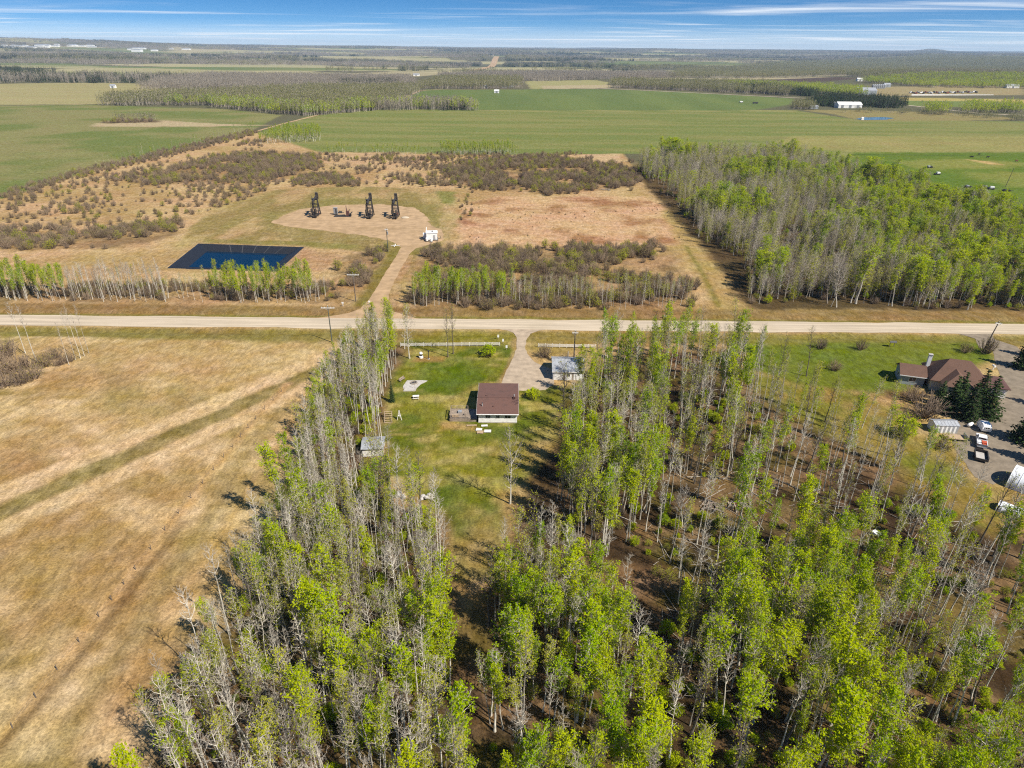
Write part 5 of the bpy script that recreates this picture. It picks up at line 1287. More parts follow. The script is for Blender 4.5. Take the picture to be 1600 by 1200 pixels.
# ------------------------------------------------------------------ brown-roofed bungalow
def bungalow():
    x0, x1, yf, yb = -7.9, 1.2, 135.9, 149.9
    yr = 140.8; ze, zr, zb = 2.75, 4.25, 3.25
    o = thing('bungalow', 'white bungalow with low dark brown roof beside the gravel driveway', 'house', ((x0 + x1) / 2, yf, 0))
    cx = (x0 + x1) / 2; ox, oy = cx, yf
    w = x1 - x0
    def walls(m):
        prof = [(0, 0.0), (yb - yf, 0.0), (yb - yf, zb - 0.2), (yr - yf, zr - 0.2), (0, ze - 0.15)]
        P = [(-w / 2, s, z) for s, z in prof] + [(w / 2, s, z) for s, z in prof]
        n = 5
        m.add(P, [(k, n + k, n + (k + 1) % n, (k + 1) % n) for k in range(n)] + [tuple(range(n)), tuple(range(2 * n - 1, n - 1, -1))])
    part(o, 'wall', M['white'], walls)
    box(o, 'foundation', M['concrete'], (0, (yb - yf) / 2, 0.12), (w + 0.12, yb - yf + 0.12, 0.3))
    e = 0.45
    rf = part(o, 'roof', M['brownroof'], lambda m: (roof_slab(m, (-w / 2 - e, -0.55, ze - 0.08), (w / 2 + e, -0.55, ze - 0.08), (w / 2 + e, yr - yf, zr), (-w / 2 - e, yr - yf, zr)),
                                                     roof_slab(m, (-w / 2 - e, yr - yf + 0.004, zr), (w / 2 + e, yr - yf + 0.004, zr), (w / 2 + e, yb - yf + 0.6, zb - 0.1), (-w / 2 - e, yb - yf + 0.6, zb - 0.1))))
    # rows of shingles, each course a thin lapped strip
    rows_ = MB()
    for y0_, z0_, y1_, z1_, n in ((-0.55, ze - 0.08, yr - yf, zr, 17), (yb - yf + 0.6, zb - 0.1, yr - yf, zr, 26)):
        for k in range(n):
            t0, t1 = k / n, (k + 1) / n
            a = (y0_ + (y1_ - y0_) * t0, z0_ + (z1_ - z0_) * t0); b = (y0_ + (y1_ - y0_) * t1, z0_ + (z1_ - z0_) * t1)
            rows_.add([(-w / 2 - e, a[0], a[1] + 0.03), (w / 2 + e, a[0], a[1] + 0.03), (w / 2 + e, b[0], b[1] + 0.008), (-w / 2 - e, b[0], b[1] + 0.008), (-w / 2 - e, a[0], a[1]), (w / 2 + e, a[0], a[1])], [(0, 1, 2, 3), (4, 5, 1, 0)] if y1_ > y0_ else [(3, 2, 1, 0), (0, 1, 5, 4)])
    tag(rows_.build('shingles', M['brownroof'], rf), None, None, None, 'stuff')
    box(rf, 'ridge_cap', M['brownroof'], (0, yr - yf, zr + 0.03), (w + 2 * e, 0.3, 0.07))
    box(o, 'fascia', M['white'], (0, -0.58, ze - 0.18), (w + 2 * e + 0.04, 0.05, 0.24))
    box(o, 'gutter', M['white'], (0, -0.66, ze - 0.14), (w + 2 * e, 0.11, 0.11))
    for sx in (-1, 1):
        bar(o, 'rake_board', M['whitewood'], (sx * (w / 2 + e + 0.025), -0.55, ze - 0.19), (sx * (w / 2 + e + 0.025), yr - yf, zr - 0.11), 0.04, 0.2)
        bar(o, 'rake_board', M['whitewood'], (sx * (w / 2 + e + 0.025), yr - yf, zr - 0.11), (sx * (w / 2 + e + 0.025), yb - yf + 0.6, zb - 0.21), 0.04, 0.2)
    for x, ww in ((-2.3, 1.15), (0.05, 0.8), (2.4, 1.35)):
        window(o, x, -0.02, 1.72, ww, 0.85)
    window(o, -w / 2 - 0.02, 9.5, 1.7, 1.3, 1.0, 'y'); window(o, w / 2 + 0.02, 3.0, 1.7, 1.2, 1.0, 'y'); window(o, w / 2 + 0.02, 10.0, 1.7, 1.2, 1.0, 'y')
    dr = box(o, 'door', M['siding'], (-w / 2 - 0.03, 3.0, 1.25), (0.06, 0.95, 2.0)); box(dr, 'handle', M['tin'], (-w / 2 - 0.09, 3.35, 1.2), (0.06, 0.12, 0.05))
    # roof fittings
    vp = tube(o, 'vent_pipe', M['tin'], (-3.7, 2.0, 2.9), (-3.7, 2.0, 4.25), 0.11); tube(vp, 'cap', M['darkgrey'], (-3.7, 2.0, 4.25), (-3.7, 2.0, 4.36), 0.17)
    for (x, y) in ((-1.0, 1.9), (-2.8, 5.9)):
        z = ze - 0.08 + (y + 0.55) / (yr - yf + 0.55) * (zr - ze) if y < yr - yf else zr - (y - yr + yf) / (yb - yr) * (zr - zb)
        box(o, 'roof_vent', M['brownroof'], (x, y, z + 0.13), (0.36, 0.36, 0.24))
    ch = box(o, 'chimney', M['redroof'], (3.9, 4.7, 4.25), (0.5, 0.5, 0.9)); tube(ch, 'flue', M['tin'], (3.9, 4.7, 4.7), (3.9, 4.7, 5.25), 0.12)
    tube(o, 'antenna_mast', M['tin'], (-w / 2 - 0.6, yb - yf - 1.5, 0), (-w / 2 - 0.6, yb - yf - 1.5, 4.4), 0.03)
    box(o, 'electric_meter', M['tin'], (w / 2 + 0.1, 0.6, 1.5), (0.16, 0.3, 0.45))
    return o
bungalow()

# wooden deck left of the house
def deck():
    o = thing('wooden_deck', 'weathered grey wooden deck with railing on the left of the bungalow', 'deck', (-11.6, 136.8, 0))
    W, D_, H_ = 6.6, 4.8, 0.75
    n = 24
    for k in range(n):
        box(o, 'plank', M['greywood'], (-W / 2 + (k + 0.5) * W / n, D_ / 2 - 0.4, H_ + 0.003 * (k % 3)), (W / n - 0.025, D_, 0.045))
    part(o, 'skirt', M['greywood'], lambda m: (m.box((0, -0.42, H_ / 2 - 0.03), (W - 0.1, 0.05, H_ - 0.06)), m.box((-W / 2 + 0.08, D_ / 2 - 0.4, H_ / 2 - 0.03), (0.05, D_ - 0.1, H_ - 0.06)), m.box((0, D_ - 0.42, H_ / 2 - 0.03), (W - 0.1, 0.05, H_ - 0.06))))
    def rail(a, b, k):
        a, b = Vector(a), Vector(b)
        bar(o, 'rail', M['greywood'], a + Vector((0, 0, 0.95)), b + Vector((0, 0, 0.95)), 0.12, 0.06); bar(o, 'rail', M['greywood'], a + Vector((0, 0, 0.15)), b + Vector((0, 0, 0.15)), 0.08, 0.05)
        for i in range(k + 1):
            p = a.lerp(b, i / k); box(o, 'post', M['greywood'], (p.x, p.y, H_ + 0.47), (0.09, 0.09, 0.95))
        for i in range(int((b - a).length / 0.32)):
            p = a.lerp(b, (i + 0.5) / int((b - a).length / 0.32)); box(o, 'baluster', M['greywood'], (p.x, p.y, H_ + 0.55), (0.035, 0.035, 0.78))
    rail((-W / 2 + 0.1, -0.3, H_), (W / 2 - 1.6, -0.3, H_), 4)
    rail((-W / 2 + 0.1, -0.3, H_), (-W / 2 + 0.1, D_ - 0.55, H_), 3)
    rail((-W / 2 + 0.1, D_ - 0.55, H_), (-W / 2 + 4.2, D_ - 0.55, H_), 3)
    for k, (x, y, sx, sy, mt) in enumerate(((-2.0, 0.6, 1.6, 0.5, 'wood'), (-1.0, 2.6, 0.9, 0.9, 'tin'), (0.4, 1.4, 0.5, 0.5, 'greywood'))): box(o, 'deck_bench', M[mt], (x, y, H_ + 0.26), (sx, sy, 0.45))
    return o
deck()
for k, (px, py, sx, sy, lab) in enumerate([(748.5, 672, 1.4, 1.2, 'square pale paving slab nearest the house steps'), (750.5, 676, 1.5, 1.3, 'square pale paving slab in the front left of the bungalow wall'), (762, 674.5, 1.6, 1.2, 'square pale paving slab under the middle of the bungalow wall'), (737, 665.5, 2.4, 0.5, 'long pale board lying by the deck corner'), (757, 666, 1.5, 0.8, 'pale step slab against the bungalow front wall')]):
    x, y = G(px, py)
    o = thing('wooden_platform' if 'slab' in lab else 'loose_board', lab.replace('paving slab', 'wooden platform'), 'platform' if 'slab' in lab else 'board', (x, y, 0), 0.06 * (k - 2))
    nn = 5 if 'slab' in lab else 1
    for i in range(nn):
        box(o, 'board', M['wood'] if k % 2 else M['whitewood'], (0, -sy / 2 + (i + 0.5) * sy / nn, 0.20), (sx, sy / nn - 0.03, 0.05))
    part(o, 'bearer', M['greywood'], lambda m: (m.box((-sx / 2 + 0.15, 0, 0.09), (0.1, sy * 0.95, 0.17)), m.box((sx / 2 - 0.15, 0, 0.09), (0.1, sy * 0.95, 0.17))))

# ------------------------------------------------------------------ gabled outbuildings
def gable_shed(name, label, cat, loc, rz, W, D_, ze, zr, wallm, roofm, front='doors', ribs=True, overhang=0.3, ridge='x'):
    """ridge along x, front wall at y = 0 facing -y"""
    o = thing(name, label, cat, loc, rz)
    def walls(m):
        prof = [(0, 0.0), (D_, 0.0), (D_, ze), (D_ / 2, zr), (0, ze)]
        P = [(-W / 2, s, z) for s, z in prof] + [(W / 2, s, z) for s, z in prof]; n = 5
        m.add(P, [(k, n + k, n + (k + 1) % n, (k + 1) % n) for k in range(n)] + [tuple(range(n)), tuple(range(2 * n - 1, n - 1, -1))])
    part(o, 'wall', M[wallm], walls)
    e = overhang; sl = (zr - ze) / (D_ / 2)
    rf = part(o, 'roof', M[roofm], lambda m: (roof_slab(m, (-W / 2 - e, -e, ze - sl * e + 0.12), (W / 2 + e, -e, ze - sl * e + 0.12), (W / 2 + e, D_ / 2, zr + 0.12), (-W / 2 - e, D_ / 2, zr + 0.12), 0.1),
                                               roof_slab(m, (-W / 2 - e, D_ / 2 + 0.004, zr + 0.12), (W / 2 + e, D_ / 2 + 0.004, zr + 0.12), (W / 2 + e, D_ + e, ze - sl * e + 0.12), (-W / 2 - e, D_ + e, ze - sl * e + 0.12), 0.1)))
    if ribs:
        k = int(W / 0.75)
        for i in range(k + 1):
            x = -W / 2 - e + 0.05 + (W + 2 * e - 0.1) * i / k
            bar(rf, 'seam', M[roofm], (x, -e, ze - sl * e + 0.13), (x, D_ / 2, zr + 0.13), 0.05, 0.06)
        box(rf, 'ridge_cap', M[roofm], (0, D_ / 2, zr + 0.14), (W + 2 * e, 0.3, 0.06))
    return o
g = gable_shed('garage', 'white garage with grey metal roof at the end of the driveway', 'garage', (15.1, 158.9, 0), -0.02, 8.2, 9.2, 2.6, 4.2, 'white', 'tin')
for x, ww in ((-2.6, 2.5), (2.7, 2.5)):
    d = box(g, 'garage_door', M['whitewood'], (x, -0.03, 1.1), (ww, 0.06, 2.2))
    for i in range(4): box(d, 'door_panel', M['white'], (x, -0.075, 0.3 + i * 0.54), (ww - 0.12, 0.03, 0.48))
for x in (-1.1, 1.2): box(g, 'door_post', M['greywood'], (x, -0.05, 1.2), (0.22, 0.1, 2.4))
window(g, 0.05, -0.03, 1.5, 0.8, 0.8); box(g, 'fascia', M['whitewood'], (0, -0.33, 2.5), (8.8, 0.05, 0.2))
tube(g, 'flue', M['tin'], (0.2, 7.5, 3.2), (0.2, 7.5, 5.2), 0.09)
s = gable_shed('tin_shed', 'small weathered shed with tin roof at the left edge of the lawn', 'shed', (*G(583, 713), 0), 0.10, 4.4, 4.6, 2.0, 2.5, 'whitewood', 'tin')
box(s, 'door', M['greywood'], (2.22, 1.4, 0.95), (0.06, 1.0, 1.8)); box(s, 'trim', M['red'], (2.21, 2.8, 0.5), (0.05, 1.2, 0.9))
for i, (x, y) in enumerate(((0.5, 3.0), (1.1, 1.8), (-0.2, 1.0), (1.5, 3.7))): box(s, 'roof_patch', M['darkgrey'], (x, y, 2.3 + 0.217 * (2.3 - abs(y - 2.3)) - 0.12), (0.5, 0.28, 0.03))

# ------------------------------------------------------------------ white rail fence
def rail_fence(a, b, label, mat='whitewood'):
    a, b = Vector((*a, 0)), Vector((*b, 0)); o = thing('rail_fence', label, 'fence', a)
    d = b - a; n = round(d.length / 2.25)
    for i in range(n + 1):
        p = d * (i / n); z = tz(a.x + p.x, a.y + p.y); box(o, 'post', M[mat], (p.x, p.y, z + 0.62), (0.13, 0.13, 1.3))
    for i in range(n):
        p, q = d * (i / n), d * ((i + 1) / n)
        for h in (0.42, 0.75, 1.08):
            bar(o, 'rail', M[mat], (p.x, p.y - 0.09, h), (q.x, q.y - 0.09, h), 0.05, 0.16)
    return o
rail_fence(G(626, 541.5), G(781, 540.5), 'white three-rail fence left of the driveway entrance')
rail_fence(G(841, 542.5), G(930, 544), 'white three-rail fence right of the driveway entrance')

# posts and signs at the driveway mouth
for px, py, lab, m1 in ((778.5, 530.5, 'small white sign post furthest left at the driveway mouth', 'white'), (786, 537, 'white marker post in the middle at the driveway mouth', 'white'), (791.5, 547, 'white gate post nearest the camera at the driveway mouth', 'white')):
    x, y = G(px, py); o = thing('marker_post', lab, 'post', (x, y, tz(x, y)))
    box(o, 'post', M['greywood'], (0, 0.06, 0.75), (0.13, 0.1, 1.5)); box(o, 'board', M[m1], (0, -0.02, 1.15), (0.55, 0.06, 0.85))
# left fence along the hay field
fp = GP([(440, 612), (400, 655), (350, 715), (299, 778), (258, 829), (212, 890), (155, 964), (90, 1047), (20, 1138), (-20, 1190)])
L_tot = 0; samples_ = []
for a, b in zip(fp[:-1], fp[1:]):
    d = math.dist(a, b); k = max(1, round(d / 4.2))
    samples_ += [(a[0] + (b[0] - a[0]) * i / k, a[1] + (b[1] - a[1]) * i / k) for i in range(k)]
fo = thing('wire_fence', 'sparse line of thin posts along the edge of the hay field', 'fence', (samples_[0][0], samples_[0][1], 0))
rgp = random.Random(4)
for i, (x, y) in enumerate(samples_):
    tube(fo, 'post', M['pole'], (x - samples_[0][0], y - samples_[0][1], -0.1), (x - samples_[0][0] + rgp.uniform(-.08, .08), y - samples_[0][1] + rgp.uniform(-.08, .08), rgp.uniform(1.0, 1.3)), 0.07, 0.06, 6)
for h in (0.5, 0.95):
    m = MB()
    for a, b in zip(samples_[:-1], samples_[1:]):
        m.tube((a[0] - samples_[0][0], a[1] - samples_[0][1], h), (b[0] - samples_[0][0], b[1] - samples_[0][1], h), 0.006, None, 3, False)
    m.build('wire', M['tin'], fo)

# ------------------------------------------------------------------ utility poles
def pole(px, py, h, label, arm=1.9, mat='pole', arm_rz=0.0, tilt=(0, 0), can=False, armmat='whitewood', xy=None):
    x, y = xy or G(px, py); o = thing('utility_pole', label, 'utility pole', (x, y, tz(x, y))); o.rotation_euler = (tilt[0], tilt[1], 0)
    tube(o, 'pole', M[mat], (0, 0, -0.3), (0, 0, h), 0.19, 0.13, 10)
    if arm:
        ca, sa = math.cos(arm_rz), math.sin(arm_rz)
        cr_ = bar(o, 'crossarm', M[armmat], (-arm * ca, -arm * sa - 0.18, h - 0.5), (arm * ca, arm * sa - 0.18, h - 0.5), 0.17, 0.2)
        for t in (-0.92, -0.45, 0.45, 0.92): tube(cr_, 'insulator', M['insulator'], (arm * t * ca, arm * t * sa - 0.18, h - 0.4), (arm * t * ca, arm * t * sa - 0.18, h - 0.12), 0.07, 0.05)
        bar(o, 'brace', M['tin'], (-0.9 * ca, -0.9 * sa - 0.14, h - 0.55), (0, -0.14, h - 1.3), 0.05); bar(o, 'brace', M['tin'], (0.9 * ca, 0.9 * sa - 0.14, h - 0.55), (0, -0.14, h - 1.3), 0.05)
    tube(o, 'top_insulator', M['insulator'], (0, 0, h), (0, 0, h + 0.3), 0.07, 0.05)
    if can:
        c = tube(o, 'transformer', M['grey'], (0.4, -0.15, h - 2.6), (0.4, -0.15, h - 1.4), 0.3, None, 12); tube(c, 'bushing', M['insulator'], (0.4, -0.15, h - 1.4), (0.4, -0.15, h - 1.1), 0.06)
    return o
pole(519, 535, 11.6, 'dark utility pole on the hay field corner beside the road', 2.0, 'greenpole')
pole(556, 471, 10.2, 'utility pole with pale crossarm left of the lease road', 2.1)
pole(606.5, 394, 10.4, 'dark utility pole with grey transformer at the well pad entrance', 0.7, 'greenpole', can=True)
pole(896, 571, 10.5, 'thin utility pole behind the garage roof', 0.8)
pole(1017, 560, 10.8, 'utility pole rising from the trees left of the woodlot trail', 0.9)
pole(1536, 549, 9.6, 'leaning utility pole beside the neighbour road entrance', 1.0, tilt=(0.0, 0.16))
pole(1571, 292, 12.0, 'thin slanted pole standing in the far right pasture', 0, tilt=(0.0, 0.12))

# ------------------------------------------------------------------ things on the house lawn
def at_px(name, label, cat, px, py, rz=0.0): return thing(name, label, cat, (*G(px, py), 0), rz)
o = at_px('fire_pit', 'pale concrete pad with blackened fire ring on the lawn', 'fire pit', 646, 600, 0.05)
def slab(m): m.prism([(-2.6, -1.3), (-1.9, 2.0), (2.2, 2.0), (3.6, 1.8), (3.3, 1.2), (2.0, -0.2), (1.0, -2.6), (-2.4, -2.7)], 0.0, 0.09)
part(o, 'pad', M['concrete'], slab)
for k in range(11):
    a = k * 6.283 / 11; box(o, 'stone', M['litter'], (0.1 + 0.85 * math.cos(a), 0.45 + 0.85 * math.sin(a), 0.22), (0.42, 0.24, 0.26), a + 1.57)
tube(o, 'ash_bed', M['darkgrey'], (0.1, 0.45, 0.09), (0.1, 0.45, 0.15), 0.75, None, 14)
o = at_px('bench', 'dark wooden bench left of the concrete fire pad', 'bench', 628.5, 594.5, -0.5)
box(o, 'seat', M['greywood'], (0, 0, 0.45), (0.5, 2.2, 0.06)); box(o, 'backrest', M['greywood'], (-0.28, 0, 0.75), (0.06, 2.2, 0.4))
for y in (-0.85, 0.85): box(o, 'leg', M['greywood'], (0, y, 0.21), (0.45, 0.09, 0.42))
o = at_px('flat_slab', 'pale concrete slab piece before the fire pad', 'slab', 641, 609, 0.04)
part(o, 'slab', M['concrete'], lambda m: m.prism([(-1.7, -0.9), (-1.4, 0.7), (1.6, 0.8), (1.4, -0.9)], 0.0, 0.22)); bar(o, 'pole', M['greywood'], (1.2, 0.5, 0.2), (1.25, 0.6, 2.6), 0.07)
o = at_px('picnic_table', 'small white table standing below the fire pad', 'table', 650, 622.5, 0.1)
box(o, 'table_top', M['white'], (0, 0, 0.74), (1.6, 0.8, 0.06))
for y in (-0.75, 0.75): box(o, 'bench_board', M['whitewood'], (0, y, 0.44), (1.6, 0.28, 0.05))
for x in (-0.6, 0.6):
    bar(o, 'leg', M['greywood'], (x, -0.7, 0.0), (x, -0.2, 0.72), 0.07); bar(o, 'leg', M['greywood'], (x, 0.7, 0.0), (x, 0.2, 0.72), 0.07); bar(o, 'crossbar', M['greywood'], (x, -0.85, 0.40), (x, 0.85, 0.40), 0.07)
o = at_px('lean_to_frame', 'weathered wooden rack leaning by the aspen belt', 'rack', 607, 656, 0.15)
for x in (-0.85, 0.85):
    bar(o, 'stringer', M['greywood'], (x, -1.6, 0.1), (x, 1.6, 1.4), 0.1); box(o, 'leg', M['greywood'], (x, 1.5, 0.68), (0.09, 0.09, 1.35))
for k in range(6):
    t = k / 5; bar(o, 'slat', M['wood'], (-0.95, -1.55 + 3.1 * t, 0.19 + 1.26 * t), (0.95, -1.55 + 3.1 * t, 0.19 + 1.26 * t), 0.22, 0.04)
o = at_px('a_frame_stand', 'white wooden A-frame stand on the lawn', 'stand', 624.5, 655.5, 0.0)
bar(o, 'leg', M['whitewood'], (-0.55, -0.3, 0), (-0.05, 0, 2.2), 0.12); bar(o, 'leg', M['whitewood'], (0.55, -0.3, 0), (0.05, 0, 2.2), 0.12); bar(o, 'leg', M['whitewood'], (0, 0.7, 0), (0, 0.05, 2.2), 0.12); box(o, 'shelf', M['whitewood'], (0, 0, 1.1), (0.7, 0.5, 0.05)); box(o, 'head_block', M['whitewood'], (0, 0.02, 2.25), (0.26, 0.26, 0.3))
o = at_px('water_pump_housing', 'small white domed pump housing under the roadside trees', 'pump housing', 658, 559, 0.0)
part(o, 'base', M['white'], lambda m: m.lathe((0, 0, 0), [(0.62, 0), (0.62, 0.55), (0.5, 0.62)], 14)); part(o, 'body', M['darkgrey'], lambda m: m.lathe((0, 0, 0.62), [(0.42, 0), (0.42, 0.7)], 14)); part(o, 'cap', M['white'], lambda m: m.lathe((0, 0, 1.32), [(0.52, 0), (0.48, 0.25), (0.3, 0.45), (0.05, 0.52)], 14))
o = at_px('yard_light_post', 'dark post beside the white pump housing', 'post', 670, 561, 0.0)
tube(o, 'post', M['blacksteel'], (0, 0, 0), (0, 0, 2.4), 0.12, 0.1); box(o, 'head', M['blacksteel'], (0, 0, 2.5), (0.4, 0.4, 0.35)); box(o, 'foot', M['concrete'], (0, 0, 0.06), (0.6, 0.6, 0.12))
for (px, py, lab) in ((627, 775, 'pale boulder pile showing through the grove crowns left'), (668, 778, 'pale boulder pile showing through the grove crowns right')):
    o = at_px('rock_pile', lab, 'rock pile', px, py)
    rgk = random.Random(px)
    for k in range(9):
        r = rgk.uniform(0.3, 0.6); part(o, 'rock', M['concrete'], lambda m: m.lathe((rgk.uniform(-1.1, 1.1), rgk.uniform(-0.8, 0.8), 0.0 if k < 6 else 0.4), [(r * 0.8, 0), (r, r * 0.4), (r * 0.75, r * 0.85), (r * 0.2, r)], 7))

# debris in the right woods
def heap(px, py, label, mats, n, rad, cat='debris heap', name='debris_heap', long_=2.2, seed=1):
    o = at_px(name, label, cat, px, py); rg = random.Random(seed)
    for k in range(n):
        a = rg.uniform(0, 6.28); r = rad * math.sqrt(rg.random()); l = rg.uniform(0.5, 1) * long_
        x, y = r * math.cos(a), r * math.sin(a) * 0.7; z = 0.15 + 0.5 * (1 - r / rad) * rg.random(); b = rg.uniform(0, 3.14)
        bar(o, 'board', M[mats[k % len(mats)]], (x - l / 2 * math.cos(b), y - l / 2 * math.sin(b), z), (x + l / 2 * math.cos(b), y + l / 2 * math.sin(b), z + rg.uniform(-0.05, 0.4)), rg.uniform(0.08, 0.35), 0.05)
    return o
heap(1150, 790, 'heap of red and grey boards on the forest floor right of centre', ['red', 'litter', 'greywood', 'litter'], 20, 1.9, seed=3, long_=1.8)
heap(1112, 792, 'heap of cut grey branches beside the red boards', ['greywood', 'pole'], 30, 2.0, long_=2.6, seed=4)
heap(1272, 762, 'pale heap of stones and scrap in the thin woods', ['tin', 'litter', 'greywood'], 26, 1.7, long_=1.1, seed=5)
heap(1040, 495, 'tiny scrap heap by the woodlot trail mouth', ['concrete', 'litter'], 8, 1.2, long_=1.2, seed=6)
heap(616, 384.5, 'white boards lying beside the pole at the well pad', ['whitewood', 'white'], 7, 1.6, long_=3.4, seed=7)

# ------------------------------------------------------------------ well site
def pumpjack(px, label, py=338.5, scale=1.0, swing=0.30, rz=0.0):
    o = thing('pumpjack', label, 'pumpjack', (*G(px, py), 0.024), rz, 'black pumpjacks on the well pad'); o.scale = (scale,) * 3
    K = M['blacksteel']
    # skid along y, horsehead away from the viewer
    part(o, 'skid', K, lambda m: (m.box((-0.8, 0, 0.25), (0.3, 11, 0.5)), m.box((0.8, 0, 0.25), (0.3, 11, 0.5)), *[m.box((0, y, 0.25), (1.5, 0.25, 0.35)) for y in (-5, -2.5, 0, 2.5, 5)]))
    zt = 8.7
    for sx in (-1, 1):
        bar(o, 'post_leg', K, (sx * 1.75, 3.6, 0.4), (sx * 1.35, 1.2, zt + 0.7), 0.5)
        bar(o, 'post_leg', K, (sx * 1.75, -0.6, 0.4), (sx * 1.35, 0.9, zt + 0.7), 0.46)
    for z in (2.4, 4.6, 6.4):
        f = (z - 0.4) / (zt - 0.4); x = 1.75 - 0.4 * f; y1 = 3.6 - 2.4 * f; y0 = -0.6 + 1.5 * f
        part(o, 'crosspiece', K, lambda m: (m.bar((-x, y1, z), (x, y1, z), 0.26), m.bar((-x, y0, z), (x, y0, z), 0.26), m.bar((-x, y0, z), (-x, y1, z), 0.14), m.bar((x, y0, z), (x, y1, z), 0.14)))
    part(o, 'ladder', K, lambda m: (m.bar((-0.95, 3.9, 0.4), (-0.35, 1.6, zt), 0.08), m.bar((-1.35, 3.9, 0.4), (-0.7, 1.6, zt), 0.08)))
    box(o, 'saddle_bearing', K, (0, 1.05, zt + 0.35), (3.3, 1.0, 0.6))
    c, s_ = math.cos(swing), math.sin(swing)
    def B(t, u=0.0): return (0, 1.05 + t * c - u * s_, zt + 0.6 + t * s_ + u * c)
    bm = bar(o, 'walking_beam', K, B(-4.6), B(4.4), 0.8, 1.0)
    m = MB(); prof = []
    for k in range(9):
        a = R_(-62 + k * 14); prof.append((4.3 + 1.55 * math.cos(a) - 0.3, 2.3 * math.sin(a)))
    prof += [(4.2, 1.6), (4.0, -0.6)]
    n = len(prof); P = [(x, B(t, u)[1], B(t, u)[2]) for x in (-0.75, 0.75) for t, u in prof]
    m.add(P, [(k, n + k, n + (k + 1) % n, (k + 1) % n) for k in range(n)] + [tuple(range(n)), tuple(range(2 * n - 1, n - 1, -1))])
    hh_ = m.build('horsehead', K, o)
    top = B(5.5, -0.4)
    part(hh_, 'bridle', M['tin'], lambda m: (m.tube((-0.2, top[1] + 0.1, top[2]), (-0.2, top[1] + 0.1, 3.0), 0.04), m.tube((0.2, top[1] + 0.1, top[2]), (0.2, top[1] + 0.1, 3.0), 0.04)))
    tube(o, 'polished_rod', M['tin'], (0, top[1] + 0.1, 0.2), (0, top[1] + 0.1, 3.2), 0.06)
    wh = tube(o, 'wellhead', M['red'], (0, top[1] + 0.1, 0.0), (0, top[1] + 0.1, 1.3), 0.25, 0.2, 10)
    # equaliser, pitmans, cranks with weights
    eq = B(-4.4)
    bar(o, 'equaliser', K, (-1.25, eq[1], eq[2] - 0.6), (1.25, eq[1], eq[2] - 0.6), 0.3, 0.3)
    gz, gy = 2.6, -3.0
    box(o, 'gearbox', K, (0, gy, 1.9), (1.25, 1.7, 1.9)); box(o, 'gearbox_stand', K, (0, gy, 0.72), (1.5, 2.2, 0.45))
    ca = R_(115)
    for sx in (-1, 1):
        tipc = (sx * 1.15, gy + 2.4 * math.cos(ca), gz + 2.4 * math.sin(ca)); tail = (sx * 1.05, gy - 1.9 * math.cos(ca) , gz - 1.2 * math.sin(ca))
        cr_ = bar(o, 'crank', K, tail, tipc, 0.36, 0.8)
        part(cr_, 'counterweight', K, lambda m: (m.box((sx * 1.15, gy + 1.3 * math.cos(ca) - 0.5, gz + 1.3 * math.sin(ca)), (0.6, 0.9, 2.0)), m.box((sx * 1.15, gy + 1.3 * math.cos(ca) + 0.5, gz + 1.3 * math.sin(ca)), (0.6, 0.9, 2.0))))
        pin = (sx * 1.3, gy + 1.5 * math.cos(ca), gz + 1.5 * math.sin(ca))
        bar(o, 'pitman_arm', K, pin, (sx * 1.2, eq[1], eq[2] - 0.6), 0.18)
    part(o, 'top_platform', K, lambda m: (m.box((0, 1.05, zt + 0.72), (3.4, 1.8, 0.12)), *[m.tube((x, y, zt + 0.7), (x, y, zt + 1.9), 0.07, None, 5) for x in (-1.65, 1.65) for y in (0.2, 1.9)], m.tube((-1.65, 0.2, zt + 1.9), (-1.65, 1.9, zt + 1.9), 0.07, None, 5), m.tube((1.65, 0.2, zt + 1.9), (1.65, 1.9, zt + 1.9), 0.07, None, 5)))
    part(o, 'belt_guard', K, lambda m: (m.box((1.5, gy - 1.4, 1.3), (0.35, 3.2, 1.5)),)); box(o, 'motor', K, (0.2, gy - 2.2, 1.0), (0.9, 0.9, 0.8))
    part(o, 'guard_rail', K, lambda m: (*[m.tube((x, y, 0.3), (x, y, 1.5), 0.05, None, 5) for x in (-1.9, 1.9) for y in (-5, -3, -1)], m.tube((-1.9, -5, 1.5), (-1.9, -1, 1.5), 0.05, None, 5), m.tube((1.9, -5, 1.5), (1.9, -1, 1.5), 0.05, None, 5), m.tube((-1.9, -5, 1.5), (1.9, -5, 1.5), 0.05, None, 5)))
    box(o, 'control_box', K, (-2.4, -3.5, 0.8), (0.7, 0.6, 1.5))
    return o
pumpjack(494, 'black pumpjack furthest left on the well pad', 337.5, 0.93, 0.20)
pumpjack(578, 'black pumpjack second from right on the well pad', 339, 0.93, 0.26)
pumpjack(618, 'black pumpjack furthest right on the well pad', 339.5, 0.93, 0.23)
o = at_px('pumping_unit_skid', 'low half-dismantled pumping unit with dark red gearbox between the black pumpjacks', 'pumping unit', 541, 338.5)
part(o, 'skid', M['darkgrey'], lambda m: (m.bar((-6.2, -1.2, 0.3), (2.6, -0.6, 0.3), 0.35, 0.4), m.bar((-6.2, 0.6, 0.3), (2.6, 0.9, 0.3), 0.35, 0.4), *[m.box((x, -0.1, 0.3), (0.3, 1.6, 0.3)) for x in (-6, -4, -2, 0, 2.2)]))
box(o, 'gearbox', M['redroof'], (0.9, 0.2, 1.7), (1.5, 1.4, 2.4)); box(o, 'motor', M['darkgrey'], (2.2, 0.5, 1.1), (0.9, 0.9, 0.9))
part(o, 'riser', M['redroof'], lambda m: (m.tube((0.4, 0.5, 2.9), (0.2, 0.6, 5.6), 0.28, 0.14, 8), m.tube((1.5, 0.4, 2.9), (2.3, 0.4, 3.8), 0.2, 0.12, 8)))
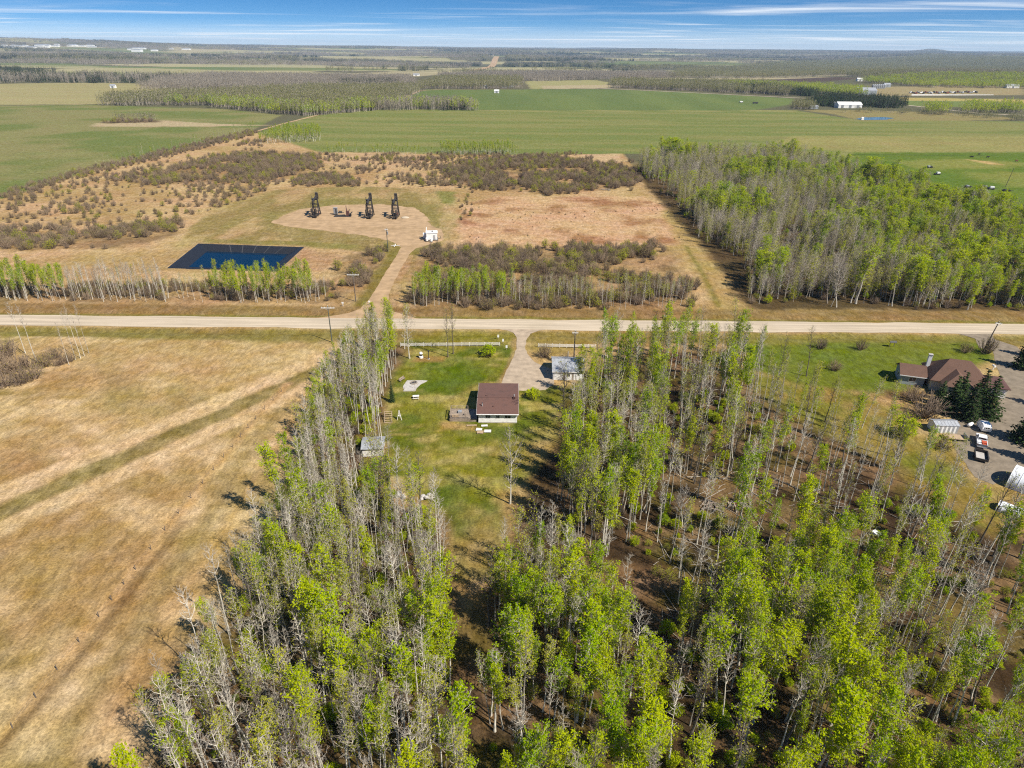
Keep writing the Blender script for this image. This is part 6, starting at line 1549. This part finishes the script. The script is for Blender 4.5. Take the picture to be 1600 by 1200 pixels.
bar(o, 'crank', M['darkgrey'], (1.8, -0.6, 1.2), (3.6, -0.6, 2.7), 0.35, 0.5); bar(o, 'lying_beam', M['darkgrey'], (-5.8, -0.8, 0.7), (-0.4, 0.2, 0.9), 0.4, 0.5)
o = at_px('control_cabinet', 'grey control cabinet between the left pumpjack and the red unit', 'cabinet', 525, 335.5)
box(o, 'cabinet', M['grey'], (0, 0, 2.1), (1.9, 1.3, 3.0)); box(o, 'roof', M['tin'], (0, 0, 3.65), (2.2, 1.6, 0.1)); box(o, 'door', M['darkgrey'], (0.4, -0.67, 2.0), (0.8, 0.05, 2.5)); 
for x in (-0.8, 0.8): box(o, 'leg', M['darkgrey'], (x, 0, 0.3), (0.15, 1.2, 0.6))
o = at_px('pipe_rack', 'dark low valve box right of the grey cabinet', 'valve box', 532, 333)
box(o, 'box', M['darkgrey'], (0, 0, 0.5), (1.6, 0.9, 1.0)); tube(o, 'pipe', M['darkgrey'], (-1.8, 0, 0.35), (2.0, 0, 0.35), 0.15)
# white metering building
o = at_px('metering_building', 'white equipment building with pipework at the right end of the well pad', 'building', 674, 376, 0.12)
box(o, 'skid', M['darkgrey'], (0, 2.4, 0.2), (6.2, 5.4, 0.4)); box(o, 'wall', M['white'], (0.3, 2.5, 1.9), (5.0, 4.8, 3.0))
rf = part(o, 'roof', M['white'], lambda m: (roof_slab(m, (-2.4, -0.1, 3.5), (3.0, -0.1, 3.5), (3.0, 2.5, 3.95), (-2.4, 2.5, 3.95), 0.1), roof_slab(m, (-2.4, 2.504, 3.95), (3.0, 2.504, 3.95), (3.0, 5.1, 3.5), (-2.4, 5.1, 3.5), 0.1)))
tube(rf, 'roof_vent', M['blacksteel'], (0.6, 1.4, 3.7), (0.6, 1.4, 4.15), 0.28)
d = box(o, 'door', M['tin'], (1.4, 0.07, 1.45), (1.0, 0.06, 2.1)); box(o, 'panel', M['red'], (-2.25, 0.9, 0.9), (0.08, 1.0, 0.8))
part(o, 'annex', M['white'], lambda m: (m.box((-3.0, 3.2, 1.5), (1.5, 2.4, 2.4)), m.box((1.4, 5.6, 1.3), (2.6, 1.2, 2.2))))
part(o, 'pipework', M['blacksteel'], lambda m: (m.tube((-4.4, 0.8, 0.5), (-2.6, 0.8, 0.5), 0.14), m.tube((-4.4, 1.6, 0.5), (-2.6, 1.6, 0.5), 0.14), m.tube((-4.4, 0.4, 0.5), (-4.4, 2.0, 1.2), 0.12), m.tube((2.8, 2.4, 0.5), (4.6, 2.4, 0.5), 0.14), m.tube((4.4, 2.4, 0.5), (4.4, 2.4, 1.4), 0.12)))
tube(o, 'exhaust_stack', M['white'], (-2.1, 4.6, 3.4), (-2.1, 4.6, 5.2), 0.16)
for k, (px, py) in enumerate(((667, 377.5), (674, 378.5))):
    o = at_px('chemical_tank', ('left', 'right')[k] + ' of two small white tanks before the metering building', 'tank', px, py)
    part(o, 'tank', M['white'], lambda m: m.lathe((0, 0, 0.5), [(0.6, 0), (0.6, 1.1), (0.45, 1.3), (0.1, 1.35)], 14)); part(o, 'stand', M['blacksteel'], lambda m: (*[m.box((x, y, 0.25), (0.1, 0.1, 0.5)) for x in (-0.5, 0.5) for y in (-0.5, 0.5)], m.box((0, 0, 0.46), (1.2, 1.2, 0.07))))
o = at_px('gravel_mound', 'small pale gravel mound right of the black pumpjacks', 'mound', 633, 340)
part(o, 'mound', M['road'], lambda m: m.lathe((0, 0, 0.02), [(2.3, 0), (1.9, 0.2), (1.1, 0.45), (0.2, 0.55)], 16), True)
for px, py, lab in ((577.5, 476.5, 'small white marker right of the pole at the lease road'), (536, 478.5, 'small white marker in the grass left of the lease road')):
    o = at_px('pipeline_marker', lab, 'marker', px, py); tube(o, 'post', M['white'], (0, 0, 0), (0, 0, 1.2), 0.09); box(o, 'plate', M['white'], (0, -0.08, 1.3), (0.7, 0.05, 0.55))

# ------------------------------------------------------------------ neighbour farm
def hip(m, x0, x1, y0, y1, ze, zr, inset, t=0.16):
    """hip roof with ridge along x"""
    ym = (y0 + y1) / 2; A, B, Cc, D_ = (x0, y0, ze), (x1, y0, ze), (x1, y1, ze), (x0, y1, ze); R0, R1 = (x0 + inset, ym, zr), (x1 - inset, ym, zr)
    P = [A, B, Cc, D_, R0, R1] + [(p[0], p[1], p[2] - t) for p in (A, B, Cc, D_)]
    m.add(P, [(0, 1, 5, 4), (1, 2, 5), (2, 3, 4, 5), (3, 0, 4), (9, 8, 7, 6), (0, 6, 7, 1), (1, 7, 8, 2), (2, 8, 9, 3), (3, 9, 6, 0)])
o = thing('farmhouse', 'neighbour house with brown hipped roofs and white chimney behind spruces', 'house', (117.0, 156.5, 0), -0.32)
o.scale = (1.1, 1.1, 1.1)
box(o, 'wall', M['cream'], (0.5, 1.4, 1.4), (11.6, 9.0, 2.8)); box(o, 'front_wall', M['cream'], (-0.4, -4.2, 1.4), (5.6, 3.4, 2.8))
box(o, 'wing_wall', M['siding'], (-9.0, 1.2, 1.3), (5.2, 5.8, 2.6)); box(o, 'link_wall', M['siding'], (-5.8, 1.6, 1.2), (1.6, 3.2, 2.4)); box(o, 'garage_wall', M['cream'], (8.3, 0.6, 1.3), (4.6, 6.2, 2.6))
part(o, 'roof', M['brownroof2'], lambda m: hip(m, -5.9, 6.9, -3.7, 6.5, 2.85, 6.9, 4.2))
part(o, 'front_roof', M['brownroof2'], lambda m: m.add([(-3.8, -6.4, 2.9), (3.0, -6.4, 2.9), (3.0, -1.0, 2.9), (-3.8, -1.0, 2.9), (-0.4, -3.6, 5.3), (-0.4, 0.4, 5.3)], [(0, 1, 4), (1, 2, 5, 4), (3, 0, 4, 5), (2, 3, 5), (3, 2, 1, 0)]))
part(o, 'wing_roof', M['brownroof2'], lambda m: (roof_slab(m, (-12.0, -2.1, 2.5), (-6.0, -2.1, 2.5), (-6.0, 1.2, 4.3), (-12.0, 1.2, 4.3)), roof_slab(m, (-12.0, 1.204, 4.3), (-6.0, 1.204, 4.3), (-6.0, 4.5, 2.5), (-12.0, 4.5, 2.5))))
part(o, 'wing_gable', M['siding'], lambda m: m.add([(-11.6, -1.7, 2.6), (-11.6, 4.1, 2.6), (-11.6, 1.2, 4.1)], [(0, 1, 2), (2, 1, 0)]))
part(o, 'garage_roof', M['redroof'], lambda m: hip(m, 5.6, 11.0, -3.0, 4.2, 2.7, 4.1, 2.2))
ch = box(o, 'chimney', M['white'], (-5.3, 3.4, 3.3), (0.75, 0.75, 6.4)); box(ch, 'cap', M['concrete'], (-5.3, 3.4, 6.57), (0.95, 0.95, 0.14))
window(o, -11.63, 1.0, 1.5, 1.1, 1.1, 'y'); window(o, -9.0, -1.73, 1.5, 1.4, 1.0); window(o, -0.4, -5.93, 1.5, 1.8, 1.2); window(o, 3.9, -3.13, 1.5, 1.4, 1.1)
d = box(o, 'garage_door', M['white'], (8.4, -2.53, 1.15), (3.6, 0.06, 2.2)); 
for i in range(4): box(d, 'door_panel', M['whitewood'], (8.4, -2.58, 0.32 + i * 0.54), (3.4, 0.03, 0.48))
box(o, 'fascia', M['white'], (-9.0, -2.14, 2.42), (6.1, 0.05, 0.18)); dd = box(o, 'door', M['redroof'], (-5.8, -0.03, 1.1), (0.9, 0.05, 2.0)); box(dd, 'handle', M['tin'], (-5.5, -0.08, 1.1), (0.1, 0.05, 0.05))
tube(o, 'plumbing_vent', M['darkgrey'], (1.5, -1.0, 4.6), (1.5, -1.0, 5.4), 0.1)

s = gable_shed('garden_shed', 'white tin shed beside the grey bush at the gravel yard', 'shed', (*G(1477, 677), 0), -0.02, 5.4, 3.0, 2.0, 2.5, 'white', 'tin', overhang=0.15)
for i in range(11): box(s, 'wall_panel', M['white' if i % 2 else 'tin'], (-2.45 + i * 0.49, -0.025, 1.0), (0.46, 0.05, 1.95))
def wheel(parent, x, y, r=0.36, w=0.24):
    t = tube(parent, 'wheel', M['tyre'], (x - w / 2, y, r), (x + w / 2, y, r), r, None, 16); s_ = 1 if x > 0 else -1
    tube(t, 'rim', M['tin'], (x + s_ * w / 2, y, r), (x + s_ * (w / 2 + 0.02), y, r), r * 0.6, None, 12); return t
def hull(m, prof, w, taper=None):
    """prof: (y, z) outline, extruded across x with the upper points drawn in"""
    n = len(prof); P = []
    for sx in (-1, 1):
        for y, z in prof:
            k = 1.0 if taper is None else taper(z); P.append((sx * w / 2 * k, y, z))
    m.add(P, [(k, n + k, n + (k + 1) % n, (k + 1) % n) for k in range(n)] + [tuple(range(n)), tuple(range(2 * n - 1, n - 1, -1))])
def pickup(label, px, py, rz, load=True):
    o = thing('pickup_truck', label, 'truck', (*G(px, py), 0.03), rz)
    # rear at -y, nose at +y
    part(o, 'body', M['truckwhite'], lambda m: (hull(m, [(-0.35, 0.45), (2.9, 0.45), (2.95, 0.75), (2.85, 1.05), (1.5, 1.18), (-0.35, 1.18)], 2.0),))
    part(o, 'cab', M['truckwhite'], lambda m: hull(m, [(-0.35, 1.18), (1.6, 1.18), (0.9, 1.85), (-0.15, 1.88), (-0.35, 1.7)], 1.96, lambda z: 1.0 - 0.18 * max(0, z - 1.18) / 0.7))
    part(o, 'windscreen', M['glass'], lambda m: m.add([(-0.85, 1.60, 1.21), (0.85, 1.60, 1.21), (0.72, 0.98, 1.80), (-0.72, 0.98, 1.80)], [(0, 1, 2, 3)]))
    part(o, 'rear_window', M['glass'], lambda m: m.add([(0.75, -0.37, 1.25), (-0.75, -0.37, 1.25), (-0.72, -0.36, 1.66), (0.72, -0.36, 1.66)], [(0, 1, 2, 3)]))
    for sx in (-1, 1):
        part(o, 'side_window', M['glass'], lambda m: m.box((sx * 0.935, 0.35, 1.5), (0.03, 1.2, 0.42)))
        part(o, 'headlight', M['insulator'], lambda m: m.box((sx * 0.75, 2.93, 0.85), (0.35, 0.06, 0.2))); part(o, 'taillight', M['red'], lambda m: m.box((sx * 0.9, -2.73, 0.95), (0.14, 0.05, 0.3))); box(o, 'mirror', M['darkgrey'], (sx * 1.12, 1.15, 1.3), (0.2, 0.1, 0.2))
    part(o, 'bed', M['truckwhite'], lambda m: (m.box((0, -1.55, 0.62), (1.9, 2.3, 0.12)), m.box((-0.95, -1.55, 0.87), (0.1, 2.3, 0.6)), m.box((0.95, -1.55, 0.87), (0.1, 2.3, 0.6)), m.box((0, -0.44, 0.9), (1.9, 0.1, 0.55))))
    box(o, 'tailgate', M['grey'], (0, -2.68, 0.86), (1.86, 0.08, 0.56)); box(o, 'bumper', M['tin'], (0, -2.82, 0.5), (1.9, 0.16, 0.2)); box(o, 'bumper', M['tin'], (0, 2.98, 0.5), (1.9, 0.14, 0.22)); box(o, 'grille', M['darkgrey'], (0, 2.94, 0.85), (1.0, 0.05, 0.26))
    for x in (-0.9, 0.9):
        for y in (-1.7, 1.95): wheel(o, x, y)
    return o
tz_ = -0.52
pickup('white pickup truck with orange-red load in its bed in the gravel yard', 1532, 693, tz_)
o = at_px('bed_load', 'orange-red and white load lying in the bed of the white pickup', 'load', 1532, 693, tz_); o.location.z = 0.03
part(o, 'crate', M['orange'], lambda m: (m.box((0.35, -1.3, 0.98), (0.95, 1.1, 0.55)), m.box((0.4, -2.1, 0.88), (0.7, 0.5, 0.36)))); box(o, 'bag', M['white'], (-0.5, -1.3, 0.93), (0.6, 0.9, 0.45)); box(o, 'bag', M['tarp'], (-0.45, -2.2, 0.86), (0.55, 0.6, 0.32))
o = at_px('utility_trailer', 'black utility trailer with pale deck behind the white pickup', 'trailer', 1531.5, 716, tz_)
part(o, 'frame', M['blacksteel'], lambda m: (m.box((-1.2, 0, 0.85), (0.14, 4.0, 0.7)), m.box((1.2, 0, 0.85), (0.14, 4.0, 0.7)), m.box((0, 2.0, 0.85), (2.5, 0.14, 0.7)), m.box((0, -2.0, 0.75), (2.5, 0.14, 0.5)), m.box((0, 0, 0.5), (2.5, 4.0, 0.1))))
box(o, 'deck', M['concrete'], (-0.2, 0.1, 0.62), (1.7, 3.0, 0.08)); part(o, 'drawbar', M['blacksteel'], lambda m: (m.bar((-0.6, 2.0, 0.5), (0, 3.3, 0.5), 0.12), m.bar((0.6, 2.0, 0.5), (0, 3.3, 0.5), 0.12)))
for x in (-1.35, 1.35): wheel(o, x, -0.2, 0.36, 0.22); box(o, 'fender', M['blacksteel'], (x, -0.2, 0.8), (0.28, 1.0, 0.06))
o = at_px('flatbed_trailer', 'low wooden flatbed trailer beside the white tin shed', 'trailer', 1490, 686, 1.42)
for k in range(6): box(o, 'plank', M['wood'], (-0.95 + k * 0.38, 0, 0.62), (0.35, 4.4, 0.06))
part(o, 'frame', M['blacksteel'], lambda m: (m.box((0, 0, 0.5), (2.2, 4.4, 0.12)), m.bar((-0.5, -2.2, 0.5), (0, -3.4, 0.5), 0.1), m.bar((0.5, -2.2, 0.5), (0, -3.4, 0.5), 0.1)))
box(o, 'ramp', M['tin'], (0, -2.35, 1.0), (2.2, 0.08, 0.9))
for x in (-1.2, 1.2): wheel(o, x, 0.3, 0.32, 0.2)
o = at_px('camper_trailer', 'small rounded white trailer at the shaded edge of the gravel yard', 'trailer', 1536, 672, -0.25)
part(o, 'body', M['truckwhite'], lambda m: hull(m, [(-1.5, 0.5), (1.4, 0.5), (1.7, 1.0), (1.5, 1.7), (0.9, 2.05), (-1.0, 2.1), (-1.5, 1.8), (-1.65, 1.1)], 2.0, lambda z: 1.0 if z < 1.75 else 0.86))
window(o, 0, -1.66, 1.4, 0.9, 0.4); part(o, 'drawbar', M['blacksteel'], lambda m: m.bar((0, 1.3, 0.5), (0, 2.8, 0.5), 0.12))
for x in (-0.95, 0.95): wheel(o, x, -0.2, 0.32, 0.2)
o = at_px('propane_tank', 'small white tank standing right of the white tin shed', 'tank', 1515, 667, 0.5)
part(o, 'tank', M['white'], lambda m: m.tube((-0.7, 0, 0.7), (0.7, 0, 0.7), 0.42, None, 14)); part(o, 'end_cap', M['white'], lambda m: (m.tube((-0.7, 0, 0.7), (-0.95, 0, 0.7), 0.42, 0.18, 14), m.tube((0.7, 0, 0.7), (0.95, 0, 0.7), 0.42, 0.18, 14)))
for x in (-0.5, 0.5): box(o, 'saddle', M['darkgrey'], (x, 0, 0.18), (0.15, 0.5, 0.36))
def fabric_shelter(px, py, rz, label, r, l):
    o = at_px('fabric_shelter', label, 'shelter', px, py, rz); n = 14; P = []
    for y in (-l / 2, l / 2):
        for k in range(n + 1):
            a = math.pi * k / n; P.append((r * math.cos(a), y, r * 0.95 * math.sin(a) ** 0.85))
    m = MB(); m.add(P, [(k, k + 1, n + 2 + k, n + 1 + k) for k in range(n)]); m.build('cover', M['tarp'], o, smooth_=True)
    for y in (-l / 2 + 0.05, l / 2 - 0.05):
        e = MB(); e.add([(p[0] * 0.985, y, p[2] * 0.985) for p in P[:n + 1]], [tuple(range(n + 1))]); e.build('end_wall', M['tarpend'], o)
    for k in range(6):
        y = -l / 2 + 0.02 + (l - 0.04) * k / 5; rb = MB()
        for j in range(n): rb.tube((P[j][0] * 1.01, y, P[j][2] * 1.01), (P[j + 1][0] * 1.01, y, P[j + 1][2] * 1.01), 0.045, None, 5, False)
        rb.build('hoop', M['tarp'], o)
    return o
fabric_shelter(1578, 800, 0.75, 'small white arched fabric shelter at the lower corner of the yard', 1.55, 4.2)
fabric_shelter(1618, 765, 0.75, 'large white arched fabric shelter cut by the right picture edge', 3.6, 9.0)
# lawn ornaments of the neighbour
o = at_px('yard_arch', 'small dark roofed wishing-well frame on the neighbour lawn', 'garden frame', 1393, 542)
for x in (-0.7, 0.7): box(o, 'post', M['pole'], (x, 0, 0.8), (0.12, 0.12, 1.6))
part(o, 'roof', M['darkgrey'], lambda m: (roof_slab(m, (-1.0, -0.5, 1.6), (1.0, -0.5, 1.6), (1.0, 0, 2.0), (-1.0, 0, 2.0), 0.08), roof_slab(m, (-1.0, 0.004, 2.0), (1.0, 0.004, 2.0), (1.0, 0.5, 1.6), (-1.0, 0.5, 1.6), 0.08)))
o = at_px('mailbox', 'small white post box on the lawn right of the neighbour house', 'mailbox', 1551, 578); box(o, 'post', M['white'], (0, 0, 0.55), (0.14, 0.14, 1.1)); part(o, 'box', M['white'], lambda m: m.tube((0, -0.5, 1.25), (0, 0.5, 1.25), 0.28, None, 10))
o = at_px('yard_machine', 'small white scrap trailer in the trees right of the clearing', 'trailer', 1368, 838, 0.4); box(o, 'box', M['truckwhite'], (0, 0, 0.7), (1.0, 1.5, 0.4)); part(o, 'drawbar', M['blacksteel'], lambda m: m.bar((0, 1.1, 0.5), (0, 2.1, 0.5), 0.1)); 
for x in (-0.8, 0.8): wheel(o, x, 0, 0.3, 0.18)

# ------------------------------------------------------------------ pasture right: machinery, scrap, cattle
def implement(px, py, label, l, rz, kinds):
    o = at_px('farm_implement', label, 'implement', px, py, rz)
    part(o, 'frame', M['darkgrey'], lambda m: (m.box((0, 0, 0.8), (l, 1.6, 0.25)), m.bar((l / 2, 0, 0.7), (l / 2 + 2, 0, 0.5), 0.2)))
    for x in (-l * 0.3, l * 0.3):
        for y in (-0.95, 0.95): tube(o, 'wheel', M['tyre'], (x, y - 0.15, 0.55), (x, y + 0.15, 0.55), 0.55, None, 12)
    for k, (mt, x, w, h) in enumerate(kinds): box(o, 'body', M[mt], (x, 0, 0.92 + h / 2), (w, 1.7, h))
    return o
implement(1512, 293, 'old dark implement at the left end of the machinery row in the pasture', 4.0, 0.1, [('tin', -0.5, 1.6, 0.6)])
implement(1535, 294, 'dark farm implement in the middle of the machinery row in the pasture', 6.0, -0.1, [('blacksteel', -1, 2.6, 1.0), ('grey', 1.6, 1.4, 0.8)])
implement(1548, 296, 'farm implement with white hood in the pasture machinery row', 4.0, -0.2, [('white', 0.4, 2.4, 1.1)])
implement(1572, 299, 'low dark implement at the right end of the pasture machinery row', 5.0, -0.15, [('darkgrey', 0, 3.0, 0.4)])
implement(1452, 262.5, 'pale implement standing alone in the pasture beyond the woodlot', 4.6, 0.05, [('tin', -0.8, 1.6, 0.9), ('darkgrey', 1.0, 1.4, 0.6)])
implement(1464, 273, 'white box trailer at the back edge of the woodlot', 4.0, 0.05, [('white', 0.6, 2.2, 1.0)])
heap(1446, 272, 'grey brush pile at the back edge of the woodlot', ['litter', 'greywood'], 24, 4.5, long_=4.0, seed=9, name='brush_pile', cat='brush pile')
heap(948, 297, 'grey brush pile behind the pink meadow', ['litter', 'greywood'], 22, 3.6, long_=3.4, seed=10, name='brush_pile', cat='brush pile')
def cow_mesh(mat):
    m = MB()
    secs = [(-1.15, 1.18, 0.10, 0.16), (-1.0, 1.12, 0.26, 0.34), (-0.6, 1.06, 0.32, 0.40), (0.0, 1.02, 0.36, 0.44), (0.5, 1.06, 0.34, 0.42), (0.8, 1.14, 0.26, 0.34), (1.05, 1.20, 0.17, 0.24), (1.25, 1.10, 0.13, 0.18), (1.45, 0.98, 0.14, 0.17), (1.72, 0.86, 0.09, 0.10)]
    n = 10; P = []
    for x, z, ry, rz_ in secs:
        for k in range(n): t = 6.2832 * k / n; P.append((x, ry * math.cos(t), z + rz_ * math.sin(t)))
    F = [(i * n + k, (i + 1) * n + k, (i + 1) * n + (k + 1) % n, i * n + (k + 1) % n) for i in range(len(secs) - 1) for k in range(n)] + [tuple(range(n)), tuple(range(len(secs) * n - 1, (len(secs) - 1) * n - 1, -1))]
    m.add(P, F)
    for x, y in ((0.62, 0.2), (0.62, -0.2)):
        m.tube((x, y, 0.98), (x + 0.02, y, 0.45), 0.13, 0.07, 7); m.tube((x + 0.02, y, 0.47), (x, y, 0.0), 0.065, 0.075, 7)
    for x, y in ((-0.82, 0.2), (-0.82, -0.2)):
        m.tube((x, y, 1.05), (x + 0.14, y, 0.72), 0.19, 0.11, 7); m.tube((x + 0.14, y, 0.74), (x - 0.12, y, 0.46), 0.10, 0.07, 7); m.tube((x - 0.12, y, 0.48), (x - 0.06, y, 0.0), 0.07, 0.075, 7)
    for y in (-1, 1): m.bar((1.46, y * 0.12, 1.08), (1.42, y * 0.32, 1.10), 0.1, 0.04)
    m.tube((-1.15, 0, 1.3), (-1.24, 0, 0.6), 0.035, 0.03, 5)
    return m.mesh('cow', mat, 0, True)
cowm, cowr = cow_mesh(M['cow']), cow_mesh(M['cowred'])
for px, py, rz, mm, lab in ((1529.5, 242.5, 0.6, cowm, 'black cow grazing furthest back in the right pasture'), (1518, 247, 2.6, cowm, 'black cow grazing left of the bare patch in the pasture'), (1543, 247, 0.2, cowm, 'small black cow right of the other two in the pasture'), (1588, 253, 3.4, cowr, 'red-brown cow at the right edge of the pasture')):
    x, y = G(px, py); o = link('cow', cm_ if False else mm, None, (x, y, 0.0), rz); o.scale = (1.15,) * 3; tag(o, lab, 'cow')

# ------------------------------------------------------------------ far farmyards
def far_building(px, py, W, D_, ze, zr, wm, rm, label, cat='building', name='farm_building', rz=0.0, doors=1):
    x, y = G(px, py); z = tz(x, y)
    o = gable_shed(name, label, cat, (x, y, z), rz, W, D_, ze, zr, wm, rm, ribs=False, overhang=0.4)
    for i in range(doors): box(o, 'door', M['grey'], (-W / 2 + W * (i + 0.5) / doors, -0.06, ze * 0.4), (min(4, W / doors * 0.5), 0.1, ze * 0.8))
    return o
far_building(1328, 169, 36, 16, 5, 8.5, 'white', 'white', 'long white barn in front of the dark spruce shelterbelt', 'barn', 'barn', 0.0, 3)
far_building(1308, 167, 9, 10, 4, 7, 'white', 'tin', 'smaller white building left of the long white barn', 'barn', 'barn')
far_building(1355, 148.5, 36, 22, 8, 13, 'siding', 'tin', 'grey metal hall behind the dark spruce shelterbelt', 'hall', 'farm_hall', 0, 2)
far_building(1272, 170, 12, 6, 3.2, 4.6, 'siding', 'tin', 'pale blue-grey trailer home left of the white barns', 'building', 'trailer_home')
far_building(1386, 139, 14, 12, 6, 9, 'siding', 'tin', 'pale shed at the right end of the grain bins', 'shed', 'farm_shed')
for k in range(7):
    x, y = G(1363 + k * 2.9, 140.2); o = thing('grain_bin', 'dark grain bin in the row left of the pale shed', 'grain bin', (x, y, tz(x, y)), 0, 'row of grain bins at the far farm')
    part(o, 'wall', M['grey'], lambda m: m.lathe((0, 0, 0), [(2.9, 0), (2.9, 7)], 14)); part(o, 'roof', M['tin'], lambda m: m.lathe((0, 0, 7.0), [(3.0, 0), (0.5, 2.0), (0.1, 2.1)], 14))
    o['label'] = ('leftmost', 'second', 'third', 'middle', 'fifth', 'sixth', 'rightmost')[k] + ' dark grain bin of seven in the far farmyard'
far_building(1343, 130.5, 14, 10, 5, 8, 'white', 'white', 'white shed behind the dark ploughed field', 'shed', 'farm_shed')
far_building(1581, 142.5, 28, 12, 5, 8, 'white', 'tin', 'long white building at the far right edge', 'building', 'farm_building')
rgm = random.Random(8)
for k in range(26):
    px, py = 1422 + k * 4.1, 146.4 + (k % 3) * 0.5; x, y = G(px, py)
    o = thing('parked_machine', ('%s parked machine in the storage row at the far right farm' % ('white', 'dark', 'red', 'grey')[k % 4]), 'machine', (x, y, tz(x, y)), rgm.uniform(0, 3), 'parked machines in the far storage row')
    o['label'] = ORD[k + 1] + ' parked machine from the left in the far storage row, ' + ('white', 'dark', 'red', 'grey')[k % 4]
    mt = ('white', 'darkgrey', 'red', 'tin')[k % 4]
    part(o, 'body', M[mt], lambda m: (m.box((0, 0, 1.5), (6, 2.6, 1.8)), m.box((1.8, 0, 2.9), (2.0, 2.3, 1.2)))); part(o, 'wheel', M['tyre'], lambda m: (m.box((-1.8, 0, 0.5), (1.1, 2.8, 1.0)), m.box((1.8, 0, 0.5), (1.1, 2.8, 1.0))))
x0_, y0_ = G(1424, 149.5); x1_, y1_ = G(1552, 150)
o = thing('snow_fence', 'long low white wall before the storage row at the far right', 'fence', (x0_, y0_, 0)); n = 24
for i in range(n):
    a = (i / n); b = (i + 0.96) / n; bar(o, 'panel', M['white'], ((x1_ - x0_) * a, (y1_ - y0_) * a, 1.3), ((x1_ - x0_) * b, (y1_ - y0_) * b, 1.3), 0.3, 2.6)
for px, py, w, lab in ((1298, 162.6, 7, 'small dark machine in the green field left of the farm'), (1158, 160.5, 5, 'small white machine standing in the far green field'), (1180, 162, 8, 'low dark machine in the far green field')):
    o = at_px('field_machine', lab, 'machine', px, py); box(o, 'body', M['white' if 'white' in lab else 'darkgrey'], (0, 0, 1.6), (w, 3, 1.8)); part(o, 'wheel', M['tyre'], lambda m: (m.box((-w / 3, 0, 0.5), (1.1, 3.3, 1.0)), m.box((w / 3, 0, 0.5), (1.1, 3.3, 1.0))))
o = at_px('pump_shack', 'tiny white hut on the bank of the far dugout', 'hut', 1347, 187.3); box(o, 'wall', M['white'], (0, 0, 1.3), (3, 2.6, 2.6)); part(o, 'roof', M['white'], lambda m: m.add([(-1.7, -1.5, 2.6), (1.7, -1.5, 2.6), (1.7, 1.5, 2.6), (-1.7, 1.5, 2.6), (0, 0, 3.6)], [(0, 1, 4), (1, 2, 4), (2, 3, 4), (3, 0, 4), (3, 2, 1, 0)]))
far_building(776, 145.5, 9, 8, 4, 6, 'white', 'white', 'lone white hut in the middle of the far green field', 'hut', 'field_hut')
for k, (px, py, w, lab) in enumerate(((795, 136, 22, 'white farmhouse by the woods at the top of the far green field'), (788, 137.3, 9, 'small white shed left of the far white farmhouse'), (759, 138, 8, 'tiny white shed along the woods above the far green field'), (176, 137.5, 10, 'lone white granary in the pale straw field'), (254, 137, 9, 'white hut at the edge of the grey wood on the left'), (3, 125.5, 16, 'white farmhouse at the left picture edge'), (650, 115.5, 20, 'pale far building in the straw clearing left of the highway'))):
    far_building(px, py, w, w * 0.6, 4.5, 7, 'white', 'tin', lab, 'building', 'far_building')
# the town on the left skyline
rgt = random.Random(12); town = []
for k in range(34):
    px = rgt.choice((rgt.uniform(12, 120), rgt.uniform(12, 120), rgt.uniform(200, 260))); py = rgt.uniform(66.5, 70.5) + 0.012 * px
    x, y = G(px, py + 6.5); d = math.hypot(x, y); f = 7600 / d; x, y = x * f, y * f; z = tz(x, y)
    # set the building on the slope of the ridge where that sight line meets the land
    o = thing('town_building', 'white building of the town on the left skyline', 'building', (x, y + rgt.uniform(-500, 500), 0), 0, 'buildings of the distant town'); o.location.z = tz(o.location.x, o.location.y)
    town.append(o)
    w, h = rgt.uniform(25, 80), rgt.uniform(9, 20)
    part(o, 'wall', M['white'], lambda m: m.box((0, 0, h / 2), (w, w * 0.6, h))); part(o, 'roof', M['tin'], lambda m: m.add([(-w / 2 - 1, -w * 0.3 - 1, h), (w / 2 + 1, -w * 0.3 - 1, h), (w / 2 + 1, w * 0.3 + 1, h), (-w / 2 - 1, w * 0.3 + 1, h), (-w / 3, 0, h + 4), (w / 3, 0, h + 4)], [(0, 1, 5, 4), (1, 2, 5), (2, 3, 4, 5), (3, 0, 4), (3, 2, 1, 0)]))

town.sort(key=lambda o: o.location.x / o.location.y)
for k, o in enumerate(town): o['label'] = ORD[k + 1] + ' white building from the left in the distant skyline town'

# ------------------------------------------------------------------ the air
hb = MB().box((0, 2000, 82), (31400, 34400, 196))
hz_me = hb.mesh('haze', None)
hm, N_, L_ = newmat('thin_haze')
ho = N_('ShaderNodeOutputMaterial'); pv = N_('ShaderNodeVolumePrincipled')
pv.inputs['Color'].default_value = (0.58, 0.77, 1.0, 1); pv.inputs['Density'].default_value = 5.0e-5; pv.inputs['Anisotropy'].default_value = 0.0
L_(pv.outputs[0], ho.inputs['Volume'])
hz_me.materials.append(hm)
tag(link('haze', hz_me), 'thin blue haze over the distant country', None, None, 'stuff')
